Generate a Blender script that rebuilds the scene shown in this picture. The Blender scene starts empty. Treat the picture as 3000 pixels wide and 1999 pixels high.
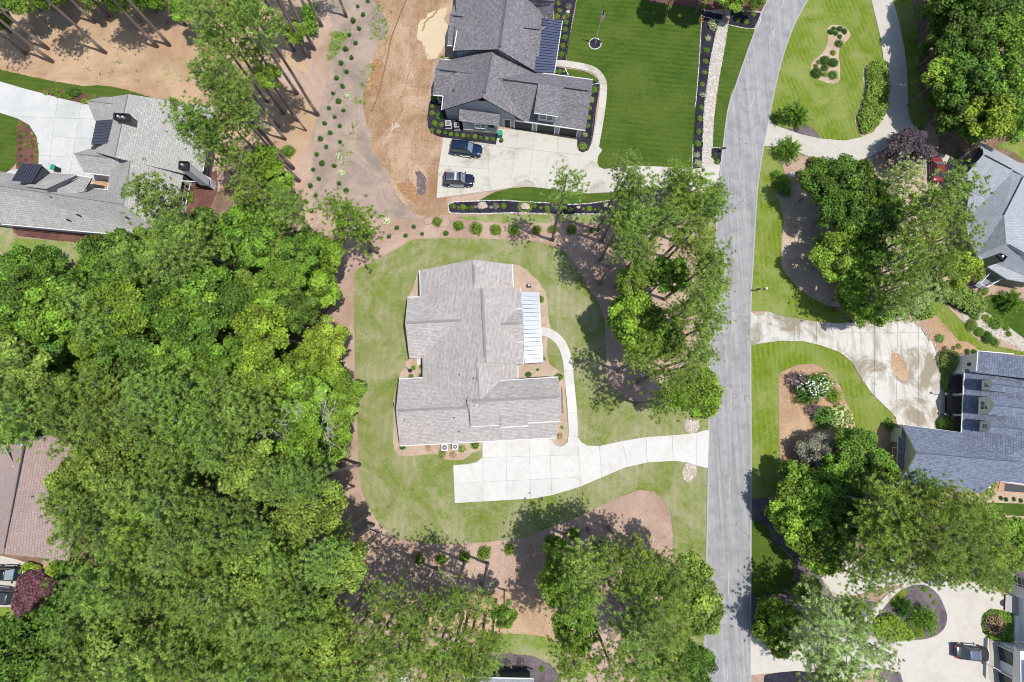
import bpy, bmesh, math, random
import numpy as np
from mathutils import Vector, Matrix
from mathutils.geometry import tessellate_polygon
random.seed(7); rng = np.random.default_rng(11)
R_ = math.radians
scn = bpy.context.scene
COL = scn.collection
# ------------------------------------------------------------------ camera, sky, sun, exposure
CH, CF, TILT = 75.0, 1450.0, math.atan(235/1450)
cam = bpy.data.objects.new('camera', bpy.data.cameras.new('camera')); COL.objects.link(cam)
cam.location = (0, 0, CH); cam.rotation_euler = (TILT, 0, 0)
cam.data.sensor_width = 36; cam.data.lens = 36*CF/3000; cam.data.clip_end = 5000; cam.data.clip_start = .5
scn.camera = cam
world = bpy.data.worlds.new("World"); scn.world = world; world.use_nodes = True
wn = world.node_tree.nodes; bg = wn['Background']
SUN_EL, SUN_V = R_(73), Vector((1, -.36))
sky = wn.new('ShaderNodeTexSky'); sky.sky_type = 'NISHITA'; sky.sun_disc = False
sky.sun_elevation = SUN_EL; sky.sun_rotation = math.atan2(SUN_V.x, SUN_V.y)
world.node_tree.links.new(sky.outputs[0], bg.inputs[0]); bg.inputs[1].default_value = .135
sl = bpy.data.lights.new('sun', 'SUN'); sl.energy = 4.2; sl.angle = R_(.55); sl.color = (1, .965, .91)
so = bpy.data.objects.new('sun', sl); COL.objects.link(so)
_h = SUN_V.normalized()*math.cos(SUN_EL)
so.rotation_euler = Vector((-_h.x, -_h.y, -math.sin(SUN_EL))).to_track_quat('-Z', 'Y').to_euler()
so.location = (40, -15, 120)
scn.view_settings.view_transform = 'Standard'; scn.view_settings.look = 'None'
scn.view_settings.exposure = .20; scn.view_settings.gamma = 1
scn.view_settings.use_curve_mapping = False
scn.render.engine = 'CYCLES'; scn.cycles.filter_width = 1.0
# ------------------------------------------------------------------ helpers
ct, st = math.cos(TILT), math.sin(TILT)
def P(px, py, z=0.):
    """point of the place seen at photo pixel (px,py) at height z"""
    u, v = px-1500, 999.5-py
    dx, dy, dz = u, v*ct+CF*st, v*st-CF*ct
    s = (z-CH)/dz
    return Vector((dx*s, dy*s, z))
def W2(px, py): p = P(px, py); return (p.x, p.y)
ZOOM = {'U': (1250, 0, 3.646), 'V': (0, 250, 3.336), 'W': (0, 1240, 2.6115), 'X': (2600, 1000, 3.485),
        'Y': (2600, 380, 3.015), 'Z': (2700, 1640, 4.367), 'H': (1140, 740, 2.613), 'S': (0, 0, 1.), 'F': (0, 0, 1/1.275)}
for c in range(4):
    for r in range(4): ZOOM['%d%d' % (c, r)] = (750*c, min(500*r, 1499), 3.136)
def zz(k, x, y): a = ZOOM[k]; return (a[0]+x/a[2], a[1]+y/a[2])
def pl(s):
    """'20: x y x y 21: x y' -> list of photo pixels"""
    out = []; k = 'S'; buf = []
    for t in s.replace(',', ' ').split():
        if t.endswith(':'): k = t[:-1]; continue
        buf.append(float(t))
        if len(buf) == 2: out.append(zz(k, *buf)); buf = []
    return out
def smooth(pts, n=4, closed=True):
    """Catmull-Rom through pixel points"""
    m = len(pts); out = []
    for i in range(m if closed else m-1):
        p0, p1, p2, p3 = (pts[(i-1) % m], pts[i], pts[(i+1) % m], pts[(i+2) % m]) if closed else \
            (pts[max(i-1, 0)], pts[i], pts[i+1], pts[min(i+2, m-1)])
        a = math.dist(p1, p2)
        sharp = False
        for q in range(n):
            t = q/n
            out.append(tuple(.5*(2*p1[k]+(-p0[k]+p2[k])*t+(2*p0[k]-5*p1[k]+4*p2[k]-p3[k])*t*t+(-p0[k]+3*p1[k]-3*p2[k]+p3[k])*t**3) for k in (0, 1)))
    if not closed: out.append(pts[-1])
    return out
def link(name, me, parent=None, mats=None):
    o = bpy.data.objects.new(name, me); COL.objects.link(o)
    if parent: o.parent = parent
    for m in (mats or []): me.materials.append(m)
    return o
def mesh(name, vs, fs, mats=None, parent=None, mi=None, smoothf=False):
    me = bpy.data.meshes.new(name); me.from_pydata([tuple(v) for v in vs], [], fs)
    if mi: me.polygons.foreach_set('material_index', mi)
    if smoothf: me.polygons.foreach_set('use_smooth', [True]*len(me.polygons))
    me.update()
    return link(name, me, parent, mats if isinstance(mats, (list, tuple)) else [mats] if mats else None)
def tag(o, label=None, cat=None, group=None, kind=None):
    if label: o['label'] = label
    if cat: o['category'] = cat
    if group: o['group'] = group
    if kind: o['kind'] = kind
    return o
def empty(name, loc, rz=0):
    o = bpy.data.objects.new(name, None); COL.objects.link(o); o.location = loc; o.rotation_euler = (0, 0, rz)
    o.empty_display_size = .3
    return o
class MB:
    """collects shapes, builds ONE mesh"""
    def __init__(s): s.v = []; s.f = []; s.m = []
    def add(s, vs, fs, m=0):
        b = len(s.v); s.v += [Vector(v) for v in vs]; s.f += [[b+i for i in f] for f in fs]; s.m += [m]*len(fs); return s
    def box(s, c, d, rz=0, m=0, M=None):
        c = Vector(c); h = Vector(d)/2; rot = Matrix.Rotation(rz, 3, 'Z')
        vs = [c+rot@Vector((sx*h.x, sy*h.y, sz*h.z)) for sz in (-1, 1) for sx, sy in ((-1, -1), (1, -1), (1, 1), (-1, 1))]
        if M: vs = [M@v for v in vs]
        return s.add(vs, [[3, 2, 1, 0], [4, 5, 6, 7], [0, 1, 5, 4], [1, 2, 6, 5], [2, 3, 7, 6], [3, 0, 4, 7]], m)
    def prism(s, poly, z0, z1, m=0, mtop=None):
        n = len(poly)
        vs = [(p[0], p[1], z0) for p in poly]+[(p[0], p[1], z1) for p in poly]
        ar = sum(poly[i][0]*poly[(i+1) % n][1]-poly[(i+1) % n][0]*poly[i][1] for i in range(n))
        order = list(range(n)) if ar > 0 else list(range(n))[::-1]
        s.add(vs, [[n+i for i in order]], m if mtop is None else mtop)
        b = len(s.v)-2*n
        s.f.append([b+i for i in order[::-1]]); s.m.append(m)
        for k in range(n):
            i, j = order[k], order[(k+1) % n]
            s.f.append([b+i, b+j, b+n+j, b+n+i]); s.m.append(m)
        return s
    def slab(s, pts, t, m=0, ms=1):
        """tilted plate: 3D polygon thickened downwards"""
        n = len(pts); top = [Vector(p) for p in pts]; a = sum(top[i].x*top[(i+1) % n].y-top[(i+1) % n].x*top[i].y for i in range(n))
        if a < 0: top = top[::-1]
        bot = [p-Vector((0, 0, t)) for p in top]
        b = len(s.v); s.v += top+bot
        tri = tessellate_polygon([top])
        for q in tri:
            e = (top[q[1]]-top[q[0]]).cross(top[q[2]]-top[q[0]])
            q = list(q) if e.z > 0 else list(q)[::-1]
            s.f.append([b+i for i in q]); s.m.append(m)
            s.f.append([b+n+i for i in q[::-1]]); s.m.append(ms)
        for i in range(n):
            j = (i+1) % n; s.f.append([b+i, b+n+i, b+n+j, b+j]); s.m.append(ms)
        return s
    def tube(s, p, q, r0, r1=None, n=6, m=0, cap=True):
        p, q = Vector(p), Vector(q); r1 = r0 if r1 is None else r1; d = (q-p)
        if d.length < 1e-6: return s
        d.normalize(); u = d.orthogonal().normalized(); w = d.cross(u)
        vs = [c+(u*math.cos(a)+w*math.sin(a))*r for c, r in ((p, r0), (q, r1)) for a in [2*math.pi*i/n for i in range(n)]]
        fs = [[i, (i+1) % n, n+(i+1) % n, n+i] for i in range(n)]
        if cap: fs += [list(range(n))[::-1], [n+i for i in range(n)]]
        return s.add(vs, fs, m)
    def build(s, name, mats, parent=None, smoothf=False):
        return mesh(name, s.v, s.f, mats, parent, s.m if isinstance(mats, (list, tuple)) and len(mats) > 1 else None, smoothf)
# ------------------------------------------------------------------ materials
def newmat(name, rough=.85, spec=.25):
    m = bpy.data.materials.new(name); m.use_nodes = True; nt = m.node_tree
    b = nt.nodes['Principled BSDF']; b.inputs['Roughness'].default_value = rough; b.inputs['Specular IOR Level'].default_value = spec
    return m, nt, b
def N(nt, t, **k):
    n = nt.nodes.new(t)
    for a, v in k.items(): setattr(n, a, v)
    return n
def mixc(nt, fac, a, b, mode='MIX'):
    n = N(nt, 'ShaderNodeMix', data_type='RGBA', blend_type=mode)
    for s, v in ((0, fac), (6, a), (7, b)):
        if hasattr(v, 'links'): nt.links.new(v, n.inputs[s])
        elif isinstance(v, (int, float)): n.inputs[s].default_value = v
        else: n.inputs[s].default_value = (*v[:3], 1)
    return n.outputs[2]
def ramp(nt, val, a, b, va=0., vb=1.):
    n = N(nt, 'ShaderNodeMapRange'); nt.links.new(val, n.inputs[0])
    for i, v in ((1, a), (2, b), (3, va), (4, vb)): n.inputs[i].default_value = v
    return n.outputs[0]
def noise(nt, vec, scale, det=4, rough=.6, dist=0):
    n = N(nt, 'ShaderNodeTexNoise'); n.inputs['Scale'].default_value = scale; n.inputs['Detail'].default_value = det
    n.inputs['Roughness'].default_value = rough; n.inputs['Distortion'].default_value = dist
    if vec is not None: nt.links.new(vec, n.inputs['Vector'])
    return n.outputs['Fac']
def coords(nt, rot=0, sc=(1, 1, 1), src='Object', loc=(0, 0, 0)):
    tc = N(nt, 'ShaderNodeTexCoord'); mp = N(nt, 'ShaderNodeMapping'); nt.links.new(tc.outputs[src], mp.inputs[0])
    mp.inputs['Rotation'].default_value = (0, 0, rot); mp.inputs['Scale'].default_value = sc; mp.inputs['Location'].default_value = loc
    return mp.outputs[0]
def bump(nt, b, h, dist=.05, s=.6):
    n = N(nt, 'ShaderNodeBump'); n.inputs['Distance'].default_value = dist; n.inputs['Strength'].default_value = s
    nt.links.new(h, n.inputs['Height']); nt.links.new(n.outputs[0], b.inputs['Normal'])
def ground_mat(name, c1, c2, c3, big=.12, mid=.9, fine=9., k3=.5, stripes=None, seed=0., bmp=.06, speck=None, patch=None, rut=None):
    """c1/c2 mixed by mid noise, c3 in large patches, fine grain on top"""
    m, nt, b = newmat(name, .95, .1)
    v = coords(nt, loc=(seed, seed*1.7, 0))
    n1 = noise(nt, v, mid, 5, .7); n2 = noise(nt, v, big, 5, .68, .6); n3 = noise(nt, v, fine, 3, .75)
    c = mixc(nt, ramp(nt, n1, .32, .68), c1, c2)
    c = mixc(nt, ramp(nt, n2, .5-.18*k3, .72-.18*k3), c, c3)
    if patch:
        n5 = noise(nt, v, patch[1], 4, .8); c = mixc(nt, ramp(nt, n5, patch[2], patch[3]), c, patch[0])
    if stripes:
        ang, per, amt, sc_ = stripes
        vv = coords(nt, ang); w = N(nt, 'ShaderNodeTexWave', wave_type='BANDS', bands_direction='X', wave_profile='SIN')
        nt.links.new(vv, w.inputs[0]); w.inputs['Scale'].default_value = .314/per; w.inputs['Distortion'].default_value = 1.6
        w.inputs['Detail'].default_value = 2; w.inputs['Detail Scale'].default_value = .8
        nn = N(nt, 'ShaderNodeMath', operation='MULTIPLY'); nt.links.new(ramp(nt, w.outputs['Fac'], .3, .7, 0, amt), nn.inputs[0])
        nt.links.new(ramp(nt, noise(nt, v, .35, 3), .3, .6), nn.inputs[1])
        c = mixc(nt, nn.outputs[0], c, sc_)
    if rut:
        n6 = noise(nt, coords(nt, rut[0], (1.6, .16, 1)), 1.1, 6, .75, .5); c = mixc(nt, ramp(nt, n6, .53, .66, 0, .5), c, rut[1]); n7 = noise(nt, coords(nt, rut[0], (2.5, .2, 1), loc=(5, 2, 0)), 1.3, 5, .7); c = mixc(nt, ramp(nt, n7, .56, .7, 0, .35), c, rut[2])
    g = N(nt, 'ShaderNodeMix', data_type='RGBA', blend_type='MULTIPLY'); g.inputs[0].default_value = 1
    nt.links.new(c, g.inputs[6])
    gr = N(nt, 'ShaderNodeCombineColor'); r = ramp(nt, n3, .3, .7, .62, 1.38)
    for i in range(3): nt.links.new(r, gr.inputs[i])
    nt.links.new(gr.outputs[0], g.inputs[7]); c = g.outputs[2]
    if speck:
        n4 = noise(nt, v, speck[1], 2, .5); c = mixc(nt, ramp(nt, n4, speck[2], speck[2]+.06), c, speck[0])
    nt.links.new(c, b.inputs['Base Color'])
    bump(nt, b, n3, bmp, .8)
    return m
def flat(name, col, rough=.6, spec=.3, metal=0, var=.12, scale=2.5, bmp=0):
    m, nt, b = newmat(name, rough, spec); b.inputs['Metallic'].default_value = metal
    n = noise(nt, coords(nt), scale, 4, .65)
    c = mixc(nt, ramp(nt, n, .3, .7), tuple(x*(1-var) for x in col), tuple(min(1, x*(1+var)) for x in col))
    nt.links.new(c, b.inputs['Base Color'])
    if bmp: bump(nt, b, noise(nt, coords(nt), scale*6, 3), bmp)
    return m
def shingle_mat(name, a, bcol, c3, row=.2, wid=.36, mottling=.5, mortar=.6):
    """asphalt shingles laid in courses: uv = metres along the eave / up the slope"""
    m, nt, b = newmat(name, .92, .15)
    tc = N(nt, 'ShaderNodeTexCoord')
    br = N(nt, 'ShaderNodeTexBrick'); nt.links.new(tc.outputs['UV'], br.inputs[0])
    br.inputs['Scale'].default_value = 1; br.inputs['Brick Width'].default_value = wid; br.inputs['Row Height'].default_value = row
    br.inputs['Mortar Size'].default_value = .018; br.inputs['Color1'].default_value = (*a, 1); br.inputs['Color2'].default_value = (*bcol, 1)
    br.inputs['Mortar'].default_value = tuple(x*mortar for x in a)+(1,); br.offset = .37; br.inputs['Bias'].default_value = 0
    n1 = noise(nt, coords(nt, loc=(3, 1, 0)), 2.2, 5, .8)
    c = mixc(nt, ramp(nt, n1, .35, .7, 0, mottling), br.outputs['Color'], c3)
    n2 = noise(nt, coords(nt), .25, 3, .6)
    c2 = mixc(nt, ramp(nt, n2, .35, .7, 0, .25), c, tuple(x*.7 for x in a))
    nt.links.new(c2, b.inputs['Base Color']); bump(nt, b, br.outputs['Fac'], .012, -.6)
    return m
def metal_roof(name, col, rough=.35):
    m, nt, b = newmat(name, rough, .5); b.inputs['Metallic'].default_value = .35
    n = noise(nt, coords(nt, sc=(1, 6, 1)), .8, 3)
    nt.links.new(mixc(nt, ramp(nt, n, .3, .7), tuple(x*.88 for x in col), tuple(min(1, x*1.12) for x in col)), b.inputs['Base Color'])
    return m
def leaf_mat(name='leaf', trans=.38):
    m, nt, b = newmat(name, .5, .22)
    oi = N(nt, 'ShaderNodeObjectInfo'); at = N(nt, 'ShaderNodeAttribute'); at.attribute_name = 'v'
    f = ramp(nt, at.outputs['Fac'], 0, 1, .45, 2.9)
    cc = N(nt, 'ShaderNodeCombineColor')
    for i in range(3): nt.links.new(f, cc.inputs[i])
    c = mixc(nt, 1., oi.outputs['Color'], cc.outputs[0], 'MULTIPLY')
    at2 = N(nt, 'ShaderNodeAttribute'); at2.attribute_name = 'y'
    c = mixc(nt, ramp(nt, at2.outputs['Fac'], .55, 1., 0, .3), c, (.30, .30, .035))
    at3 = N(nt, 'ShaderNodeAttribute'); at3.attribute_name = 'y'
    c = mixc(nt, ramp(nt, at3.outputs['Fac'], .0, .07, .4, 0), c, (.30, .33, .20))
    nt.links.new(c, b.inputs['Base Color'])
    tr = N(nt, 'ShaderNodeBsdfTranslucent'); nt.links.new(c, tr.inputs[0])
    mx = N(nt, 'ShaderNodeMixShader'); mx.inputs[0].default_value = trans
    nt.links.new(b.outputs[0], mx.inputs[1]); nt.links.new(tr.outputs[0], mx.inputs[2])
    nt.links.new(mx.outputs[0], nt.nodes['Material Output'].inputs[0])
    return m
def road_mat():
    m, nt, b = newmat('asphalt', .9, .2)
    v = coords(nt); vs = coords(nt, sc=(2.2, .05, 1)); vf = coords(nt, sc=(9, .6, 1))
    c = mixc(nt, ramp(nt, noise(nt, vs, 1., 4, .6), .3, .7), (.225, .223, .226), (.345, .34, .338))
    c = mixc(nt, ramp(nt, noise(nt, v, .45, 6, .75), .45, .7, 0, .75), c, (.165, .165, .168))
    c = mixc(nt, ramp(nt, noise(nt, vf, 1., 3, .6), .6, .75, 0, .35), c, (.42, .415, .41))
    g = noise(nt, v, 22, 3, .8)
    cc = N(nt, 'ShaderNodeCombineColor'); r = ramp(nt, g, .3, .7, .86, 1.14)
    for i in range(3): nt.links.new(r, cc.inputs[i])
    c = mixc(nt, 1., c, cc.outputs[0], 'MULTIPLY')
    # cracks: thin voronoi edges, broken up
    vo = N(nt, 'ShaderNodeTexVoronoi', feature='DISTANCE_TO_EDGE'); vo.inputs['Scale'].default_value = .22
    nv = N(nt, 'ShaderNodeVectorMath', operation='ADD'); nt.links.new(v, nv.inputs[0])
    nz = N(nt, 'ShaderNodeTexNoise'); nz.inputs['Scale'].default_value = 1.2; nt.links.new(v, nz.inputs[0])
    nt.links.new(nz.outputs['Color'], nv.inputs[1]); nt.links.new(nv.outputs[0], vo.inputs[0])
    k = N(nt, 'ShaderNodeMath', operation='MULTIPLY'); nt.links.new(ramp(nt, vo.outputs[0], .004, .012, 1, 0), k.inputs[0])
    nt.links.new(ramp(nt, noise(nt, v, .15, 2), .5, .6, 0, .55), k.inputs[1])
    c = mixc(nt, k.outputs[0], c, (.1, .1, .1))
    nt.links.new(c, b.inputs['Base Color']); bump(nt, b, g, .01, .5)
    return m
def concrete_mat(name, col, stain, amt=.5, scale=.25, ss=(.5, .68), streak=None):
    m, nt, b = newmat(name, .8, .25); v = coords(nt)
    c = mixc(nt, ramp(nt, noise(nt, v, 1.3, 5, .7), .3, .7), tuple(x*.93 for x in col), tuple(min(1, x*1.05) for x in col))
    if amt: c = mixc(nt, ramp(nt, noise(nt, v, scale, 6, .72, .8), ss[0], ss[1], 0, amt), c, stain)
    if streak: c = mixc(nt, ramp(nt, noise(nt, coords(nt, streak, (1, .12, 1)), .9, 4, .7), .5, .72, 0, amt), c, stain)
    oi = N(nt, 'ShaderNodeObjectInfo'); r = ramp(nt, oi.outputs['Random'], 0, 1, .955, 1.03)
    cc = N(nt, 'ShaderNodeCombineColor')
    for i in range(3): nt.links.new(r, cc.inputs[i])
    c = mixc(nt, 1., c, cc.outputs[0], 'MULTIPLY')
    nt.links.new(c, b.inputs['Base Color']); return m
def siding_mat(name, col, per=.2, ang=0, axis='Z'):
    m, nt, b = newmat(name, .6, .3); tc = N(nt, 'ShaderNodeTexCoord')
    w = N(nt, 'ShaderNodeTexWave', wave_type='BANDS', bands_direction=axis, wave_profile='SAW'); nt.links.new(tc.outputs['Object'], w.inputs[0])
    w.inputs['Scale'].default_value = .314/per*.5
    nt.links.new(mixc(nt, ramp(nt, w.outputs['Fac'], 0, .12, .0, 1), tuple(x*.6 for x in col), col), b.inputs['Base Color'])
    return m
M = {}
M['straw'] = ground_mat('pine_straw', (.36, .252, .19), (.46, .34, .265), (.30, .20, .15), .1, 1.1, 7., .5, patch=((.40, .32, .25), .5, .55, .7), speck=((.60, .52, .46), 16., .68))
M['orange'] = ground_mat('orange_straw', (.39, .265, .165), (.46, .33, .215), (.32, .205, .125), .12, 1.2, 6., .5, seed=9, speck=((.62, .42, .24), 14., .66))
M['litter'] = ground_mat('leaf_litter', (.20, .13, .09), (.27, .18, .13), (.14, .1, .06), .2, 1.2, 7., .5, seed=5)
M['mulch_b'] = ground_mat('brown_mulch', (.13, .06, .045), (.19, .09, .07), (.1, .05, .04), .3, 2., 9, .5, seed=3, speck=((.3, .2, .17), 15, .68))
M['mulch_k'] = ground_mat('black_mulch', (.022, .021, .032), (.045, .042, .058), (.018, .016, .024), .4, 3, 12, .5, seed=2, speck=((.13, .12, .16), 18, .68))
M['mulch_g'] = ground_mat('grey_mulch', (.12, .1, .11), (.19, .16, .165), (.09, .07, .08), .4, 3, 10, .5, seed=2, speck=((.36, .32, .32), 16, .66))
M['soil'] = ground_mat('bare_soil', (.37, .255, .165), (.44, .32, .22), (.26, .155, .085), .13, .6, 5., .55, seed=14, patch=((.36, .225, .135), .3, .56, .66), speck=((.6, .52, .44), 6., .70), rut=(R_(-14), (.24, .145, .085), (.50, .41, .31)))
M['scrub'] = ground_mat('scrub_soil', (.30, .225, .18), (.39, .305, .25), (.23, .185, .15), .2, 1.2, 8., .5, seed=21, patch=((.20, .22, .12), .35, .62, .76), speck=((.6, .55, .52), 12, .68))
M['sand'] = ground_mat('sand', (.40, .305, .225), (.47, .375, .29), (.36, .26, .19), .3, 1.4, 9, .4, seed=4)
M['lawn_c'] = ground_mat('dry_lawn', (.118, .158, .026), (.19, .215, .055), (.29, .27, .155), .16, .7, 9, .6, (R_(2), 1.1, .35, (.15, .21, .04)), 1, patch=((.125, .20, .018), .28, .56, .68), speck=((.33, .325, .24), 7., .62))
M['lawn_g'] = ground_mat('deep_green_lawn', (.030, .070, .008), (.046, .092, .012), (.072, .11, .018), .12, .8, 9, .55, (R_(-84), .9, .6, (.085, .12, .016)), 6, speck=((.20, .22, .07), 7, .68))
M['lawn_y'] = ground_mat('striped_lawn', (.095, .150, .010), (.145, .20, .018), (.21, .24, .07), .16, .8, 9, .45, (R_(-14), .75, .5, (.20, .24, .06)), 8, speck=((.36, .38, .15), 8, .68))
M['lawn_v'] = ground_mat('straight_striped_lawn', (.095, .150, .010), (.15, .205, .018), (.22, .25, .08), .16, .8, 9, .4, (R_(0), .8, .5, (.20, .245, .05)), 18, speck=((.36, .38, .15), 8, .68))
M['lawn_p'] = ground_mat('patchy_lawn', (.12, .185, .03), (.20, .25, .06), (.30, .28, .16), .2, 1., 10, .5, None, 28)
M['pond'] = flat('muddy_water', (.52, .42, .275), .22, .5, 0, .05, .4)
M['asphalt'] = road_mat()
M['conc_w'] = concrete_mat('new_concrete', (.535, .525, .50), (.44, .41, .35), .55, .25)
M['conc_b'] = concrete_mat('beige_concrete', (.46, .44, .385), (.27, .22, .155), .75, .22, (.52, .66))
M['conc_g'] = concrete_mat('grey_white_concrete', (.48, .48, .465), (.35, .365, .35), .6, .2, (.42, .66))
M['conc_s'] = concrete_mat('stained_concrete', (.52, .50, .455), (.24, .20, .14), .9, .2, (.47, .6), streak=R_(-50))
M['conc_t'] = concrete_mat('tan_concrete', (.47, .44, .385), (.36, .32, .26), .45, .3)
M['kerb'] = flat('kerb_concrete', (.33, .318, .31), .85)
M['gap'] = flat('joint_dirt', (.30, .285, .25), .95)
M['paint_y'] = flat('worn_yellow_paint', (.37, .355, .25), .85, var=.4)
M['sh1'] = shingle_mat('shingles_light_pinkish_grey', (.32, .305, .295), (.54, .505, .48), (.41, .35, .335), .22, .36, .55)
M['sh2'] = shingle_mat('shingles_charcoal_grey', (.150, .145, .153), (.31, .295, .305), (.13, .123, .135), .2, .33, .5)
M['sh3'] = shingle_mat('shingles_tan_grey', (.33, .32, .30), (.45, .435, .41), (.28, .27, .26), .3, .5, .3, .42)
M['sh4'] = shingle_mat('shingles_pinkish_brown', (.31, .235, .215), (.39, .30, .275), (.25, .19, .18), .3, .4, .35, .5)
M['sh5'] = shingle_mat('shingles_slate_blue', (.145, .168, .225), (.25, .285, .36), (.115, .13, .18), .26, .42, .4, .5)
M['sh6'] = shingle_mat('shingles_pale_grey', (.31, .325, .35), (.41, .425, .45), (.26, .27, .295), .25, .4, .3, .7)
M['trim'] = flat('white_trim', (.74, .74, .74), .5, .4, 0, .03)
M['dark'] = flat('charcoal_trim', (.035, .037, .045), .55)
M['sd_grey'] = siding_mat('grey_board_siding', (.36, .385, .42), .3, axis='X')
M['sd_cream'] = siding_mat('cream_siding', (.58, .60, .54))
M['sd_white'] = siding_mat('white_siding', (.70, .71, .73))
M['sd_olive'] = siding_mat('olive_siding', (.17, .19, .15))
M['sd_light'] = siding_mat('pale_grey_siding', (.55, .57, .60))
M['sd_dark'] = siding_mat('shaded_board_siding', (.085, .09, .09), .35, axis='X')  # boards standing in shadow, with that shade put into the colour
M['brick'] = flat('brown_brick', (.24, .17, .12), .9, var=.35, scale=6)
M['mr_blue'] = metal_roof('slate_blue_metal', (.085, .10, .16))
M['mr_dark'] = metal_roof('dark_navy_metal', (.03, .042, .075))
M['mr_light'] = metal_roof('pale_blue_white_metal', (.33, .36, .41), .5)
M['mr_rib'] = metal_roof('seam_shade_metal', (.24, .27, .33), .5)
M['glass'] = flat('window_glass', (.04, .055, .06), .08, .6, 0, .1)
M['glassg'] = flat('green_tinted_glass', (.07, .13, .09), .1, .6)
M['ac'] = flat('ac_metal', (.50, .51, .52), .5, .4, .3)
M['acd'] = flat('ac_grille', (.20, .21, .225), .6, .3, .3)
M['black'] = flat('black_plastic', (.02, .02, .022), .5)
M['teal'] = flat('teal_plastic', (.02, .26, .17), .45)
M['stone'] = flat('pale_stone', (.42, .385, .33), .9, var=.25, scale=5)
M['stonew'] = flat('white_stone', (.62, .60, .58), .9, var=.12, scale=5)
M['boulder'] = flat('tan_boulder', (.42, .33, .27), .9, var=.3, scale=2)
M['bark'] = flat('pine_bark', (.21, .165, .15), .95, var=.4, scale=3, bmp=.03)
M['twig'] = flat('grey_twigs', (.27, .25, .22), .9, var=.3)
M['barkw'] = flat('pale_dead_wood', (.40, .385, .36), .9, var=.2)
M['leaf'] = leaf_mat()
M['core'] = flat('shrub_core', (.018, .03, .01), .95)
M['brickp'] = flat('terracotta_pavers', (.42, .26, .17), .9, var=.2, scale=4)
M['red'] = flat('flag_red', (.55, .025, .06), .8)
M['white'] = flat('flag_white', (.75, .74, .76), .8, var=.03)
M['navy'] = flat('flag_blue', (.02, .03, .12), .8)
M['orange_p'] = flat('orange_plastic', (.7, .14, .02), .6)
# ------------------------------------------------------------------ ground sheets
def sheet(name, pts, z, mat, sm=3, rough_edge=0., label=None, parent=None):
    if sm: pts = smooth(pts, sm)
    w = [W2(*p) for p in pts]
    if rough_edge:
        o = []
        for i in range(len(w)):
            a, b = Vector(w[i]), Vector(w[(i+1) % len(w)]); n = max(1, int((b-a).length/.45)); t = (b-a); pn = Vector((-t.y, t.x)).normalized() if t.length > 1e-5 else Vector((0, 0))
            for k in range(n):
                o.append(tuple(a+t*(k/n)+pn*random.uniform(-rough_edge, rough_edge)))
        w = o
    tri = tessellate_polygon([[Vector((x, y, 0)) for x, y in w]])
    vs = [(x, y, z) for x, y in w]; fs = []
    for q in tri:
        a, b, c = (Vector(vs[i]) for i in q)
        fs.append(list(q) if (b-a).cross(c-a).z > 0 else list(q)[::-1])
    o = mesh(name, vs, fs, mat, parent)
    if not parent: tag(o, label, kind='structure')
    if name == 'lawn': LAWNS.append((w, mat, z))
    return o
LAWNS = []
g = mesh('ground', [(-900, -900, 0), (900, -900, 0), (900, 900, 0), (-900, 900, 0)], [[0, 1, 2, 3]], M['straw']); tag(g, 'pine straw covered ground between the lots', kind='structure')
sheet('straw_ground', pl('S: -900 -700 820 -700 850 -20 880 150 905 215 00: 2352 560 10: 560 1000 500 1300 11: 300 0 00: 2352 1400 1700 1000 1170 930 780 850 300 760 0 690 S: -900 150'), .006, M['orange'], 0, .25, 'orange pine straw ground at the top left')
sheet('leaf_litter', pl('S: -900 690 0 760 130 770 400 720 560 690 640 560 700 520 800 600 860 700 950 780 970 900 950 960 1010 1060 960 1120 1010 1200 1030 1330 960 1400 930 1480 960 1560 900 1640 980 1760 950 1850 960 2400 -900 2400'), .010, M['litter'], 0, .4, 'dark leaf litter under the left woods')
sheet('leaf_litter', pl('S: 2640 -300 2690 20 2705 150 2715 320 2760 400 2850 420 2860 440 3000 480 3300 420 3300 -300'), .012, M['litter'], 3, .2, 'dark leaf litter under the top right trees')
sheet('leaf_litter', pl('30: 1300 0 1380 400 1390 800 1480 1130 1560 1180 1560 1400 1480 1568 31: 1500 0 2600 -400 30: 2600 500 2000 0'), .014, M['litter'], 3, 0, 'leaf litter bed beside the loop drive')
# graded soil, puddle, scrub strip
sheet('bare_soil', pl('S: 1080 -60 10: 1230 250 1110 420 1060 640 980 890 1010 1130 1060 1240 1050 1350 1200 1568 11: 1250 150 1400 350 1550 420 1800 400 1760 320 10: 1700 1265 1580 1000 1640 560 1780 430 S: 1345 -60'), .018, M['soil'], 3, .12, 'bare tan soil beside the grey house')
sheet('scrub_ground', pl('S: 965 -60 10: 700 250 640 800 560 1100 520 1568 11: 560 350 1000 420 1560 420 1250 150 10: 1200 1568 1050 1350 1060 1240 1010 1130 980 890 1060 640 1110 420 1230 250 S: 1120 -60'), .014, M['scrub'], 3, .15, 'sparse planting strip between the straw and the bare soil')
sheet('muddy_puddle', pl('10: 1700 90 1760 60 1735 160 1765 260 1745 400 1700 480 1640 550 1560 520 1550 440 1500 370 1480 310 1510 190 1570 170 1600 110'), .026, M['pond'], 3, .22, 'tan muddy puddle beside the grey house')
sheet('muddy_puddle', pl('10: 1262 1120 1335 1165 1260 1190 1215 1300 1195 1270 1235 1210'), .026, M['sand'], 3, .05)
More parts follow.
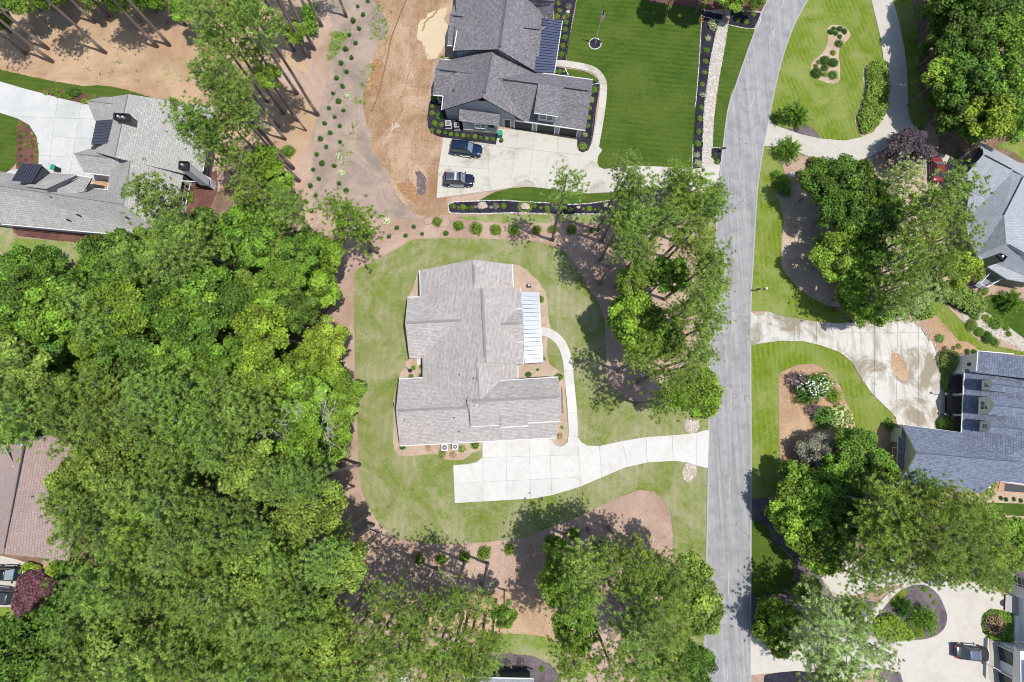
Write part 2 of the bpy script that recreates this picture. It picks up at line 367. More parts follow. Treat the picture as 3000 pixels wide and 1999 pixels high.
# lawns
sheet('lawn', pl('11: 1038 -999') if 0 else pl('S: 1038 815 1038.6 1000 1041 1096 1046.6 1223 1049.8 1335 1056 1424 1088 1500 1129.5 1553 1190 1583 1324 1594 1500 1581 1548 1572 1611 1545 1666 1525 1723 1500 1787 1469 1851 1443 1889 1436 1921 1445 1946 1472 1962 1500 1970 1547 1972 1588 1976 1700 1982 1834 1992 1920 2000 2060 2110 2060 2069 1818 2074 1462 2078 1255 2082 1000 2090 850 2100 700 2106 575 2062 590 2050 700 2050 950 2030 1080 1960 1150 1876 1185 1831 1166 1796 1134 1777 1105 1774 1032 1771 946 1755 892 1723 844 1691 787 1650 736 1605 718 1564 708 1500 704 1388 699 1235 700 1203 707 1174 723 1133 745 1056 787'), .030, M['lawn_c'], 3, .05, 'dry mottled lawn around the central house')
sheet('lawn', pl('20: 590 -200 595 0 560 200 500 560 700 592 790 640 850 710 877 800 855 950 790 1400 782 1500 850 1552 1100 1525 1660 1555 1665 1330 1690 930 1740 150 1745 60 1600 50 1300 20 1200 -10 1180 -200'), .030, M['lawn_g'], 2, .03, 'deep green front lawn of the grey house')
sheet('lawn', pl('20: 500 635 690 665 780 725 797 765 740 778 600 710 500 695'), .030, M['lawn_g'], 2, 0)
sheet('lawn', pl('20: 1980 235 2225 268 2170 430 2110 620 2050 790 2000 900 1965 1150 1945 1300 1920 1370 1835 1360 1850 1180 1870 1000 1930 560'), .030, M['lawn_g'], 2, .03, 'green strip between the river rock and the road')
sheet('lawn', pl('11: 2050 275 2200 195 2352 160 21: 180 150 350 170 700 215 900 205 1000 175 1250 150 1530 175 1700 200 1895 215 1870 420 1400 470 1100 370 1000 265 700 300 500 310 200 290 0 280'), .030, M['lawn_g'], 0, .03, 'narrow lawn between the beige drive and the long bed')
sheet('lawn', pl('11: 1850 430 2352 395 21: 0 405 850 410 1200 420 1500 520 1400 600 850 485 0 480 11: 2300 480 2100 470 1950 455'), .029, M['lawn_p'], 0, .12, 'patchy grass below the long rock edged bed')
sheet('lawn', pl('30: 365 -10 940 -10 990 180 1030 350 1055 550 1085 700 1090 900 1060 1060 960 1215 850 1262 700 1292 470 1272 300 1235 80 1160 8 1100 25 980 60 820 130 520 230 250 300 100'), .030, M['lawn_y'], 2, .03, 'striped lawn inside the loop drive')
sheet('lawn', pl('30: 1140 -20 1310 -20 1380 400 1395 800 1480 1130 1360 1200 1290 1060 1275 700 1250 450 1200 200'), .032, M['lawn_y'], 2, .05, 'shaded grass strip right of the loop drive')
sheet('lawn', pl('30: -20 1345 80 1360 150 1568 31: 110 300 140 450 125 600 120 850 170 960 300 1100 450 1200 620 1262 750 1240 1000 1180 1300 1150 1480 1205 1300 1330 1290 1365 1150 1328 1000 1333 850 1372 650 1402 400 1382 100 1332 0 1290 S: 2196 912 2200 830 2208 700 2222 540 2228 505 2238 430'), .030, M['lawn_v'], 0, .04, 'striped verge lawn right of the road')
sheet('lawn', pl('31: 1480 1205 1560 1185 1700 1300 1830 1440 1950 1568 32: 2352 100 2352 125 2260 120 1960 90 1820 0 31: 1760 1568 1640 1440 1540 1330'), .031, M['lawn_y'], 2, .04, 'grass ribbon curving toward the blue roofed house')
sheet('lawn', pl('31: 1960 1180 2100 1140 2352 1200 2600 1250 2600 1620 2352 1550 2200 1430 1985 1290'), .031, M['lawn_g'], 2, .05, 'small lawn below the pale roofed house')
sheet('lawn', pl('30: 2100 1340 2300 1290 2500 1400 2500 1568 2250 1400'), .033, M['lawn_y'], 2, .05)
sheet('lawn', pl('22: 2190 42 32: -50 20 100 0 320 0 480 38 650 100 720 150 785 215 830 310 950 480 1120 645 1170 705 1165 722 1080 735 1010 800 975 900 970 980 880 1000 850 960 790 800 720 640 700 500 620 340 530 260 420 210 280 215 150 270 100 320 95 600 105 1000 130 1250 60 1420 -60 1430 22: 2200 1430 2196 1100 2192 600'), .030, M['lawn_v'], 2, .04, 'striped lawn around the large straw bed')
sheet('lawn', pl('23: 2200 100 2352 150 33: 40 280 210 420 240 560 225 745 0 758 23: 2196 750'), .030, M['lawn_g'], 2, .06, 'small green lawn beside the ditch')
sheet('mulch_bed', pl('22: 2196 1440 2352 1440 33: 60 30 100 200 240 300 440 500 600 780 1000 830 1000 1130 700 1180 300 1180 -60 1080 23: 2192 1050 2194 760 33: 0 760 225 750 245 560 215 415 40 280 23: 2300 150 2200 100'), .024, M['mulch_g'], 2, .05, 'dark mulched ditch below the straw bed')
sheet('lawn', pl('00: -200 600 0 640 300 710 770 795 900 783 1170 828 1400 900 1700 945 1700 1000 1100 960 800 965 400 862 -200 690'), .030, M['lawn_g'], 2, .05, 'grass strip above the curving drive')
sheet('lawn', pl('00: -300 1000 0 1042 165 1095 155 1300 150 1500 01: 0 40 -300 120'), .030, M['lawn_g'], 2, .04, 'green lawn inside the drive curve')
sheet('lawn', pl('01: -300 500 0 500 110 510 130 580 200 620 500 645 1400 712 1450 850 900 850 500 835 150 790 0 745 -300 700'), .030, M['lawn_p'], 2, .08, 'patchy lawn below the tan roofed house')
sheet('lawn', pl('13: 2100 1150 2352 1120 23: 0 1125 200 1140 400 1185 480 1300 600 1500 600 1700 460 1700 440 1500 350 1400 200 1330 0 1305 13: 2200 1300 2050 1300 1300 1440 850 1568 850 1700 700 1700 1000 1450 1600 1300 2000 1240'), .030, M['lawn_p'], 2, .05, 'thin lawn above the dark house at the bottom')
sheet('lawn', pl('32: 1960 1460 2352 1490 2600 1500 2600 1600 2200 1600 1960 1520'), .030, M['lawn_g'], 2, .05)
sheet('lawn', pl('03: -300 860 120 870 150 920 150 1100 -300 1200'), .030, M['lawn_v'], 2, .05, 'bright grass below the parked cars on the left')
# beds on top of lawns and ground
sheet('planting_bed', pl('11: 1495 930 1480 960 1440 1090 1400 1160 1560 1170 1520 930'), .040, M['sand'], 0)
sheet('planting_bed', pl('H: 940 90 990 95 1060 140 1130 210 1190 290 1215 380 1218 470 1232 560 1240 580 1215 650 1205 770 1230 860 1300 905 1340 930 1345 1000 1355 1200 1372 1400 1350 1460 1300 1485 1255 1465 1225 1425 1270 1290 1290 1000 900 960 900 100'), .040, M['sand'], 0, .02)
sheet('planting_bed', pl('H: 175 810 130 840 120 880 85 920 75 970 60 1050 40 1250 30 1450 60 1530 120 1560 300 1545 380 1550 420 1580 560 1590 640 1530 690 1520 715 1500 720 1440 260 1430 270 800'), .040, M['sand'], 2, .02)
sheet('planting_bed', pl('H: 30 1150 12: 1290 400 1262 620 1270 850 1300 1000 1340 800 1330 500'), .038, M['sand'], 2)
sheet('straw_bed', pl('S: 2030 1440 2030 1441') if 0 else pl('30: 555 250 620 232 700 250 757 312 730 372 670 430 648 500 660 600 655 735 600 772 500 750 410 692 393 620 420 560 500 490 545 400 550 320'), .042, M['sand'], 3, 0, 'hourglass planting bed in the striped lawn')
sheet('mulch_bed', pl('30: 135 1170 230 1185 340 1148 430 1200 472 1272 300 1238'), .042, M['mulch_g'], 3)
sheet('mulch_bed', pl('30: 870 700 880 640 920 590 985 556 1062 562 1086 700 1092 900 1062 1058 1000 1165 900 1240 848 1250 808 1150 800 1080 860 935 880 800'), .041, M['sand'], 3)
sheet('straw_bed', pl('31: 60 205 120 220 300 120 900 100 1700 0 1900 200 1900 900 1500 1200 1250 1150 900 1200 750 1238 620 1258 450 1198 300 1098 172 958 122 850 128 600 143 450 112 300'), .036, M['sand'], 2, .04, 'straw bed under the right hand trees')
sheet('straw_bed', pl('32: 100 322 150 272 280 217 420 212 530 262 610 345 690 505 780 700 855 955 980 1000 1180 1300 700 1500 300 1400 130 1250 107 1000 97 600'), .036, M['orange'], 2, .03, 'large straw bed with flowering shrubs')
sheet('straw_bed', pl('32: 975 960 990 860 1060 740 1170 715 1225 770 1230 1250 1100 1200'), .038, M['orange'], 2)
sheet('straw_bed', pl('31: 1470 1350 1530 1320 1640 1440 1760 1568 32: 1820 0 1930 92 1590 110 1490 -20'), .036, M['orange'], 2, .03)
sheet('gravel_bed', pl('31: 1800 1290 1950 1280 2200 1430 2352 1545 32: 2600 120 2600 240 2352 110 2190 0 31: 1900 1500 1800 1400'), .034, M['stone'], 2, .05, 'pale gravel bed with shrubs at the right edge')
sheet('mulch_bed', pl('20: 395 -200 590 -200 590 0 540 270 495 556 410 556 400 300 380 0'), .036, M['mulch_k'], 0, 0, 'black mulch bed along the grey house front')
sheet('mulch_bed', pl('20: 395 615 480 628 512 690 400 690'), .040, M['mulch_k'], 0)
sheet('mulch_bed', pl('20: 700 775 798 768 802 830 775 1000 750 1200 722 1340 700 1380 650 1403 610 1385 595 1340 597 1280 640 1200'), .040, M['mulch_k'], 3, 0, 'black mulch bed beside the garage')
sheet('mulch_bed', pl('10: 1630 860 1590 960 1572 1080 1580 1170 1610 1230 1700 1262 2205 1332 2225 1200 1900 1000 1700 860'), .038, M['mulch_k'], 0, .03, 'black mulch bed wrapping the house corner')
sheet('mulch_bed', pl('20: 1742 150 1900 180 1905 210 1870 300 1830 500 1800 760 1770 980 1755 1300 1740 1500 1742 1552 1660 1550 1662 1330 1690 930 1718 600'), .040, M['mulch_k'], 0, .02, 'long black mulch strip beside the river rock')
sheet('mulch_bed', pl('20: 1745 88 1930 130 1930 185 1742 148'), .040, M['mulch_k'], 0)
sheet('mulch_bed', pl('20: 2015 95 2285 122 2225 262 1985 235'), .040, M['mulch_k'], 0, .02, 'small black mulch square by the road')
sheet('mulch_bed', pl('20: 1832 1362 1925 1368 1918 1500 1880 1510 1830 1440'), .040, M['mulch_k'], 0)
sheet('mulch_bed', pl('20: 1200 -200 1205 0 1300 28 1600 60 1740 90 2015 80 2290 110 2380 -60 2400 -200'), .034, M['mulch_b'], 0, .1, 'shaded brown mulch at the top of the lawn')
sheet('mulch_bed', pl('11: 1765 340 1775 300 1850 290 2100 280 2300 278 21: 0 285 200 295 500 310 700 305 900 275 1100 230 1300 180 1530 175 1600 200 1400 330 1150 345 850 405 600 403 300 395 0 388 11: 2000 395 1800 390 1775 370'), .042, M['mulch_k'], 0, 0, 'long black mulch bed below the beige drive')
sheet('mulch_bed', pl('00: 355 862 430 820 600 832 780 868 950 890 830 965 560 905'), .036, M['mulch_b'], 2, .03, 'brown mulch bed above the curving drive')
sheet('mulch_bed', pl('00: 165 1095 270 1150 340 1260 360 1400 355 1530 250 1568 150 1550 150 1300'), .036, M['mulch_b'], 2, 0, 'curved brown mulch bed beside the drive')
sheet('mulch_bed', pl('01: 110 500 130 570 180 605 500 642 1400 712 1460 700 1460 560 400 500'), .036, M['mulch_b'], 0, .03, 'brown mulch strip below the tan roofed house')
sheet('mulch_bed', pl('01: 1700 100 1990 0 2000 200 1850 500 1800 560 1640 600'), .036, M['mulch_b'], 0, .05)
sheet('mulch_bed', pl('13: 2100 1320 2352 1300 23: 0 1305 200 1330 350 1400 440 1500 470 1650 13: 2100 1650'), .040, M['mulch_g'], 0, .05, 'grey mulch bed above the dark house')
sheet('mulch_bed', pl('33: -30 1500 120 1475 250 1462 500 1480 760 1568 900 1700 -60 1700'), .040, M['mulch_k'], 0, .03)
sheet('mulch_bed', pl('33: 1010 1430 1200 1480 1260 1600 1000 1600'), .040, M['mulch_g'], 0, .03)
sheet('mulch_bed', pl('03: 400 450 520 440 600 600 580 760 480 920 360 1000 240 990 160 960 200 700'), .036, M['straw'], 2, .03)
sheet('planting_bed', pl('32: 1850 1370 1900 1290 2300 1300 2600 1400 2600 1500 1960 1480 1800 1440'), .037, M['sand'], 0)
sheet('porch_floor', pl('X: 640 320 790 330 770 920 580 900 590 560'), .05, M['mulch_g'], 0, 0, 'shaded slate porch floor of the blue roofed house')
# ------------------------------------------------------------------ road
RL = pl('S: 2300 -260 2262 -60 2246 6 2233 32 2201 121 2176 191 2152 261 2133 319 2120 414 2111 500 2104 564 2094 760 2085 950 2080 1000 2076 1255 2073 1462 2066 1818 2063 1999 2061 2300')
RR = pl('S: 2470 -260 2392 -60 2365 0 2323 80 2291 172 2269 261 2253 344 2237 427 2226 497 2217 570 2206 755 2199 883 2198 1000 2199 1255 2199 1462 2198 1818 2198 1999 2198 2300')
def strip(name, A, B, z, mat, sm=6):
    A, B = smooth(A, sm, False), smooth(B, sm, False)
    vs = [(*W2(*p), z) for p in A]+[(*W2(*p), z) for p in B]; n = len(A)
    return mesh(name, vs, [[i+1, i, n+i, n+i+1] for i in range(n-1)], mat)
tag(strip('road', RL, RR, .062, M['asphalt']), 'worn grey asphalt road', kind='structure')
def offs(w, d):
    o = []
    for i in range(len(w)):
        a, b = Vector(w[max(i-1, 0)]), Vector(w[min(i+1, len(w)-1)]); t = (b-a).normalized(); o.append(Vector(w[i])+Vector((-t.y, t.x))*d)
    return o
def ribbon(name, w, d0, d1, z0, z1, mat, label=None, kind='structure', parent=None):
    A, B = offs(w, d0), offs(w, d1); n = len(w)
    vs = [(*p, z0) for p in A]+[(*p, z1) for p in A]+[(*p, z1) for p in B]+[(*p, z0) for p in B]
    fs = []
    for i in range(n-1):
        for k in (0, 1, 2): fs.append([k*n+i, k*n+i+1, (k+1)*n+i+1, (k+1)*n+i])
    o = mesh(name, vs, fs, mat, parent)
    bm = bmesh.new(); bm.from_mesh(o.data); bmesh.ops.recalc_face_normals(bm, faces=bm.faces); bm.to_mesh(o.data); bm.free()
    return tag(o, label, kind=kind)
for w in (RL, RR):
    ww = [W2(*p) for p in smooth(w, 6, False)]
    ribbon('kerb', ww, -.10, .12, .03, .085, M['kerb'], 'low concrete road edge strip')
# centre dashes
for i, (a, b) in enumerate([pl('30: 118 90 160 -60'), pl('30: 65 260 12 405'), pl('20: 2225 868 2196 990'), pl('20: 2100 1465 21: 2087 60'), pl('S: 2152 690 2150 758'), pl('S: 2147 915 2145 985'), pl('S: 2142 1140 2141 1214'), pl('S: 2138 1396 2137 1474'), pl('S: 2134.6 1675 2133 1746'), pl('S: 2131 1950 2130 2030')]):
    A, B = Vector(W2(*a)), Vector(W2(*b)); t = (B-A).normalized(); n = Vector((-t.y, t.x))*.06
    o = mesh('lane_marking', [(*(A+n), .066), (*(A-n), .066), (*(B-n), .066), (*(B+n), .066)], [[0, 1, 2, 3]], M['paint_y']); tag(o, kind='structure')
# seam along the middle and patched cracks near the right edge
mid = [((a[0]+b[0])/2, (a[1]+b[1])/2) for a, b in zip(RL, RR)]
tag(ribbon('road_seam', [W2(*p) for p in smooth(mid, 6, False)], -.02, .02, .060, .0655, M['gap']), kind='structure')
mb = MB()
def crackline(x0, y0, x1, y1, w, jit, n=14):
    A, B = Vector(W2(x0, y0)), Vector(W2(x1, y1)); pts = [A+(B-A)*k/n+Vector((random.uniform(-jit, jit), random.uniform(-jit, jit)*.3)) for k in range(n+1)]
    for k in range(n):
        p, q = pts[k], pts[k+1]; t = (q-p).normalized(); nn = Vector((-t.y, t.x))*w*random.uniform(.3, 1)
        mb.add([(*(p+nn), .0655), (*(p-nn), .0655), (*(q-nn), .0655), (*(q+nn), .0655)], [[0, 1, 2, 3]])
for a in [(2187, 560, 2184, 700, .05, .12), (2182, 1150, 2180, 1180, .22, .06), (2180, 740, 2178, 900, .04, .08), (2184, 1560, 2178, 1610, .09, .06), (2181, 1680, 2176, 1745, .12, .07), (2166, 1500, 2160, 1530, .05, .03),
          (2090, 1120, 2110, 1118, .02, .02), (2075, 1420, 2195, 1424, .02, .04), (2070, 1600, 2150, 1598, .02, .04), (2140, 300, 2230, 330, .025, .06), (2120, 480, 2220, 470, .02, .05), (2092, 850, 2195, 846, .02, .05), (2066, 1910, 2190, 1916, .02, .05), (2190, 900, 2192, 1300, .04, .04), (2090, 1300, 2093, 1480, .04, .05), (2085, 1600, 2084, 1800, .05, .05), (2255, 100, 2210, 260, .025, .1), (2196, 600, 2188, 880, .035, .03)]: crackline(*a)
tag(mb.build('road_crack', M['black' if 0 else 'gap']), 'dark patched cracks along the road edge', kind='stuff')
# ------------------------------------------------------------------ concrete slabs
def clip(tris, a, n):
    lo, hi = [], []
    def side(t, s):
        out = []
        for i in range(3):
            p, q = t[i], t[(i+1) % 3]; dp, dq = (p-a).dot(n)*s, (q-a).dot(n)*s
            if dp >= 0: out.append(p)
            if (dp > 0 and dq < 0) or (dp < 0 and dq > 0):
                u = dp/(dp-dq); out.append(p+(q-p)*u)
        return [[out[0], out[i], out[i+1]] for i in range(1, len(out)-1)]
    for t in tris: lo += side(t, 1); hi += side(t, -1)
    ar = lambda t: abs((t[1]-t[0]).cross(t[2]-t[0]))
    return [t for t in lo if ar(t) > 1e-5], [t for t in hi if ar(t) > 1e-5]
def slabs(name, pts, cuts, mat, label, sm=3, z=.09, gap=.017, base=.045):
    if sm: pts = smooth(pts, sm)
    root = sheet(name, pts, base, M['gap'], 0, 0, label)
    w = [Vector(W2(*p)) for p in pts]
    pieces = [[[w[i] for i in t] for t in tessellate_polygon([[Vector((*p, 0)) for p in w]])]]
    for c in cuts:
        (x0, y0), (x1, y1) = c[0], c[1]; a, b = Vector(W2(x0, y0)), Vector(W2(x1, y1)); n = Vector((-(b-a).y, (b-a).x)).normalized(); t = (b-a).normalized(); L = (b-a).length
        new = []
        for tr in pieces:
            cen = sum((v for q in tr for v in q), Vector((0, 0)))/(3*len(tr)); u = (cen-a).dot(t)
            if -.6 < u < L+.6 or len(c) > 2:
                lo, hi = clip(tr, a, n)
                new += [s for s in (lo, hi) if s]
            else: new.append(tr)
        pieces = new
    for tr in pieces:
        bm = bmesh.new()
        for t in tr:
            try: bm.faces.new([bm.verts.new((*p, 0)) for p in t])
            except Exception: pass
        bmesh.ops.remove_doubles(bm, verts=bm.verts, dist=.004)
        bmesh.ops.dissolve_degenerate(bm, edges=bm.edges, dist=.003)
        if not bm.faces: bm.free(); continue
        for f in bm.faces:
            f.normal_update()
            if f.normal.z < 0: f.normal_flip()
        # split into connected islands
        left = set(bm.faces); isl = []
        while left:
            f = left.pop(); st_ = [f]; cur = [f]
            while st_:
                g_ = st_.pop()
                for e in g_.edges:
                    for h in e.link_faces:
                        if h in left: left.remove(h); st_.append(h); cur.append(h)
            isl.append(cur)
        for cur in isl:
            if sum(f.calc_area() for f in cur) < .12: continue
            b2 = bmesh.new(); mp = {}
            for f in cur: b2.faces.new([mp.setdefault(v, b2.verts.new(v.co)) if v not in mp else mp[v] for v in f.verts])
            b2.normal_update()
            r = bmesh.ops.inset_region(b2, faces=b2.faces[:], use_boundary=True, thickness=gap, depth=0)
            bmesh.ops.delete(b2, geom=r['faces'], context='FACES')
            e = bmesh.ops.extrude_face_region(b2, geom=b2.faces[:])
            top = [v for v in e['geom'] if isinstance(v, bmesh.types.BMVert)]
            for v in b2.verts: v.co.z = base+.004
            for v in top: v.co.z = z+random.uniform(-.003, .003)
            bmesh.ops.recalc_face_normals(b2, faces=b2.faces)
            me = bpy.data.meshes.new('concrete_slab'); b2.to_mesh(me); b2.free(); link('concrete_slab', me, root, [mat])
        bm.free()
    return root
def cut(s):
    p = pl(s); return [(p[i], p[i+1]) for i in range(0, len(p), 2)]
# central house drive
slabs('driveway', pl('12: 2082 930 2075 1070 2030 1110 1940 1130 1813 1138 1826 1487 S: 1500 1464 22: 370 1415 640 1335 820 1255 1040 1162 1250 1115 1500 1100 1620 1118 1700 1145 1800 1170 1806 1000 1812 818 1760 820 1690 845 1500 862 1230 880 1000 920 800 962 700 960 640 930 605 880 520 870 515 920 480 955 440 968 400 955 345 895 12: 2352 915') if 0 else
      pl('S: 1414 1290 1411.6 1341 1397 1354 1369 1360 1328 1363 1332.4 1474.2 1500 1464.5 1560 1461 1617 1451 1700 1426 1760 1400 1831 1370 1898 1355 1978 1350.5 2016 1356 2042 1365 2073.5 1372 2075 1320 2077 1261 2061 1261 2039 1269 1978 1275 1892 1281 1819 1293 1755 1307 1723 1306 1704 1296 1693 1281 1664 1279 1663 1294 1652 1305 1640 1309 1626 1304 1611 1286 1500 1290'),
      cut('22: 155 880 172 1450 345 900 367 1420 612 1030 632 1330 800 950 822 1240 1005 900 1065 1150 1230 870 1242 1120 1470 850 1480 1110 1690 840 1690 1150 12: 2080 1068 22: 620 1043 12: 1820 1305 22: 645 1248 12: 2080 900 2088 1480 2295 900 2307 1475'), M['conc_w'], 'new white concrete driveway of the central house', 0)
def pathslabs(name, cl, wid, seg, mat, label, z=.09, base=.045):
    c = [Vector(W2(*p)) for p in smooth(cl, 8, False)]
    L = offs(c, wid/2); Rr = offs(c, -wid/2); n = len(c)
    root = mesh(name, [(*p, base) for p in L]+[(*p, base) for p in Rr], [[i+1, i, n+i, n+i+1] for i in range(n-1)], M['gap']); tag(root, label, kind='structure')
    acc = 0; s = 0
    for i in range(1, n):
        acc += (c[i]-c[i-1]).length
        if acc >= seg or i == n-1:
            a = [p for p in L[s:i+1]]; b = [p for p in Rr[s:i+1]]
            # shrink ends
            for q in (a, b):
                t0 = (q[1]-q[0]).normalized()*.012; t1 = (q[-1]-q[-2]).normalized()*.012; q[0] = q[0]+t0; q[-1] = q[-1]-t1
            mbx = MB().prism([tuple(p) for p in a]+[tuple(p) for p in b[::-1]], base+.004, z); mbx.build('concrete_slab', mat, root)
            acc = 0; s = i
    return root
pathslabs('walkway', pl('H: 1163 605 1210 612 1270 645 1320 700 1350 770 1367 850 1378 960 1388 1060 S: 1675.5 1190 1678.5 1240 1680 1280'), 1.38, 1.9, M['conc_w'], 'new white concrete walkway curving to the porch')
# beige drive of the grey house
slabs('driveway', pl('10: 1722 1266 2205 1333 2225 1190 20: 0 1185 600 1290 597 1340 612 1388 650 1405 700 1383 740 1300 830 1380 790 1440 784 1500 805 1540 850 1560 1100 1524 1400 1535 1660 1556 1910 1517 21: 1900 60 1890 190 1700 185 1530 178 1300 152 1200 150 1000 178 900 200 700 213 400 178 180 152 0 152 11: 2352 160 2100 195 1660 256 1675 0'),
      cut('20: 62 1170 21: -20 160 20: 215 1220 21: 140 165 20: 420 1250 21: 400 240 20: 640 1300 21: 560 240 20: -300 1330 750 1440 10: 2140 1250 11: 2130 220 10: 1900 1260 11: 1900 240 20: 900 1500 21: 730 240 20: 1200 1500 21: 1060 200 20: 1460 1500 21: 1270 190 20: 1680 1500 21: 1500 190 10: 1650 1520 2180 1562'), M['conc_b'], 'beige concrete driveway of the grey house', 0)
pathslabs('walkway', pl('20: 405 585 500 590 690 625 780 670 828 740 838 800 830 950 800 1150 770 1320 750 1420'), 1.2, 2.2, M['conc_b'], 'beige walkway curving along the green lawn')
# loop drive
slabs('driveway', pl('30: 930 -120 945 0 990 180 1030 350 1058 550 1087 700 1094 900 1064 1060 962 1217 850 1264 700 1295 470 1275 300 1237 80 1162 6 1100 S: 2247 380 2237 428 30: 40 1350 120 1345 250 1390 330 1425 500 1478 700 1492 850 1470 950 1440 1140 1340 1360 1200 1290 1080 1278 700 1252 450 1200 200 1140 -10 1120 -120'),
      cut('30: 960 215 1220 185 1040 395 1260 395 1050 590 1290 590 1070 800 1290 800 1060 1030 1300 1060 940 1200 1040 1400 750 1270 800 1500 570 1270 590 1500 400 1240 410 1470'), M['conc_t'], 'pale loop driveway around the striped lawn', 0)
# stained drive with oval
slabs('driveway', pl('S: 2198 912 2215 927 31: 0 1293 100 1335 400 1385 650 1405 850 1375 1000 1336 1150 1330 1290 1368 1400 1450 1470 1568 32: 1500 0 1560 150 1592 300 1615 480 1612 680 1540 740 1530 830 1230 800 1180 770 1170 700 1120 645 950 480 830 310 785 215 720 150 650 100 480 38 320 0 100 -2 -50 18 S: 2198 1013'),
      cut('31: 245 1300 32: 240 60 31: 445 1350 32: 440 60 31: 640 1380 32: 640 160 31: 845 1350 32: 840 500 31: 975 1310 32: 975 560 31: 1190 1300 32: 1170 800 31: 1380 1300 32: 1375 820 32: 600 330 1640 330 32: 900 580 1640 580 31: 700 1490 1500 1490 32: 700 120 1560 120'), M['conc_s'], 'water stained concrete driveway beside the blue roofed house', 0)
oc = [(1203+66*math.cos(a)*random.uniform(.93, 1.05), 235+140*math.sin(a)) for a in [2*math.pi*i/20 for i in range(20)]]
def rot(pts, c, ang): return [(c[0]+(x-c[0])*math.cos(ang)-(y-c[1])*math.sin(ang), c[1]+(x-c[0])*math.sin(ang)+(y-c[1])*math.cos(ang)) for x, y in pts]
ov = [zz('32', *p) for p in rot(oc, (1203, 235), R_(-24))]
sheet('straw_bed', ov, .098, M['orange'], 0, .02, 'oval straw island in the stained driveway')
# top-left curving drive and motor court
slabs('driveway', pl('00: -400 560 0 750 200 810 400 862 560 907 800 962 1000 1000 1000 1450 1050 1568 01: 1000 200 600 250 100 150 -20 60 00: 100 1568 358 1530 360 1400 340 1260 270 1150 165 1092 0 1040 -400 900'),
      cut('00: 120 730 60 1120 330 800 250 1200 540 880 480 1300 760 900 650 1568 330 1240 900 1290 330 1080 900 1100 350 1430 900 1460'), M['conc_g'], 'curving grey white driveway and court at the left', 0)
slabs('driveway', pl('03: -300 380 0 400 150 435 250 470 230 520 200 640 180 700 160 880 -300 860'), cut('03: -300 640 250 640'), M['conc_t'], 'shaded concrete parking pad at the left edge', 0)
# bottom right forecourt
slabs('driveway', pl('23: 2192 1092 2352 1080 33: 60 1190 300 1180 800 1140 900 950 1100 750 1230 680 1250 660 900 740 700 790 560 720 440 540 560 440 700 430 1200 430 1500 500 1900 640 2150 755 2165 790 2170 905 2040 890 1975 950 1952 1040 1965 1100 2030 1180 2040 1620 1250 1620 1210 1480 1000 1430 760 1540 500 1480 250 1462 23: 2192 1500'),
      cut('33: 1640 975 1960 1020 1500 1100 1500 1620 1720 1180 1720 1620 1250 1400 2040 1400 1200 1200 1980 1200 1640 600 2160 620 33: 210 1150 205 1500 23: 2190 1330 33: 500 1340'), M['conc_t'], 'cream concrete forecourt at the bottom right', 0)
slabs('driveway', pl('Z: 870 1030 1000 1040 1010 1568 1010 1800 850 1800 850 1568 842 1340 862 1300'), [], flat('pinkish_concrete', (.36, .33, .28), .9), 'brownish apron before the white garage', 0)
sheet('mulch_bed', smooth(pl('33: 960 1020 1030 920 1110 820 1190 740 1280 690 1380 670 1460 680 1560 760 1610 860 1640 950 1630 1040 1580 1110 1480 1160 1360 1178 1200 1182 1000 1175'), 2), .10, M['mulch_g'], 0, 0, 'teardrop island bed in the cream forecourt')
sheet('lawn', pl('33: 1110 835 1180 752 1275 700 1262 760 1180 840 1125 870'), .104, M['lawn_v'], 2)
sheet('front_step', pl('X: 0 0 1 0 1 1') if 0 else pl('Z: 1050 440 1215 470 1205 700 1040 640'), .30, M['kerb'], 0, 0, 'pale entry landing of the white house')
sheet('ground_pad', pl('12: 1478 155 1518 160 1512 225 1480 220'), .07, M['conc_w'], 0, 0, 'small white concrete pad at the back door')
# ------------------------------------------------------------------ stones
def octa(mbx, c, r, m=0, flatz=.7):
    a = random.uniform(0, 6.28); vs = []
    for k in range(5): vs.append((c[0]+r*random.uniform(.75, 1.15)*math.cos(a+k*1.2566), c[1]+r*random.uniform(.75, 1.15)*math.sin(a+k*1.2566), c[2]+r*.15))
    t = (c[0]+random.uniform(-.2, .2)*r, c[1]+random.uniform(-.2, .2)*r, c[2]+r*flatz)
    mbx.add(vs+[t]+[(v[0], v[1], c[2]-r*.3) for v in vs], [[k, (k+1) % 5, 5] for k in range(5)]+[[6+k, 6+(k+1) % 5, (k+1) % 5, k] for k in range(5)], m)
def edging(label, s, r=.11, step=.2, mat='stonew', closed=False, jit=.03):
    w = [Vector(W2(*p)) for p in smooth(pl(s) if isinstance(s, str) else s, 4, closed)]
    if closed: w.append(w[0])
    mbx = MB(); carry = 0
    for a, b in zip(w, w[1:]):
        L = (b-a).length; d = carry
        while d < L:
            p = a+(b-a)*(d/L); octa(mbx, (p.x+random.uniform(-jit, jit), p.y+random.uniform(-jit, jit), .05), r*random.uniform(.7, 1.2)); d += step
        carry = d-L
    tag(mbx.build('edging_stones', M[mat]), label, kind='stuff')
edging('white stones edging the long black bed below the drive', '11: 1768 350 1772 310 1800 296 1850 288 2100 279 2300 276 21: 0 281 200 292 350 300')
edging('white stones edging the right part of the long bed', '21: 515 312 700 305 900 276 1000 270')
edging('white stones along the lower side of the long bed', '11: 1768 350 1780 385 1850 393 2100 395 2352 390 21: 0 388 330 396')
edging('white stones along the lower right side of the long bed', '21: 565 402 700 400 880 405')
edging('curved white stones under the pine at the bed end', '21: 1120 355 1180 345 1230 325')
edging('white stone ring round the flagpole', [zz('20', 763+55*math.cos(a), 404+50*math.sin(a)) for a in [i*.4 for i in range(15)]], .12, .2, closed=False)
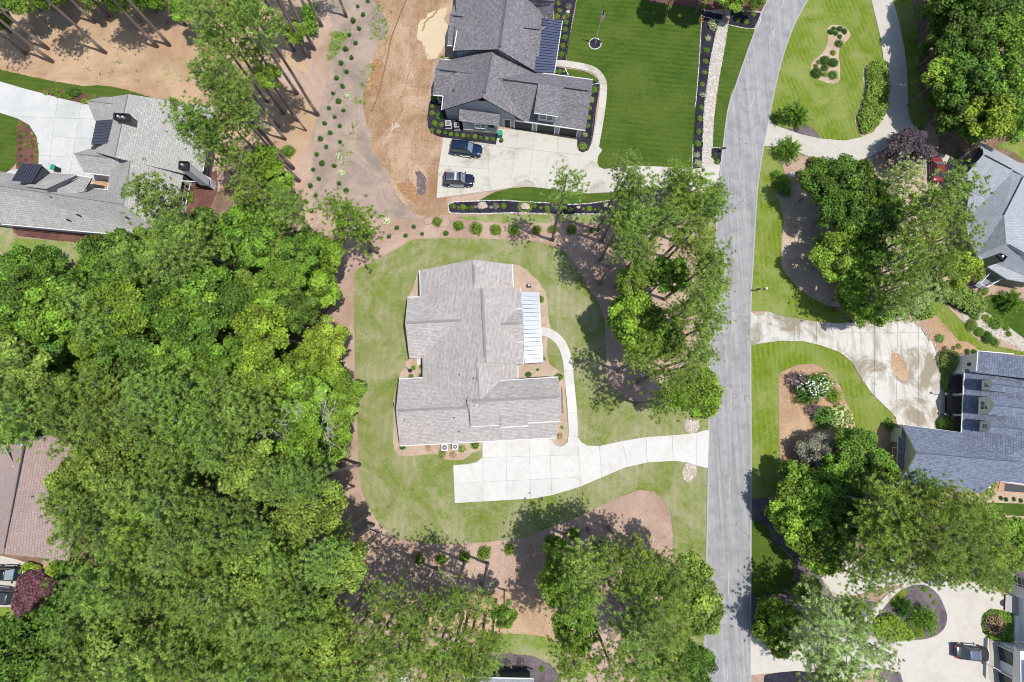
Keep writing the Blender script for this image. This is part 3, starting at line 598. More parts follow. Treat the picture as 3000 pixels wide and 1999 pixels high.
edging('white stones along the lawn side of the black strip', '20: 1742 140 1720 560 1690 920 1682 980', .09, .17)
edging('white stones at the foot of the black strip', '20: 1662 1335 1655 1550', .09, .17)
edging('white stones along the street side of the river rock', '20: 1985 235 1930 560 1900 700 1870 880 1850 1100 1840 1350', .08, .16)
edging('white stones between mulch and river rock', '20: 1905 205 1830 500 1800 720 1765 980 1752 1300', .07, .17)
edging('white stones along the top of the black strip', '20: 1742 92 1850 118 1935 130', .09, .18)
edging('white stones below the top bed', '20: 1745 148 1820 172 1900 190', .09, .18)
edging('white stones round the small mulch square', '20: 2015 92 2150 108 2285 122 2225 265 1980 228', .09, .18)
edging('white stones round the bed at the drive corner', '20: 1830 1362 1925 1368 1915 1500 1905 1540', .09, .18)
edging('white stones by the walk end of the porch bed', '20: 490 635 515 690', .12, .2)
edging('white stones at the top of the garage bed', '20: 742 778 798 768', .10, .2)
edging('solitary white path stones in the black front bed', '20: 575 60 550 200 540 330 520 380 495 480 485 540', .05, .42)
edging('white path stones in the garage bed', '20: 795 810 780 960 755 1060 740 1170 725 1300 700 1360 650 1390 612 1380 605 1320', .05, .45)
edging('rock edge of the stained driveway', '31: 1300 1370 1400 1440 1470 1530 1500 1568 32: 1530 40 1560 120', .16, .2, 'stone', jit=.25)
def rockfill(label, pts, dens, r0, r1, mat='stone', z=.04):
    w = [W2(*p) for p in pts]; xs = [p[0] for p in w]; ys = [p[1] for p in w]; mbx = MB()
    A = abs(sum(w[i][0]*w[(i+1) % len(w)][1]-w[(i+1) % len(w)][0]*w[i][1] for i in range(len(w))))/2; k = 0; tgt = int(A*dens); tries = 0
    while k < tgt and tries < tgt*6:
        tries += 1; x, y = random.uniform(min(xs), max(xs)), random.uniform(min(ys), max(ys)); ins = False
        for i in range(len(w)):
            (x1, y1), (x2, y2) = w[i], w[(i+1) % len(w)]
            if (y1 > y) != (y2 > y) and x < (x2-x1)*(y-y1)/(y2-y1)+x1: ins = not ins
        if ins: octa(mbx, (x, y, z), random.uniform(r0, r1), random.choice((0, 0, 1, 2))); k += 1
    tag(mbx.build('river_rocks', [M[mat], M['boulder'], M['stonew']]), label, kind='stuff')
rr = pl('20: 1905 205 1980 232 1930 560 1900 700 1870 880 1850 1100 1838 1360 1832 1420 1850 1470 1880 1510 1860 1540 1745 1552 1745 1300 1768 980 1802 720 1832 500')
sheet('river_rock_bed', rr, .04, M['stone'], 0, .02, 'pale river rock strip beside the black mulch'); rockfill('pale river rocks filling the strip', rr, 14, .07, .17)
for lab, c, s in (('river rocks on the upper side of the driveway mouth', (1655, 770), (68, 80)), ('river rocks on the lower side of the driveway mouth', (1630, 1200), (64, 92))):
    pp = [zz('22', *q) for q in rot([(c[0]+s[0]*math.cos(a), c[1]+s[1]*math.sin(a)) for a in [i*.35 for i in range(18)]], c, R_(12))]
    sheet('river_rock_bed', pp, .05, M['boulder'], 0, .04, lab.replace('river rocks', 'oval rock bed')); rockfill(lab, pp, 30, .06, .15)
rockfill('pale gravel stones at the right edge', pl('31: 1980 1300 2180 1440 2352 1560 32: 2352 100 2190 0 31: 1950 1500'), 6, .08, .2)
def boulder(px, py, r, label, group, mat='boulder'):
    bm = bmesh.new(); bmesh.ops.create_icosphere(bm, subdivisions=2, radius=1)
    for v in bm.verts:
        f = random.uniform(.82, 1.15); v.co = Vector((v.co.x*f*r, v.co.y*f*r*random.uniform(.7, .8), max(v.co.z, -.3)*f*r*.5))
    me = bpy.data.meshes.new('boulder'); bm.to_mesh(me); bm.free(); o = link('boulder', me, None, [M[mat]]); o.location = (*W2(px, py), .05); tag(o, label, 'boulder', group)
boulder(*zz('11', 2078, 325), .85, 'large tan boulder at the left end of the long black bed', 'boulders in the black beds')
boulder(*zz('11', 2158, 338), .38, 'small blue grey block beside the large tan boulder', 'boulders in the black beds', 'acd')
boulder(*zz('11', 2015, 335), .30, 'small grey rock left of the large tan boulder', 'boulders in the black beds', 'acd')
boulder(*zz('21', 120, 333), .80, 'tan boulder ringed by yellow plants in the middle of the bed', 'boulders in the black beds')
boulder(*zz('21', 610, 338), .35, 'small brown rock in the right part of the bed', 'boulders in the black beds')
boulder(*zz('21', 878, 325), .60, 'pale pinkish boulder under the pine branches', 'boulders in the black beds', 'stone')
boulder(*zz('20', 1955, 50), .7, 'shaded boulder at the top of the river rock strip', 'boulders in the black beds')
# drip hoses in the planting strip
def hose(label, s, r=.02):
    w = [Vector((*W2(*p), .05)) for p in smooth(pl(s), 6, False)]; mbx = MB()
    for a, b in zip(w, w[1:]): mbx.tube(a, b, r, n=4, cap=False)
    tag(mbx.build('drip_hose', M['black']), label, 'hose', 'drip hoses among the young shrubs')
hose('thin black drip hose running down between the two conifer rows', '10: 955 170 930 230 900 330 850 480 810 620 790 720 740 830 700 900 660 960')
hose('looped black hose beside the large round shrub', '11: 1660 430 1570 430 1540 460 1560 500 1600 490 1640 470')
hose('black hose leading right of the large round shrub', '11: 1760 400 1770 440 1790 480 1770 510 1720 520 1660 520 1680 550')
hose('black hose in the lower straw bed near the round bushes', '13: 960 30 1020 130 1060 200 1075 290')
# wheel-cut gully along the soil edge
for s in ('10: 1380 0 1300 200 1240 360 1210 520 1170 680 1130 850 1090 960 1060 1030', ):
    w = [W2(*p) for p in smooth(pl(s), 5, False)]; tag(ribbon('gully', w, -.14, .12, .01, .03, flat('wet_gully', (.22, .12, .06), .95, var=.4)), 'narrow eroded gully in the bare soil', kind='structure')
for s_, w_0, w_1 in (('10: 1350 860 1320 930 1340 1000 1300 1080 1260 1150', -.1, .16), ('10: 1200 1330 1190 1420 1160 1530 1150 1568', -.12, .1), ('10: 1690 60 1640 130 1560 200 1530 290', -.12, .16), ('10: 1480 380 1430 560 1400 700 1350 860', -.07, .07), ('10: 1620 540 1560 640 1500 760 1480 900', -.08, .1), ('10: 1330 20 1260 220 1200 400 1160 560 1110 760 1070 900', -.07, .06)):
    w = [W2(p[0]+random.uniform(-3, 3), p[1]) for p in smooth(pl(s_), 5, False)]; tag(ribbon('gully', w, w_0, w_1, .012, .031, M['rutm'] if 'rutm' in M else M.setdefault('rutm', flat('damp_orange_soil', (.30, .17, .09), .95, var=.4))), 'wheel rut or wash line in the bare soil', kind='structure')
sheet('wet_patch', pl('11: 1300 130 1400 100 1480 160 1540 260 1480 300 1380 250'), .028, M['rutm'], 3, .3)
sheet('wet_patch', pl('10: 1070 560 1160 540 1180 640 1120 800 1040 860 1030 760 1080 660'), .022, M['rutm'], 3, .35)
sheet('straw_bed', pl('13: 1400 745 2352 735 23: 400 700 560 900 470 1130 400 1190 200 1140 0 1125 13: 2200 1140 2000 1150 1500 1000'), .012, M['orange'], 0, .15, 'fresh orange straw below the lower bush row')
sheet('wet_patch', pl('11: 1470 20 1500 0 1540 60 1560 180 1520 230 1490 180 1465 100'), .03, flat('wet_soil', (.13, .1, .11), .8, var=.3, scale=1.5), 2, .4, 'dark wet patch on the soil by the drive')
# ------------------------------------------------------------------ houses
def Q(k, t): return P(*zz(k, t[0], t[1]), t[2])
def roof_uv(o):
    me = o.data; uv = me.uv_layers.new(name='UVMap')
    for p in me.polygons:
        n = p.normal; s = Vector((n.x, n.y, 0)); s = s.normalized() if s.length > .02 else Vector((0, -1, 0))
        e = Vector((-s.y, s.x, 0)); cosz = max(.3, n.z)
        for li in p.loop_indices:
            v = me.vertices[me.loops[li].vertex_index].co; uv.data[li].uv = (v.dot(e), -v.xy.dot(s.xy)/cosz)
def inset_poly(pts, ds):
    """pts 2D, ds inset distance per edge i -> i+1"""
    n = len(pts); pts = [Vector(p) for p in pts]; ar = sum(pts[i].cross(pts[(i+1) % n]) for i in range(n)); sg = 1 if ar > 0 else -1
    L = []
    for i in range(n):
        a, b = pts[i], pts[(i+1) % n]; t = (b-a).normalized(); nn = Vector((-t.y, t.x))*sg; L.append((a+nn*ds[i], t))
    out = []
    for i in range(n):
        (p, t), (q, u) = L[i-1], L[i]; den = t.cross(u)
        out.append(q if abs(den) < .05 else p+t*((q-p).cross(u)/den))
    return out
def wing(par, k, a, b, c, d, r1, r2, mat, wall, ins=(.45,)*4, ends='gg', t=.2, base=0., trim='trim', walls=True, zadj=0):
    A, B, C, D, R1, R2 = [Q(k, v) for v in (a, b, c, d, r1, r2)]
    m = MB(); m.slab([A, B, R2, R1], t); m.slab([C, D, R1, R2], t)
    if ends[0] == 'h': m.slab([D, A, R1], t)
    if ends[1] == 'h': m.slab([B, C, R2], t)
    o = m.build('roof', [mat, M[trim]], par); roof_uv(o)
    cap = MB(); cap.tube(R1, R2, .06, n=6)
    cap.build('ridge_cap', mat, o)
    f = inset_poly([A.xy, B.xy, C.xy, D.xy], [ins[0], ins[1], ins[2], ins[3]])
    w = MB(); zt = [A.z, B.z, C.z, D.z]
    if walls:
        for i in range(4):
            j = (i+1) % 4; p, q = f[i], f[j]
            vs = [(*p, base), (*q, base), (*q, zt[j]-.04), (*p, zt[i]-.04)]
            if i == 1 and ends[1] == 'g': vs.insert(3, (*(R2.xy+(R1-R2).xy.normalized()*ins[1]), R2.z-t-.03))
            if i == 3 and ends[0] == 'g': vs.insert(3, (*(R1.xy+(R2-R1).xy.normalized()*ins[3]), R1.z-t-.03))
            w.add(vs, [list(range(len(vs)))])
        w.build('wall', wall, par)
    return dict(f=f, A=A, B=B, C=C, D=D, R1=R1, R2=R2, roof=o)
def slabroof(par, k, pts, mat, t=.2, trim='trim', name='roof'):
    m = MB(); m.slab([Q(k, p) for p in pts], t); o = m.build(name, [mat, M[trim]], par); roof_uv(o); return o
def gutter(par, k, *pts, mat='trim', r=.07, name='gutter'):
    q = [Q(k, p) for p in pts]; m = MB()
    for a, b in zip(q, q[1:]): m.tube(a, b, r, n=5)
    return m.build(name, M[mat], par)
def ridge_vent(par, k, a, b, mat, w=.36):
    A, B = Q(k, a), Q(k, b); d = B-A; L = d.length; ang = math.atan2(d.y, d.x); tilt = math.asin(max(-1, min(1, d.z/L)))
    Mx = Matrix.Translation((A+B)/2+Vector((0, 0, .06)))@Matrix.Rotation(ang, 4, 'Z')@Matrix.Rotation(-tilt, 4, 'Y')
    m = MB(); m.box((0, 0, 0), (L, w, .07), M=Mx, m=1); n = int(L/.3)
    for i in range(n): m.box((-L/2+(i+.5)*L/n, 0, .035), (L/n-.03, w-.12, .05), M=Mx, m=0)
    return m.build('ridge_vent', [mat, M['acd']], par)
def vent(par, k, p, r=.1, h=.35, mat='dark'):
    a = Q(k, p); return MB().tube(a-Vector((0, 0, .3)), a+Vector((0, 0, h)), r, n=8).build('roof_vent', M[mat], par)
def wallwin(par, p, out, w, h, cols=2, rows=2, frame='trim', glass='glass', name='window'):
    """window centred at p on a wall whose outward direction is out"""
    o2 = Vector(out).normalized(); ang = math.atan2(o2.y, o2.x)
    Mx = Matrix.Translation(p)@Matrix.Rotation(ang, 4, 'Z')   # local x = outwards, y = along
    m = MB(); fw = .09
    m.box((.03, 0, h/2+fw/2), (.12, w+2*fw, fw), M=Mx); m.box((.03, 0, -h/2-fw/2), (.16, w+2*fw, fw), M=Mx)
    for s in (-1, 1): m.box((.03, s*(w/2+fw/2), 0), (.12, fw, h), M=Mx)
    for i in range(1, cols): m.box((.035, -w/2+w*i/cols, 0), (.07, .05, h), M=Mx)
    for i in range(1, rows): m.box((.034, 0, -h/2+h*i/rows), (.06, w, .04), M=Mx)
    f = m.build(name, M[frame], par)
    for i in range(cols):
        for j in range(rows):
            MB().box((.008, -w/2+w*(i+.5)/cols, -h/2+h*(j+.5)/rows), (.012, w/cols-.06, h/rows-.05), M=Mx).build('pane', M[glass], f)
    return f
def garage(par, p, out, w, h=2.3, mat='glass', frame='trim'):
    o2 = Vector(out).normalized(); ang = math.atan2(o2.y, o2.x); Mx = Matrix.Translation(p)@Matrix.Rotation(ang, 4, 'Z')
    m = MB()
    m.box((.0, 0, h+.08), (.14, w+.3, .16), M=Mx)
    for s in (-1, 1): m.box((0, s*(w/2+.075), h/2), (.14, .15, h), M=Mx)
    f = m.build('garage_door', M[frame], par)
    for j in range(4): MB().box((-.01, 0, h*(j+.5)/4), (.05, w-.02, h/4-.03), M=Mx).build('door_panel', M[mat], f)
    return f
def outward(W, i, j, t=.5):
    f = W['f']; c = sum((Vector(p) for p in f), Vector((0, 0)))/4; p = f[i].lerp(f[j], t); d = (f[j]-f[i]).normalized(); n = Vector((-d.y, d.x))
    if (p-c).dot(n) < 0: n = -n
    return n
def onwall(W, i, j, px, py, z):
    """closest point of wall line i-j to the photo point at height z"""
    f = W['f']; q = P(px, py, z).xy; d = (f[j]-f[i]); t = (q-f[i]).dot(d)/d.length_squared; n = outward(W, i, j)
    p = f[i]+d*t+n*.03; return Vector((*p, z)), n
def metal_panels(par, k, a, b, c, d, n, mat, rib=None, t=.06, rows=1):
    """standing seam roof: quad a-b (one side) d-c (other side); n strips between a..d"""
    A, B, C, D = [Q(k, v) for v in (a, b, c, d)]
    for i in range(n):
        u0, u1 = i/n+.004, (i+1)/n-.004
        p = [A.lerp(D, u0), B.lerp(C, u0), B.lerp(C, u1), A.lerp(D, u1)]
        m = MB(); m.slab(p, t, 0, 0); e = (A.lerp(D, (i+1)/n)+Vector((0, 0, .03)), B.lerp(C, (i+1)/n)+Vector((0, 0, .03)))
        m.tube(e[0], e[1], .028, n=4, m=1)
        m.build('metal_panel', [mat, rib or mat], par)
def box_between(par, name, k, pts, z0, mat):
    """vertical block under a horizontal polygon"""
    q = [Q(k, p) for p in pts]; m = MB(); m.prism([tuple(v.xy) for v in q], z0, q[0].z); return m.build(name, mat, par)
def house(label, px, py, name='house', cat='house'):
    o = empty(name, (0, 0, 0)); tag(o, label, cat); return o
V2 = lambda x, y: Vector((x, y))
# ---- central house
h1 = house('large single storey house with light pinkish grey shingles in the centre', 0, 0); S1 = M['sh1']; w_ = M['sd_light']
A_ = wing(h1, 'S', (1229, 792, 2.7), (1233, 890, 2.7), (1506, 880, 2.7), (1501, 775, 2.7), (1385, 761, 6.0), (1390, 890, 6.0), S1, w_)
B_ = wing(h1, 'S', (1238, 853, 2.7), (1240, 1064, 2.7), (1535, 1068, 2.7), (1524, 848, 2.7), (1411, 845, 6.6), (1423, 1062, 6.6), S1, w_)
C_ = wing(h1, 'S', (1194, 871, 2.7), (1420, 862, 2.7), (1420, 1040, 2.7), (1199, 1050, 2.7), (1187, 946, 5.0), (1425, 935, 5.0), S1, w_)
D_ = wing(h1, 'S', (1237.5, 1035, 2.7), (1238.5, 1160, 2.7), (1519, 1160, 2.7), (1516, 1050, 2.7), (1396, 1045, 6.1), (1406, 1190, 6.1), S1, w_)
E_ = wing(h1, 'S', (1169, 1110, 2.7), (1500, 1098, 2.7), (1631, 1282, 2.7), (1171, 1306, 2.7), (1160, 1204, 5.1), (1632, 1178, 5.1), S1, w_)
F_ = wing(h1, 'S', (1376, 1118, 4.05), (1636, 1104.6, 4.05), (1642, 1234, 4.05), (1380, 1249, 4.05), (1368, 1176, 6.1), (1641, 1163, 6.1), S1, w_, ins=(.25, .3, .25, .3))
G_ = wing(h1, 'S', (1531, 905, 3.1), (1455, 908, 3.1), (1457, 1006, 3.1), (1535, 1002, 3.1), (1533, 948, 4.7), (1455, 951, 4.7), S1, w_)
slabroof(h1, 'S', [(1374, 1185, 6.22), (1463, 1180, 6.22), (1463, 1246, 4.45), (1379, 1250, 4.45)], S1, .22)
slabroof(h1, 'S', [(1465, 1205, 5.4), (1546, 1200, 5.4), (1547, 1248, 4.0), (1466, 1253, 4.0)], S1, .12)
for a, b in (((1388, 777), (1389.5, 829)),): ridge_vent(h1, 'S', (*a, 6.05), (*b, 6.05), S1)
ridge_vent(h1, 'S', (1412, 848, 6.65), (1422.5, 1048, 6.65), S1); ridge_vent(h1, 'S', (1191, 946.5, 5.05), (1355, 939, 5.05), S1)
ridge_vent(h1, 'S', (1398, 1077, 6.15), (1401, 1119, 6.15), S1); ridge_vent(h1, 'S', (1168, 1204, 5.15), (1366, 1195, 5.15), S1)
ridge_vent(h1, 'S', (1384, 1176, 6.15), (1634, 1164, 6.15), S1); ridge_vent(h1, 'S', (1464, 949.5, 4.75), (1516, 947, 4.75), S1)
gutter(h1, 'S', (1172, 1307, 2.75), (1631, 1283, 2.75)); gutter(h1, 'S', (1169, 1110, 2.75), (1238, 1106.5, 2.75)); gutter(h1, 'S', (1194, 871, 2.75), (1232, 870, 2.75))
gutter(h1, 'S', (1457, 1116, 4.1), (1635, 1104.6, 4.1)); gutter(h1, 'S', (1380, 1250, 4.4), (1463, 1246, 4.4)); gutter(h1, 'S', (1466, 1253, 4.0), (1547, 1248, 4.0)); gutter(h1, 'S', (1547, 1240, 4.1), (1642, 1234.6, 4.1))
gutter(h1, 'S', (1501, 775, 2.75), (1504, 840, 2.75)); gutter(h1, 'S', (1524, 848, 2.75), (1530, 952, 2.75), (1535, 1068, 2.75)); gutter(h1, 'S', (1516.5, 1073, 2.75), (1518, 1110, 2.75)); gutter(h1, 'S', (1229, 792, 2.75), (1231, 868, 2.75), mat='trim', r=.05)
gutter(h1, 'S', (1505, 906, 3.2), (1531, 905, 3.15)); gutter(h1, 'S', (1508, 1003, 3.2), (1533, 1002, 3.15))
for p in ((1350, 839, 4.9), (1345, 1098, 5.0), (1388, 1109, 6.), (1389, 1188, 6.), (1185, 1229, 4.4), (1330, 1224, 4.6), (1345, 1265, 3.5)): vent(h1, 'S', p, .11, .12)
porch = empty('porch_roof', (0, 0, 0)); porch.parent = h1
for i in (0,):
    k = 'S'; A, B, C, D = [Q(k, v) for v in ((1525.5, 855.5, 3.05), (1577.5, 856.5, 2.6), (1590, 1062, 2.6), (1537, 1066, 3.05))]
    for i in range(17):
        u0, u1 = i/17+.003, (i+1)/17-.003; p = [A.lerp(D, u0), B.lerp(C, u0), B.lerp(C, u1), A.lerp(D, u1)]
        m = MB(); m.slab(p, .05); um = (i+.5)/17
        m.tube(A.lerp(D, um)+Vector((0, 0, .02)), B.lerp(C, um)+Vector((0, 0, .01)), .03, n=4, m=1); m.tube(A.lerp(D, u1)+Vector((0, 0, .03)), B.lerp(C, u1)+Vector((0, 0, .02)), .022, n=4, m=1)
        m.build('metal_panel', [M['mr_light'], M['mr_rib']], porch)
gutter(h1, 'S', (1578, 857, 2.55), (1590.5, 1062.5, 2.55)); gutter(h1, 'S', (1537, 1067, 3.0), (1590.5, 1063, 2.55), mat='dark', r=.05)
for p in ((1573, 864), (1577, 930), (1581, 995), (1584, 1054)):
    q = Q('S', (*p, 2.5)); MB().box((q.x, q.y, 1.2), (.22, .22, 2.4)).build('porch_post', M['trim'], h1)
slabroof(h1, 'S', [(1643, 1135, 2.3), (1647.5, 1135, 2.15), (1651.5, 1211, 2.15), (1645, 1212, 2.3)], M['sh2'], .1, 'dark', 'awning')
for px, py in ((1430, 1293), (1480, 1291)): pass
for px in (1455, 1530): p, n = onwall(E_, 2, 3, px, 1285, 0); garage(h1, p, n, 2.75, 2.2, 'trim')
p, n = onwall(E_, 2, 3, 1240, 1300, 1.5); wallwin(h1, p, n, 1.2, 1.2)
p, n = onwall(A_, 3, 0, 1330, 770, 1.5); wallwin(h1, p, n, 1.6, 1.3)
# ---- grey house at the top
h2 = house('grey house with charcoal shingles and three garage bays behind two dark SUVs', 0, 0); S2 = M['sh2']; g2 = M['sd_grey']
N2 = wing(h2, 'U', (330, -260, 4.2), (287, 543, 4.9), (1180, 775, 2.9), (1310, -220, 2.9), (880, -260, 7.9), (760, 527, 7.9), S2, g2, trim='dark', t=.25)
W1 = wing(h2, 'U', (610, 60, 2.8), (292, 55, 2.8), (220, 488, 2.8), (600, 520, 2.8), (540, 195, 5.1), (247, 160, 5.1), S2, g2)
W2_ = wing(h2, 'U', (500, 650, 2.8), (145, 632, 2.8), (66, 1018, 2.8), (470, 1060, 2.8), (460, 785, 5.2), (92, 735, 5.2), S2, g2)
S2w = wing(h2, 'U', (262, 640, 2.8), (158, 1178, 2.8), (1046, 1300, 2.8), (1150, 700, 2.8), (702, 530, 7.0), (597, 1045, 7.0), S2, g2, trim='dark', t=.22)
G2 = wing(h2, 'U', (1050, 757, 2.8), (1775, 853, 2.8), (1695, 1395, 2.8), (960, 1292, 2.8), (640, 820, 5.9), (1765, 976, 5.9), S2, g2)
slabroof(h2, 'U', [(1192, 893, 6.2), (1462, 935, 6.2), (1407, 1246, 5.35), (1146, 1208, 5.35)], S2, .16)
ce = wing(h2, 'U', (1272, 280, 3.1), (960, 235, 3.1), (960, 640, 3.1), (1195, 640, 3.1), (1228, 320, 5.3), (880, 285, 5.3), S2, g2)
ce2 = wing(h2, 'U', (1400, -260, 2.9), (1000, -260, 2.9), (1000, 120, 2.9), (1346, 212, 2.9), (1366, 14, 5.4), (900, -30, 5.4), S2, g2)
ridge_vent(h2, 'U', (848, 0, 7.95), (778, 500, 7.95), S2, .5); ridge_vent(h2, 'U', (690, 600, 7.05), (618, 990, 7.05), S2, .5)
for a, b, z in (((288, 170), (450, 190), 5.1), ((140, 748), (320, 770), 5.2), ((812, 848), (1722, 972), 5.95), ((1022, 298), (1205, 320), 5.3), ((1170, 2), (1330, 18), 5.4)): gutter(h2, 'U', (*a, z+.05), (*b, z+.05), mat='dark', r=.06, name='ridge_strip')
# white eave trims seen in the photo
for pts in ([(325, 330, 4.95), (285, 545, 4.95)], [(1290, 125, 3.0), (1272, 275, 3.0)], [(1210, 615, 2.95), (1180, 775, 2.95)], [(66, 1018, 2.85), (172, 1028, 2.85)], [(1146, 1210, 5.3), (1407, 1248, 5.3)], [(1180, 775, 2.9), (1775, 853, 2.9)], [(1046, 1300, 2.8), (1695, 1397, 2.8)], [(175, 1030, 2.85), (158, 1178, 2.85)], [(218, 488, 2.85), (275, 490, 2.85)], [(395, 0, 2.9), (385, 60, 2.9)], [(145, 632, 2.85), (262, 645, 2.85)]): gutter(h2, 'U', *pts)
# cheek of the dormer and its two windows
q = [Q('U', v) for v in ((1192, 1205, 5.2), (1378, 1232, 5.2), (1398, 1000, 5.2), (1212, 975, 5.2))]
MB().prism([tuple(v.xy) for v in q], 3.2, 5.2).build('dormer_wall', g2, h2)
nn = (q[0].xy-q[3].xy).normalized()
for x in (1243, 1317):
    a, b = q[0].xy, q[1].xy; d = b-a; t = (P(*zz('U', x, 1255), 4.1).xy-a).dot(d)/d.length_squared; wallwin(h2, Vector((*(a+d*t+nn*.02), 4.5)), nn, .9, 1.15, 1, 2)
# gable wall, pent roof, bump-out
slabroof(h2, 'U', [(352, 1165, 3.5), (782, 1224, 3.5), (772, 1342, 2.75), (343, 1288, 2.75)], S2, .14)
bq = [P(*zz('U', *v), 0) for v in ((395, 1398), (752, 1430), (790, 1310), (420, 1270))]
MB().prism([tuple(v.xy) for v in bq], 0, 2.8).build('wall', g2, h2); bb = [v.xy for v in bq]
bn = Vector(((bb[1]-bb[0]).y, -(bb[1]-bb[0]).x)).normalized()
if bn.y > 0: bn = -bn
MB().prism([tuple(bb[0]+bn*.10), tuple(bb[1]+bn*.10), tuple(bb[1]-bn*.0), tuple(bb[0]-bn*.0)], 0, .55).build('base_ledge', M['stone'], h2)
for t in (.44, .60): wallwin(h2, Vector((*(bb[0].lerp(bb[1], t)+bn*.02), 1.75)), bn, .78, 1.0, 1, 2, glass='glassg')
wallwin(h2, Vector((*(bb[0].lerp(bb[1], .84)+bn*.02), 2.1)), bn, .8, .5, 1, 1, frame='dark')
p, n = onwall(S2w, 1, 2, *zz('U', 862, 1365), 0); garage(h2, p, n, .95, 2.1, 'dark')
for x in (1028, 1270, 1510):
    p, n = onwall(G2 if x > 1100 else G2, 2, 3, *zz('U', x, 1400), 0); garage(h2, p+Vector((*(n*.04), 0)), n, 2.8, 2.25, 'dark')
    l = Q('U', (x+5, 1350-(1510-x)*.12, 2.45)); MB().box((p.x+n.x*.18, p.y+n.y*.18, 2.5), (.14, .14, .26)).build('wall_lamp', M['black'], h2)
p, n = onwall(W2_, 1, 2, *zz('U', 95, 1050), 1.6)
f = W2_['f']; nS = outward(W2_, 2, 3); pS = f[2].lerp(f[3], .12); wallwin(h2, Vector((*(pS+nS*.03), 1.6)), nS, .9, 1.2, 1, 2, glass='glassg')
# gable truss ornament
a = S2w['R2']; MB().slab([a+Vector((-.75, -.05, -.55)), a+Vector((.75, -.05, -.55)), a+Vector((0, -.05, -.12)), ], .12, 0, 0).build('gable_bracket', M['dark'], h2)
pr2 = empty('porch_roof', (0, 0, 0)); pr2.parent = h2
k = 'U'; A, B, C, D = [Q(k, v) for v in ((1300, 165, 3.25), (1458, 222, 2.7), (1368, 783, 2.7), (1150, 770, 3.4))]
A2 = Q(k, (1240, 185, 3.4))
for i in range(20):
    u0, u1 = i/20+.003, (i+1)/20-.003; p = [A2.lerp(D, u0), B.lerp(C, u0), B.lerp(C, u1), A2.lerp(D, u1)]
    m = MB(); m.slab(p, .05); m.tube(p[3]+Vector((0, 0, .03)), p[2]+Vector((0, 0, .03)), .035, n=4, m=1); m.build('metal_panel', [M['mr_blue'], M['mr_dark']], pr2)
gutter(h2, 'U', (1450, 225, 2.7), (1366, 783, 2.7))
for p in ((1440, 245), (1420, 390), (1398, 540), (1372, 700)): q = Q('U', (*p, 2.6)); MB().box((q.x-.25, q.y, 1.25), (.2, .2, 2.5)).build('porch_post', M['trim'], h2)
for p in ((655, 430, 6.6), (290, 965, 4.0)): vent(h2, 'U', p, .09, .25)
# ---- tan roofed house at the left
h3 = house('L shaped house with tan grey shingles and two dark chimneys at the left', 0, 0); S3 = M['sh3']; g3 = M['sd_light']
Wa = wing(h3, 'V', (1320, 118, 3), (1005, 113, 3), (925, 345, 3), (1240, 400, 3), (1290, 205, 5.0), (848, 152, 5.0), S3, g3)
M1 = wing(h3, 'V', (1010, 128, 3), (895, 640, 3), (1960, 900, 3), (2090, 215, 3), (1250, 88, 7.2), (1120, 705, 7.2), S3, M['sd_dark'])
Wb = wing(h3, 'V', (1200, 700, 3), (872, 622, 3), (824, 858, 3), (1130, 900, 3), (1150, 720, 5.0), (722, 668, 5.0), S3, g3)
M2 = wing(h3, 'V', (1090, 700, 3), (1045, 1050, 3), (1650, 1505, 3), (1795, 830, 3), (1272, 745, 6.6), (1205, 1165, 6.6), S3, g3)
L3 = wing(h3, 'V', (-300, 792, 3), (1050, 1022, 3), (1650, 1507, 3), (-300, 1318, 3), (-330, 935, 6.6), (1205, 1165, 6.6), S3, g3)
slabroof(h3, 'V', [(1845, 185, 3.6), (1430, 150, 3.6), (1600, 205, 5.2)], S3, .15)
# open corner with brick paving is a small lower court: triangular cheeks of two side gables, their eave shade painted near-black
for pts in ([(452, 1012, 6.6), (748, 880, 4.6), (492, 1100, 6.3)], [(900, 905, 4.2), (822, 1030, 5.4), (862, 985, 4.3)]): slabroof(h3, 'V', pts, M['dark'], .12, 'dark', 'gable_cheek')
slabroof(h3, 'V', [(740, 872, 4.5), (500, 858, 3.9), (235, 985, 6.5), (452, 1012, 6.62)], S3, .2)
slabroof(h3, 'V', [(752, 885, 3.6), (902, 905, 3.6), (828, 1030, 5.1), (560, 1080, 6.45), (560, 985, 5.6)], S3, .2)
metal_panels(h3, 'V', (890, 582, 3.7), (1058, 568, 5.6), (1105, 337, 5.6), (938, 350, 3.7), 8, M['mr_dark'])
slabroof(h3, 'V', [(905, 590, 3.5), (1050, 575, 5.4), (965, 632, 3.9), (885, 618, 3.5)], M['dark'], .5, 'dark', 'dormer_cheek')
metal_panels(h3, 'V', (210, 762, 4.3), (110, 932, 6.9), (310, 952, 6.9), (412, 775, 4.3), 8, M['mr_dark'])
slabroof(h3, 'V', [(405, 785, 4.2), (312, 955, 6.8), (492, 862, 3.9)], M['dark'], .3, 'dark', 'dormer_cheek')
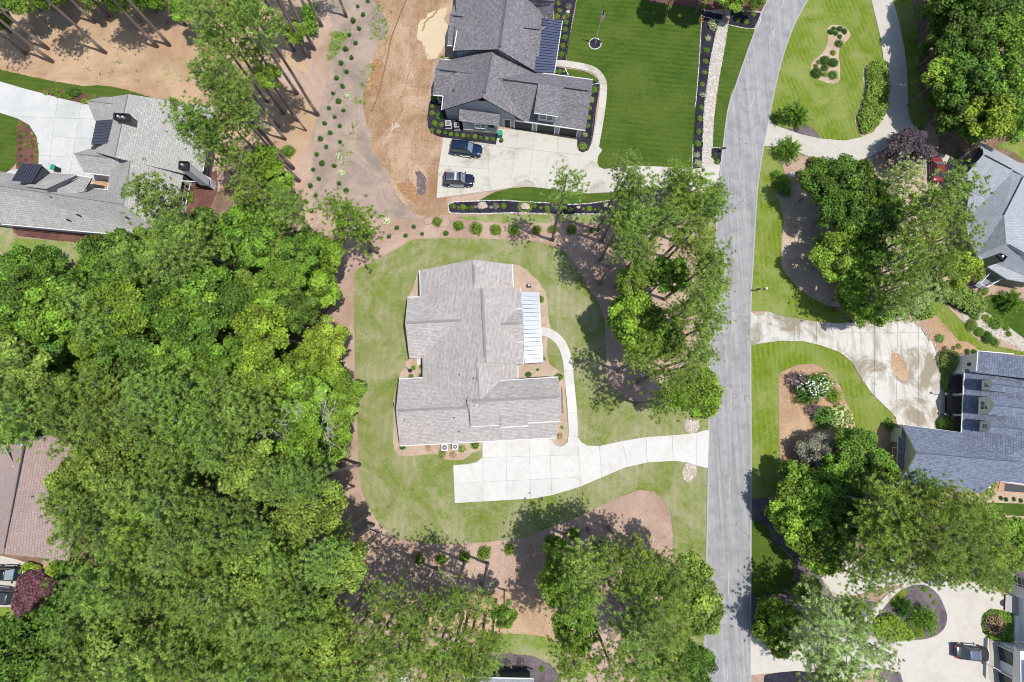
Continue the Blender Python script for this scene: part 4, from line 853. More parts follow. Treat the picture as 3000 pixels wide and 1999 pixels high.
def chimney(par, k, pts, z0, mat, capm='black', flue=((.3, .5), (.62, .55))):
    q = [Q(k, p) for p in pts]; m = MB(); m.prism([tuple(v.xy) for v in q], z0, q[0].z-.35); c = m.build('chimney', mat, par)
    cc = sum((v for v in q), Vector())/4; big = [cc.xy+(v.xy-cc.xy)*1.06 for v in q]; inn = [cc.xy+(v.xy-cc.xy)*.82 for v in q]; zt = q[0].z
    m = MB(); n = 4
    vs = [(*p, zt-.4) for p in big]+[(*p, zt) for p in big]+[(*p, zt) for p in inn]+[(*p, zt-.25) for p in inn]
    fs = [[i+j*n, (i+1) % n+j*n, (i+1) % n+(j+1)*n, i+(j+1)*n] for j in range(3) for i in range(n)]+[[12, 13, 14, 15]]
    m.add(vs, fs); m.build('chimney_cap', M[capm], c)
    for u, v in flue:
        p = (q[0].lerp(q[1], u)).lerp(q[3].lerp(q[2], u), v); MB().tube((p.x, p.y, zt-.3), (p.x, p.y, zt+.08), .2, .17, n=10).build('flue', M['ac'], c)
    return c
chimney(h3, 'V', [(1112, 270, 8.3), (1256, 278, 8.3), (1250, 346, 8.3), (1108, 328, 8.3)], 4, M['sd_dark'])
chimney(h3, 'V', [(1750, 740, 7.2), (1836, 745, 7.2), (1832, 822, 7.2), (1744, 815, 7.2)], 2, g3, flue=((.35, .45),))
for p in ((322, 1052, 6.0), (355, 1072, 5.9), (765, 1270, 5.0), (665, 1318, 4.4), (1240, 1295, 5.4)): vent(h3, 'V', p, .13, .25)
gutter(h3, 'V', (15, 1358, 3.0), (830, 1432, 3.0), (1640, 1506, 3.0)); gutter(h3, 'V', (2015, 660, 3.), (1985, 840, 3.)); gutter(h3, 'V', (1765, 935, 3.), (1965, 945, 3.)); gutter(h3, 'V', (1085, 885, 3.05), (1050, 1020, 3.05), (925, 1010, 3.05)); gutter(h3, 'V', (825, 860, 3.0), (1085, 885, 3.05)); gutter(h3, 'V', (745, 880, 3.6), (902, 905, 3.6))
for (x, y) in ((1800, 985), (1790, 1040), (1780, 1095), (1830, 1300), (1820, 1350)):
    p, n = onwall(M2, 2, 3, *zz('V', x, y), 1.5); wallwin(h3, p, n, 1.25, 1.9, 1, 2)
MB().prism([tuple(Q('V', v).xy) for v in ((1990, 870, 1.6), (2060, 910, 1.6), (2045, 985, 1.6), (1975, 945, 1.6))], 0, 1.6).build('side_wall', g3, h3)
sheet('paved_court', pl('V: 905 930 1065 940 1055 1015 925 1005'), .12, M['brickp'], 0)
# ---- brown roofed house, left edge
h4 = house('house with pinkish brown shingles half hidden by the left woods', 0, 0); S4 = M['sh4']; g4 = M['brick']
r4 = wing(h4, 'W', (-260, 95, 2.8), (-310, 1010, 2.8), (530, 1055, 2.8), (600, 68, 2.8), (188, 112, 6.), (30, 1000, 6.), S4, g4, trim='dark')
slabroof(h4, 'W', [(-300, -100, 6.4), (12, 150, 6.35), (106, 332, 5.6), (-260, 330, 3.6)], S4, .2)
gutter(h4, 'W', (188, 175, 6.08), (34, 955, 6.08), mat='dark', r=.06, name='ridge_strip'); gutter(h4, 'W', (0, 332, 3.8), (104, 334, 5.6), mat='trim', r=.05)
slabroof(h4, 'W', [(320, 22, 3.6), (540, 45, 3.6), (535, 75, 3.9), (318, 55, 3.9)], S4, .2)
c = Q('W', (190, 160, 6.1)); MB().tube(c, c+Vector((0, 0, .55)), .16, n=8).tube(c+Vector((0, 0, .55)), c+Vector((0, 0, .62)), .34, .34, n=10).build('chimney_pipe', M['ac'], h4)
vent(h4, 'W', (382, 980, 3.9), .14, .2, 'ac')
# ---- blue roofed house, right edge
h5 = house('large house with slate blue shingles and three gabled dormers at the right', 0, 0); S5 = M['sh5']; g5 = M['sd_cream']
Mm = wing(h5, 'X', (785, 285, 3), (745, 1395, 3), (2400, 1560, 3), (2450, 420, 3), (1560, 440, 7.3), (1560, 1010, 7.3), S5, g5, ins=(2.6, .5, .5, .5), ends='hh')
Nm = wing(h5, 'X', (925, 100, 4.7), (909, 320, 4.7), (2300, 470, 4.7), (2330, 250, 4.7), (1520, 170, 7.6), (1505, 390, 7.6), S5, M['sd_white'], ins=(.25,)*4, ends='gg')
Gw = wing(h5, 'X', (150, 850, 3), (1050, 968, 3), (960, 1555, 3), (118, 1455, 3), (302, 1140, 6.1), (1330, 1232, 6.1), S5, g5, ins=(.4, .4, .4, .7))
slabroof(h5, 'X', [(112, 968, 2.9), (188, 1020, 3.6), (168, 1310, 3.6), (98, 1302, 2.9)], S5, .14)
slabroof(h5, 'X', [(150, 850, 2.95), (190, 935, 3.6), (190, 1030, 3.6), (138, 972, 2.95)], S5, .14)
def dormer(par, k, eN, eS, bN, bS, ap, rr, z0, mat, wall, cols, rows, ww, wh):
    W = wing(par, k, eN, bN, bS, eS, ap, rr, mat, wall, ins=(.13, .1, .13, .14), t=.1, base=z0)
    f = W['f']; n = outward(W, 3, 0); p = f[3].lerp(f[0], .5); wallwin(par, Vector((*(p+n*.01), (z0+.35+eN[2])/2)), n, ww, wh, cols, rows); return W
dormer(h5, 'X', (1048, 382, 5.9), (1045, 502, 5.9), (1360, 425, 5.9), (1360, 545, 5.9), (1086, 436, 6.6), (1420, 480, 6.6), 4.5, S5, g5, 2, 2, .6, .75)
dormer(h5, 'X', (1038, 555, 6.1), (1030, 750, 6.1), (1400, 600, 6.1), (1400, 790, 6.1), (1102, 652, 7.2), (1450, 690, 7.2), 4.4, S5, g5, 2, 2, 1.15, 1.15)
dormer(h5, 'X', (1030, 808, 5.8), (1022, 930, 5.8), (1330, 850, 5.8), (1330, 965, 5.8), (1072, 868, 6.5), (1390, 905, 6.5), 4.4, S5, g5, 2, 2, .6, .75)
gutter(h5, 'X', (786, 285, 3.0), (752, 935, 3.0)); gutter(h5, 'X', (922, 100, 4.7), (908, 305, 4.7)); gutter(h5, 'X', (1062, 1415, 3), (1394, 1462, 3)); gutter(h5, 'X', (112, 968, 2.85), (98, 1302, 2.85)); gutter(h5, 'X', (925, 100, 4.7), (1290, 130, 4.7)); gutter(h5, 'X', (150, 850, 3), (760, 935, 3), mat='sd_cream', r=.05)
for y in (335, 548, 755): q = Q('X', (676, y, 0)); MB().box((q.x, q.y, 1.4), (.3, .3, 2.8)).box((q.x, q.y, .12), (.42, .42, .24)).build('porch_column', M['trim'], h5)
p, n = onwall(Gw, 3, 0, *zz('X', 80, 1140), 1.5); wallwin(h5, p, n, 1.5, 1.5, 2, 3, glass='glassg')
f = Gw['f']; pm = f[3].lerp(f[0], .5); wallwin(h5, Vector((*(pm+n*.03), 4.55)), n, .5, .6, 2, 2)
fa, fb = f[3].lerp(f[0], .2)+n*.05, f[3].lerp(f[0], .72)+n*.05; MB().prism([tuple(fa), tuple(fb), tuple(fb+n*.06), tuple(fa+n*.06)], 0, 2.6).build('brick_facing', M['brick'], h5)
m = MB(); a = Q('X', (888, 248, 3.1)); nn = outward(Nm, 0, 1); m.tube(a, a+Vector((*(nn*.1), 0)), .28, n=12); o = m.build('wall_vent', M['dark'], h5)
q = onwall(Nm, 0, 1, *zz('X', 888, 248), 3.2)[0]; o.location = q-a
# ---- pale roofed house, upper right edge
h6 = house('house with pale grey shingles and olive siding at the upper right', 0, 0); S6 = M['sh6']
for pts in ([(850, 218, 5.3), (655, 443, 3.3), (740, 450, 3.4), (1110, 375, 5.2), (1095, 345, 5.3)], [(850, 218, 5.3), (1095, 345, 5.3), (1300, 470, 5.3), (1400, 420, 3.3), (905, 150, 3.4), (805, 108, 3.5)],
            [(740, 450, 3.4), (690, 800, 3.2), (1030, 750, 5.9), (1200, 412, 5.9), (1110, 375, 5.2)], [(1200, 412, 5.9), (1030, 750, 5.9), (1050, 1003, 5.9), (1206, 1095, 5.9), (1600, 1250, 4.5), (1700, 600, 4.5)],
            [(1030, 750, 5.9), (690, 800, 3.2), (720, 960, 3.2), (790, 1112, 3.2), (1075, 1015, 5.85), (1050, 1003, 5.9)], [(1075, 1015, 5.85), (790, 1112, 3.2), (892, 1216, 3.2), (1060, 1322, 3.2), (1400, 1380, 3.2), (1350, 1180, 5.8)]): slabroof(h6, 'Y', pts, S6, .18)
for a, b in (((862, 225, 5.35), (1095, 348, 5.35)), ((1200, 415, 5.95), (1030, 752, 5.95)), ((1075, 1017, 5.9), (1206, 1092, 5.9))): gutter(h6, 'Y', a, b, mat='dark', r=.07, name='ridge_strip')
fp = inset_poly([Q('Y', v).xy for v in ((805, 108, 3.3), (655, 443, 3.3), (690, 800, 3.2), (720, 960, 3.2), (790, 1112, 3.2), (892, 1216, 3.2), (1060, 1322, 3.2), (1400, 1380, 3.2), (1400, 420, 3.3))], [.5]*9)
m = MB(); nfp = len(fp)
for i in range(nfp): p, q = fp[i], fp[(i+1) % nfp]; m.add([(*p, 0), (*q, 0), (*q, 3.1), (*p, 3.1)], [[0, 1, 2, 3]])
m.build('wall', M['sd_olive'], h6)
chimney(h6, 'Y', [(975, 1108, 7.4), (1000, 1088, 7.4), (1062, 1122, 7.4), (1030, 1162, 7.4)], 0, M['sd_olive'], flue=((.5, .5),))
slabroof(h6, 'Y', [(840, 165, 4.9), (850, 215, 5.2), (662, 412, 3.2), (700, 290, 3.0)], M['mr_dark'], .12, 'dark', 'awning')
pe = [Q('Y', v) for v in ((600, 285, .2), (700, 195, .2), (770, 260, .2), (690, 345, .2))]
m = MB(); [m.box((v.x, v.y, 1.3), (.18, .18, 2.6)) for v in pe]
for a, b in ((0, 1), (1, 2), (2, 3), (3, 0), ): m.tube((*pe[a].xy, 2.6), (*pe[b].xy, 2.6), .1, n=4)
m.build('entry_frame', M['stone'], h6); MB().prism([tuple(v.xy) for v in pe], .02, .25).build('entry_step', M['kerb'], h6)
dk = [Q('Y', v) for v in ((770, 1378, 1.2), (830, 1408, 1.2), (1035, 1292, 1.2), (900, 1232, 1.2))]
m = MB(); m.prism([tuple(v.xy) for v in dk], 1.05, 1.2); m.build('deck', M['acd'], h6); m = MB()
for a, b in zip(dk, dk[1:]+dk[:1]):
    m.tube((*a.xy, 2.15), (*b.xy, 2.15), .05, n=4); m.tube((*a.xy, 1.7), (*b.xy, 1.7), .03, n=4); L = (b-a).length
    for i in range(int(L/1.2)+1): p = a.lerp(b, i/(int(L/1.2)+1)); m.tube((*p.xy, 0), (*p.xy, 2.2), .05, n=4)
m.build('deck_railing', M['trim'], h6)
# ---- white house lower right
h7 = house('white house with a dark garage door at the bottom right corner', 0, 0); w7 = M['sd_white']
def blk(par, name, pts, z0, z1, mat): return MB().prism([W2(*zz('Z', *p)) for p in pts], z0, z1).build(name, mat, par)
blk(h7, 'wall', [(1130, 120), (1120, 440), (1800, 520), (1800, 130)], 0, 5.6, w7)
blk(h7, 'wall', [(1205, 440), (1200, 1055), (1900, 1100), (1900, 440)], 0, 3, w7)
blk(h7, 'porch_edge', [(1155, 700), (1150, 1055), (1200, 1055), (1205, 700)], 0, .5, w7)
blk(h7, 'wall', [(990, 1045), (1002, 1800), (1800, 1800), (1800, 1100)], 0, 2.9, w7)
A, B = Vector(W2(*zz('Z', 1126, 120))), Vector(W2(*zz('Z', 1120, 440))); n = Vector((-1, 0)); wallwin(h7, Vector((*A.lerp(B, .48), 1.55)) + Vector((-.02, 0, 0)), n, 2.0, 2.0, 2, 3, glass='glassg')
A, B = Vector(W2(*zz('Z', 990, 1045))), Vector(W2(*zz('Z', 1002, 1800)))
for t in (.27, .71): garage(h7, Vector((*A.lerp(B, t), 0))+Vector((-.03, 0, 0)), n, 3.0, 2.2, 'glass')
MB().box((A.lerp(B, .05).x-.1, A.lerp(B, .05).y, 2.3), (.16, .2, .35)).build('wall_lamp', M['black'], h7)
slabroof(h7, 'Z', [(1195, 1108, 3.0), (1168, 1700, 3.0), (1245, 1700, 3.9), (1252, 1215, 3.9)], S5, .14)
blk(h7, 'wall', [(1075, 1180), (1082, 1750), (1700, 1750), (1700, 1180)], 2.8, 5.5, M['sd_cream'])
slabroof(h7, 'Z', [(1190, 60, 6), (1290, 470, 6), (2000, 470, 8), (2000, 0, 8)], S5, .2) if 0 else None
slabroof(h7, 'Z', [(1195, 1055, 3.1), (1400, 1060, 5.2), (1900, 1060, 5.2), (1900, 1400, 5.4), (1400, 1200, 5.3)], S6, .15)
MB().prism([W2(*zz('Z', 1000+55*math.cos(a)+45, 550+45*math.sin(a))) for a in [math.pi*.5+math.pi*i/10 for i in range(11)]], .095, .12).build('door_mat', M['black'], h7)
# ---- dark house bottom
h8 = house('low dark sided house with a pale blue roof at the bottom edge', 0, 0); k8 = flat('slate_siding', (.07, .09, .10), .7)
r8 = wing(h8, '13', (3300, 1900, 2.8), (3300, 1535, 2.8) if 0 else (2060, 2600, 2.8), (3000, 2600, 2.8) if 0 else (2560, 2600, 2.8), (2560, 1540, 2.8), (2330, 1700, 5.0), (2330, 2600, 5.0), S6, k8) if 0 else None
def Q13(x, y, z): return P(750+x/3.136, 1499+y/3.136, z)
m = MB(); m.slab([Q13(2050, 1530, 2.8), Q13(2552, 1535, 2.8), Q13(2600, 1900, 5.2), Q13(2080, 1900, 5.2)], .2); o = m.build('roof', [S6, M['trim']], h8); roof_uv(o)
m = MB(); m.slab([Q13(2600, 1900, 5.2), Q13(2552, 1535, 2.8) + Vector((0, -9, 0)), Q13(2050, 1530, 2.8)+Vector((0, -9, 0)), Q13(2080, 1900, 5.2)], .2)
a0, a1 = Q13(1935, 1450, 0), Q13(2515, 1462, 0)
MB().prism([(a0.x, a0.y), (a1.x, a1.y), (a1.x, a1.y-8), (a0.x, a0.y-8)], 0, 2.6).build('wall', k8, h8)
for t in (.06, .42): q = a0.lerp(a1, t); wallwin(h8, Vector((q.x, q.y+.03, 2.0)), (0, 1), 1.0, .8, 2, 1)
m = MB(); m.tube((a0.x-.2, a0.y+.3, 2.75), (a1.x+.3, a1.y+.3, 2.75), .08, n=5); m.build('gutter', M['trim'], h8)
MB().box((a1.x+.4, a1.y+.2, 1.4), (.15, .15, 2.8)).build('porch_post', M['trim'], h8)
sheet('ground_pad', pl('13: 1290 1450 1410 1450 1415 1800 1290 1800'), .08, M['conc_w'], 0, 0, 'bright white concrete slab at the bottom edge')
# ------------------------------------------------------------------ foliage meshes
def leafmesh(name, pos, nrm, size, aspect=1., v=None, y=None, up=None):
    """one quad per leaf"""
    n = len(pos); pos = np.asarray(pos, float); nrm = np.asarray(nrm, float); nrm /= np.linalg.norm(nrm, axis=1)[:, None]+1e-9
    rnd = rng.normal(size=(n, 3)) if up is None else up
    t = np.cross(nrm, rnd); t /= np.linalg.norm(t, axis=1)[:, None]+1e-9; b = np.cross(nrm, t)
    s = np.broadcast_to(size, (n,))[:, None]; a = s*aspect
    V = np.empty((n, 4, 3)); V[:, 0] = pos-t*s*.5; V[:, 1] = pos-b*a*.5+t*s*.05; V[:, 2] = pos+t*s*.5; V[:, 3] = pos+b*a*.5-t*s*.05
    me = bpy.data.meshes.new(name); me.vertices.add(4*n); me.vertices.foreach_set('co', V.ravel())
    me.loops.add(4*n); me.loops.foreach_set('vertex_index', np.arange(4*n, dtype=np.int32)); me.polygons.add(n)
    me.polygons.foreach_set('loop_start', np.arange(0, 4*n, 4, dtype=np.int32)); me.polygons.foreach_set('loop_total', np.full(n, 4, np.int32))
    me.update(calc_edges=True)
    for nm, arr in (('v', v), ('y', y)):
        at = me.attributes.new(nm, 'FLOAT', 'FACE'); at.data.foreach_set('value', np.asarray(rng.random(n) if arr is None else arr, np.float32))
    me.materials.append(M['leaf']); return me
def unit(n):
    d = rng.normal(size=(n, 3)); return d/np.linalg.norm(d, axis=1)[:, None]
def broad_crown(nm, lobes=22, per=400, leaf=.085, spread=.86, flatk=.8, holes=.0):
    cs, rs = [], []
    for i in range(lobes):
        a = rng.uniform(0, 6.283); r = spread*math.sqrt(rng.random()); z = (1-r*r)*rng.uniform(.05, .7)-.2
        if rng.random() < .25: z -= .35
        cs.append((r*math.cos(a), r*math.sin(a), z)); rs.append(rng.uniform(.13, .27))
    cs = np.array(cs); rs = np.array(rs); P_, N_, V_, Y_ = [], [], [], []
    for c, r in zip(cs, rs):
        k = int(per*(r/.3)**2); d = unit(k); d[:, 2] = np.where(d[:, 2] < -.25, -d[:, 2], d[:, 2])
        p = c+d*r*rng.uniform(.6, 1.2, (k, 1))*np.array([1, 1, flatk]); p += rng.normal(0, .025, (k, 3))
        ok = np.ones(k, bool)
        for c2, r2 in zip(cs, rs):
            if c2 is c: continue
            q = (p-c2)/np.array([1, 1, flatk]); ok &= (np.linalg.norm(q, axis=1) > r2*.6) | (np.all(c2 == c))
        p, d = p[ok], d[ok]; k = len(p); P_.append(p); N_.append(d*.8+rng.normal(0, .45, (k, 3))+np.array([0, 0, .55]))
        V_.append(np.clip(rng.normal(.42, .22, k)+rng.uniform(-.3, .3), 0, 1)); Y_.append(rng.random(k)*.75+.25*rng.random())
    P_ = np.concatenate(P_); N_ = np.concatenate(N_); n = len(P_)
    return leafmesh(nm, P_, N_, leaf*rng.uniform(.6, 1.3, n), .8, np.concatenate(V_), np.concatenate(Y_)), cs
def wood_mesh(nm, ends, r0=.03, z0=-.9, mat='bark', twigs=3, jit=.05):
    m = MB()
    for e in ends:
        e = Vector(e); s = Vector((0, 0, max(z0, e.z-.45))); mid = s.lerp(e, .5)+Vector((random.uniform(-jit, jit), random.uniform(-jit, jit), random.uniform(0, jit)))
        m.tube(s, mid, r0*.7, r0*.45, n=4, cap=False); m.tube(mid, e, r0*.45, r0*.15, n=4, cap=False)
        for t in range(twigs):
            a = mid.lerp(e, random.random()); q = a+Vector((random.uniform(-.22, .22), random.uniform(-.22, .22), random.uniform(.0, .2))); m.tube(a, q, r0*.22, r0*.08, n=3, cap=False)
    me = bpy.data.meshes.new(nm); me.from_pydata([tuple(v) for v in m.v], [], m.f); me.materials.append(M[mat]); me.update(); return me
def pine_crown(nm, branches=64, tufts=15, seed=0, open_=.0):
    P_, N_, V_, U_ = [], [], [], []; ends = []
    for i in range(branches):
        z = -.85+1.6*((i+.5)/branches)**.9; prof = math.sqrt(max(.02, 1-((z+.25)/1.02)**2)) if z > -.25 else (1-.35*(-.25-z)/.6)
        L = prof*rng.uniform(.55, 1.05); a = i*2.4+rng.uniform(-.4, .4)
        if rng.random() < open_: continue
        e = np.array([math.cos(a)*L, math.sin(a)*L, z+.28*L*rng.uniform(.2, 1)]); ends.append(e)
        k = max(4, int(tufts*L)); br = rng.uniform(-.12, .12)
        for j in range(k):
            t = rng.uniform(.38, 1.02); sp = .07+.15*(t)*L
            c = np.array([math.cos(a)*L*t, math.sin(a)*L*t, z+(e[2]-z)*t])+rng.normal(0, 1, 3)*np.array([sp, sp, .06])
            q = 17; d = unit(q); d[:, 2] = np.abs(d[:, 2])*.75+.05; d /= np.linalg.norm(d, axis=1)[:, None]
            ln = rng.uniform(.07, .12)
            P_.append(c+d*ln*.5); U_.append(d); V_.append(np.clip(rng.normal(.42+br, .17, q)+rng.uniform(-.15, .15), 0, 1))
            w = np.cross(d, rng.normal(size=(q, 3))); N_.append(w+np.array([0, 0, 1.0]))
    P_ = np.concatenate(P_); N_ = np.concatenate(N_); U_ = np.concatenate(U_); n = len(P_)
    # quad with long axis along needle direction U
    N_ /= np.linalg.norm(N_, axis=1)[:, None]; side = np.cross(N_, U_)
    me = leafmesh(nm, P_, N_, .125*rng.uniform(.7, 1.2, n), .17, np.concatenate(V_), rng.random(n)*.6+.06, up=side)
    return me, ends
def spray_crown(nm, n=2600, seed=0):
    P_, N_, U_ = [], [], []
    for s in range(70):
        a = rng.uniform(0, 6.283); el = rng.uniform(.15, 1.5); d0 = np.array([math.cos(a)*math.cos(el), math.sin(a)*math.cos(el), math.sin(el)]); L = rng.uniform(.7, 1.05)
        k = n//70; t = rng.uniform(.2, 1, k)[:, None]; p = d0*t*L*np.array([1, 1, .8])+rng.normal(0, .03, (k, 3)); p[:, 2] -= (t[:, 0]**2)*.25
        u = d0+rng.normal(0, .5, (k, 3)); u /= np.linalg.norm(u, axis=1)[:, None]; P_.append(p); U_.append(u); N_.append(rng.normal(size=(k, 3))+np.array([0, 0, .9]))
    P_ = np.concatenate(P_); U_ = np.concatenate(U_); N_ = np.concatenate(N_); side = np.cross(N_, U_)
    return leafmesh(nm, P_, np.cross(U_, side), .16, .22, up=side, y=rng.random(len(P_))*.5+.1)
def ball_crown(nm, n=1300, leaf=.13, rough=.08, zk=1.):
    d = unit(n); d[:, 2] = np.abs(d[:, 2])*1.0-.12*(rng.random(n) < .3); bumps = 1+rough*np.sin(d[:, 0]*7+1)*np.cos(d[:, 1]*6)+rough*np.sin(d[:, 2]*9+d[:, 0]*5)
    p = d*bumps[:, None]*rng.uniform(.86, 1.05, (n, 1)); p[:, 2] *= zk
    return leafmesh(nm, p, d+rng.normal(0, .4, (n, 3)), leaf*rng.uniform(.6, 1.3, n), .75, y=rng.random(n)*.8+.08)
BROAD = []
for i in range(7):
    me, cs = broad_crown('broad_crown', lobes=int(rng.integers(44, 62)), leaf=.10 if i < 4 else .08); wm = wood_mesh('limbs', [tuple(c*np.array([1.12, 1.12, 1.15])) for c in cs[:16]], .02, mat='twig', twigs=3); BROAD.append((me, wm))
PINE = []
for i in range(7):
    me, ends = pine_crown('pine_crown', branches=int(rng.integers(54, 70)), tufts=15, open_=.2 if i < 5 else .48); wm = wood_mesh('limbs', [tuple(np.array(e)*1.04) for e in ends[::2]], .018, -1, mat='twig', twigs=1, jit=.03); PINE.append((me, wm))
SPRAY = [spray_crown('spray_crown') for i in range(2)]
BALL = [ball_crown('round_crown', 4600, .065, .035), ball_crown('round_crown', 1500, .12, .14), ball_crown('cone_crown', 900, .16, .08, 1.9), ball_crown('loose_crown', 420, .26, .2)]
FLOW = []
d = unit(160); d[:, 2] = np.abs(d[:, 2])
def trunk_mesh(nm, mat, bend=.0):
    m = MB(); pts = [(random.uniform(-1, 1)*bend*(k > 0), random.uniform(-1, 1)*bend*(k > 0), k/7) for k in range(8)]; rad = [1.25, .95, .88, .8, .72, .6, .45, .25]
    for k in range(7): m.tube(pts[k], pts[k+1], .018*rad[k], .018*rad[k+1], n=7, cap=(k == 0))
    me = bpy.data.meshes.new(nm); me.from_pydata([tuple(v) for v in m.v], [], m.f); me.materials.append(M[mat]); me.polygons.foreach_set('use_smooth', [True]*len(me.polygons)); me.update(); return me
TRUNK = [trunk_mesh('trunk', 'bark', .004), trunk_mesh('trunk', 'bark', .008), trunk_mesh('trunk', 'bark', .006)]
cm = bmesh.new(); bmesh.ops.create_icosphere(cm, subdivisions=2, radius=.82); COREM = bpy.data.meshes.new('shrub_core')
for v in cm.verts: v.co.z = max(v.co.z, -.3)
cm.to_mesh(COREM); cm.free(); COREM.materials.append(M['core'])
TONES = {'olive': (.110, .158, .026), 'green': (.080, .145, .017), 'dark': (.050, .096, .013), 'yellow': (.126, .178, .020), 'lime': (.100, .162, .018), 'blue': (.066, .142, .026), 'pale': (.20, .25, .09), 'plum': (.10, .045, .055),
         'purple': (.085, .06, .07), 'brown': (.22, .15, .10), 'grey': (.135, .13, .095), 'pine': (.122, .180, .036), 'pined': (.092, .142, .028), 'conifer': (.035, .085, .012), 'box': (.12, .17, .04), 'white': (.6, .62, .5)}
TREES = []
TONES = {k: (tuple(min(.62, c*1.42) for c in v)) for k, v in TONES.items()}
def tree(kind, px, py, rpx, zc, tone, h=None, label=None, cat='tree', name=None, group=None, nograph=False, tw=1.):
    """px,py = centre of the crown in the photo, rpx = its radius there, zc = height of the crown centre"""
    zc = zc*(.45 if kind == 'broad' and 2240 < px < 2470 and py > 1280 else .62 if kind == 'broad' and px > 2240 else 1)*(.8 if kind.startswith('pine') and px > 2240 and py > 1300 else .72 if kind.startswith('pine') and px > 2340 and py < 960 else 1)
    c = P(px, py, zc); R = rpx*(CH-zc)/1431*(1.12 if kind == 'broad' else 1.05); H_ = zc+R*.45 if h is None else h
    nm = name or {'pine': 'pine_tree', 'pineopen': 'pine_tree', 'broad': 'broadleaf_tree'}[kind]
    root = empty(nm, (c.x, c.y, 0)); root.rotation_euler = (0, 0, random.uniform(0, 6.28))
    me, wm = (random.choice(PINE[:5]) if kind == 'pine' else random.choice(PINE[5:]) if kind == 'pineopen' else random.choice(BROAD))
    col = TONES[tone]; j = random.uniform(.86, 1.14); col = (col[0]*j*random.uniform(.93, 1.07), col[1]*j, col[2]*j*random.uniform(.9, 1.1), 1)
    cr = link('crown', me, root); cr.location = (0, 0, zc); zs = random.uniform(.85, 1.1)*(1.25 if kind.startswith('pine') else 1.); cr.scale = (R, R, R*zs); cr.color = col; cr.rotation_euler = (random.uniform(-.12, .12), random.uniform(-.12, .12), 0)
    lb = link('limbs', wm, root); lb.location = cr.location; lb.scale = cr.scale; lb.rotation_euler = cr.rotation_euler
    t = link('trunk', random.choice(TRUNK), root); rr_ = (.62+.5*(zc/20))*tw*(.85 if kind.startswith('pine') else .5); t.scale = (rr_*15, rr_*15, H_)
    TREES.append((root, px, py, kind, tone, label, cat, group)); return root
def pine_at(px, py, H_, R, tone='pine', label=None, zc=None, kind='pine'):
    """pine whose foot is seen at photo pixel px,py"""
    b = P(px, py, 0); zc = H_-R*1.1 if zc is None else zc
    root = empty('pine_tree', (b.x, b.y, 0)); root.rotation_euler = (0, 0, random.uniform(0, 6.28))
    me, wm = random.choice(PINE[:5]) if kind == 'pine' else random.choice(PINE[5:])
    cr = link('crown', me, root); cr.location = (0, 0, zc); cr.scale = (R, R, R*1.35); col = TONES[tone]; j = random.uniform(.88, 1.12); cr.color = (col[0]*j, col[1]*j, col[2]*j, 1)
    lb = link('limbs', wm, root); lb.location = cr.location; lb.scale = cr.scale
    t = link('trunk', random.choice(TRUNK), root); s = (.5+.5*H_/22)*14; t.scale = (s, s, H_-.3*R)
    # where does the crown appear?
    TREES.append((root, px, py, 'pine_foot', tone, label, 'tree', None)); return root
def shrub(px, py, r, tone, label, kind=0, name='shrub', cat='shrub', group=None, zk=1., core=True, zbase=.05, rpix=None):
    p = P(px, py, r*.5*zk); root = empty(name, (p.x, p.y, zbase)); root.rotation_euler = (0, 0, random.uniform(0, 6.28))
    me = SPRAY[kind-10] if kind >= 10 else BALL[kind]; o = link('foliage', me, root); q1, q2 = random.uniform(.86, 1.16), random.uniform(.86, 1.16); o.scale = (r*q1, r*q2, r*zk*.95*random.uniform(.85, 1.1))
    col = TONES[tone] if isinstance(tone, str) else tone; j = random.uniform(.88, 1.12); o.color = (col[0]*j, col[1]*j, col[2]*j, 1)
    if core: c = link('branches', COREM, root); c.scale = (r*.96*q1, r*.96*q2, r*zk*(1.7 if kind == 2 else .9))  # added dark core that stops see-through between the leaves, not real branches
    tag(root, label, cat, group); return root
# ------------------------------------------------------------------ pines whose feet show (top left and centre)
for px, py, H_, R, t in [(155, 182, 25, 3.3, 'pine'), (75, 158, 24, 3., 'pined'), (142, 144, 24, 3, 'pine'), (310, 156, 24, 3.2, 'pine'), (497, 134, 25, 3.5, 'pine'), (278, 67, 23, 2.8, 'pined'), (318, 50, 24, 3, 'pine'), (462, 138, 23, 2.6, 'pined'), (525, 62, 24, 2.8, 'pine'), (545, 75, 22, 2.4, 'pined'), (460, 33, 24, 2.8, 'pine'), (120, 30, 24, 3, 'pine'), (30, 95, 23, 3, 'pined'), (215, 10, 23, 3, 'pine'), (380, -20, 24, 3.2, 'pined'),
                      (907, 168, 24, 3.2, 'pine'), (922, 146, 24, 2.8, 'pined'), (943, 77, 22, 2.6, 'pine'), (1015, 50, 18, 2.2, 'pine'), (888, 128, 23, 2.6, 'pine'), (900, 35, 23, 2.6, 'pined'), (932, 338, 24, 3.4, 'pine'), (831, 332, 23, 3.4, 'pine'), (860, 494, 24.5, 3.3, 'pine'), (808, 580, 21, 3.0, 'green'), (877, 531, 22, 3.0, 'pine'), (872, 276, 21, 2.4, 'pined'), (862, 148, 22, 2.6, 'pine')]:
    pine_at(px, py, H_, R, t, label='tall pine standing in the straw at the top left')
pine_at(995, 752, 21, 2.7, 'pine', zc=18.); pine_at(1106, 741, 17, 3.6, 'lime', zc=11.5, kind='pineopen'); pine_at(1085, 735, 19, 2.6, 'lime', zc=15.5, kind='pineopen')
pine_at(1619, 704, 22, 2.9, 'pine', zc=17.5, kind='pineopen'); pine_at(1757, 764, 20, 2.3, 'pine', zc=16.8); pine_at(1757, 832, 20, 2.3, 'pine', zc=16.8); pine_at(1762, 708, 22, 2.3, 'pine', zc=18.2, kind='pineopen')
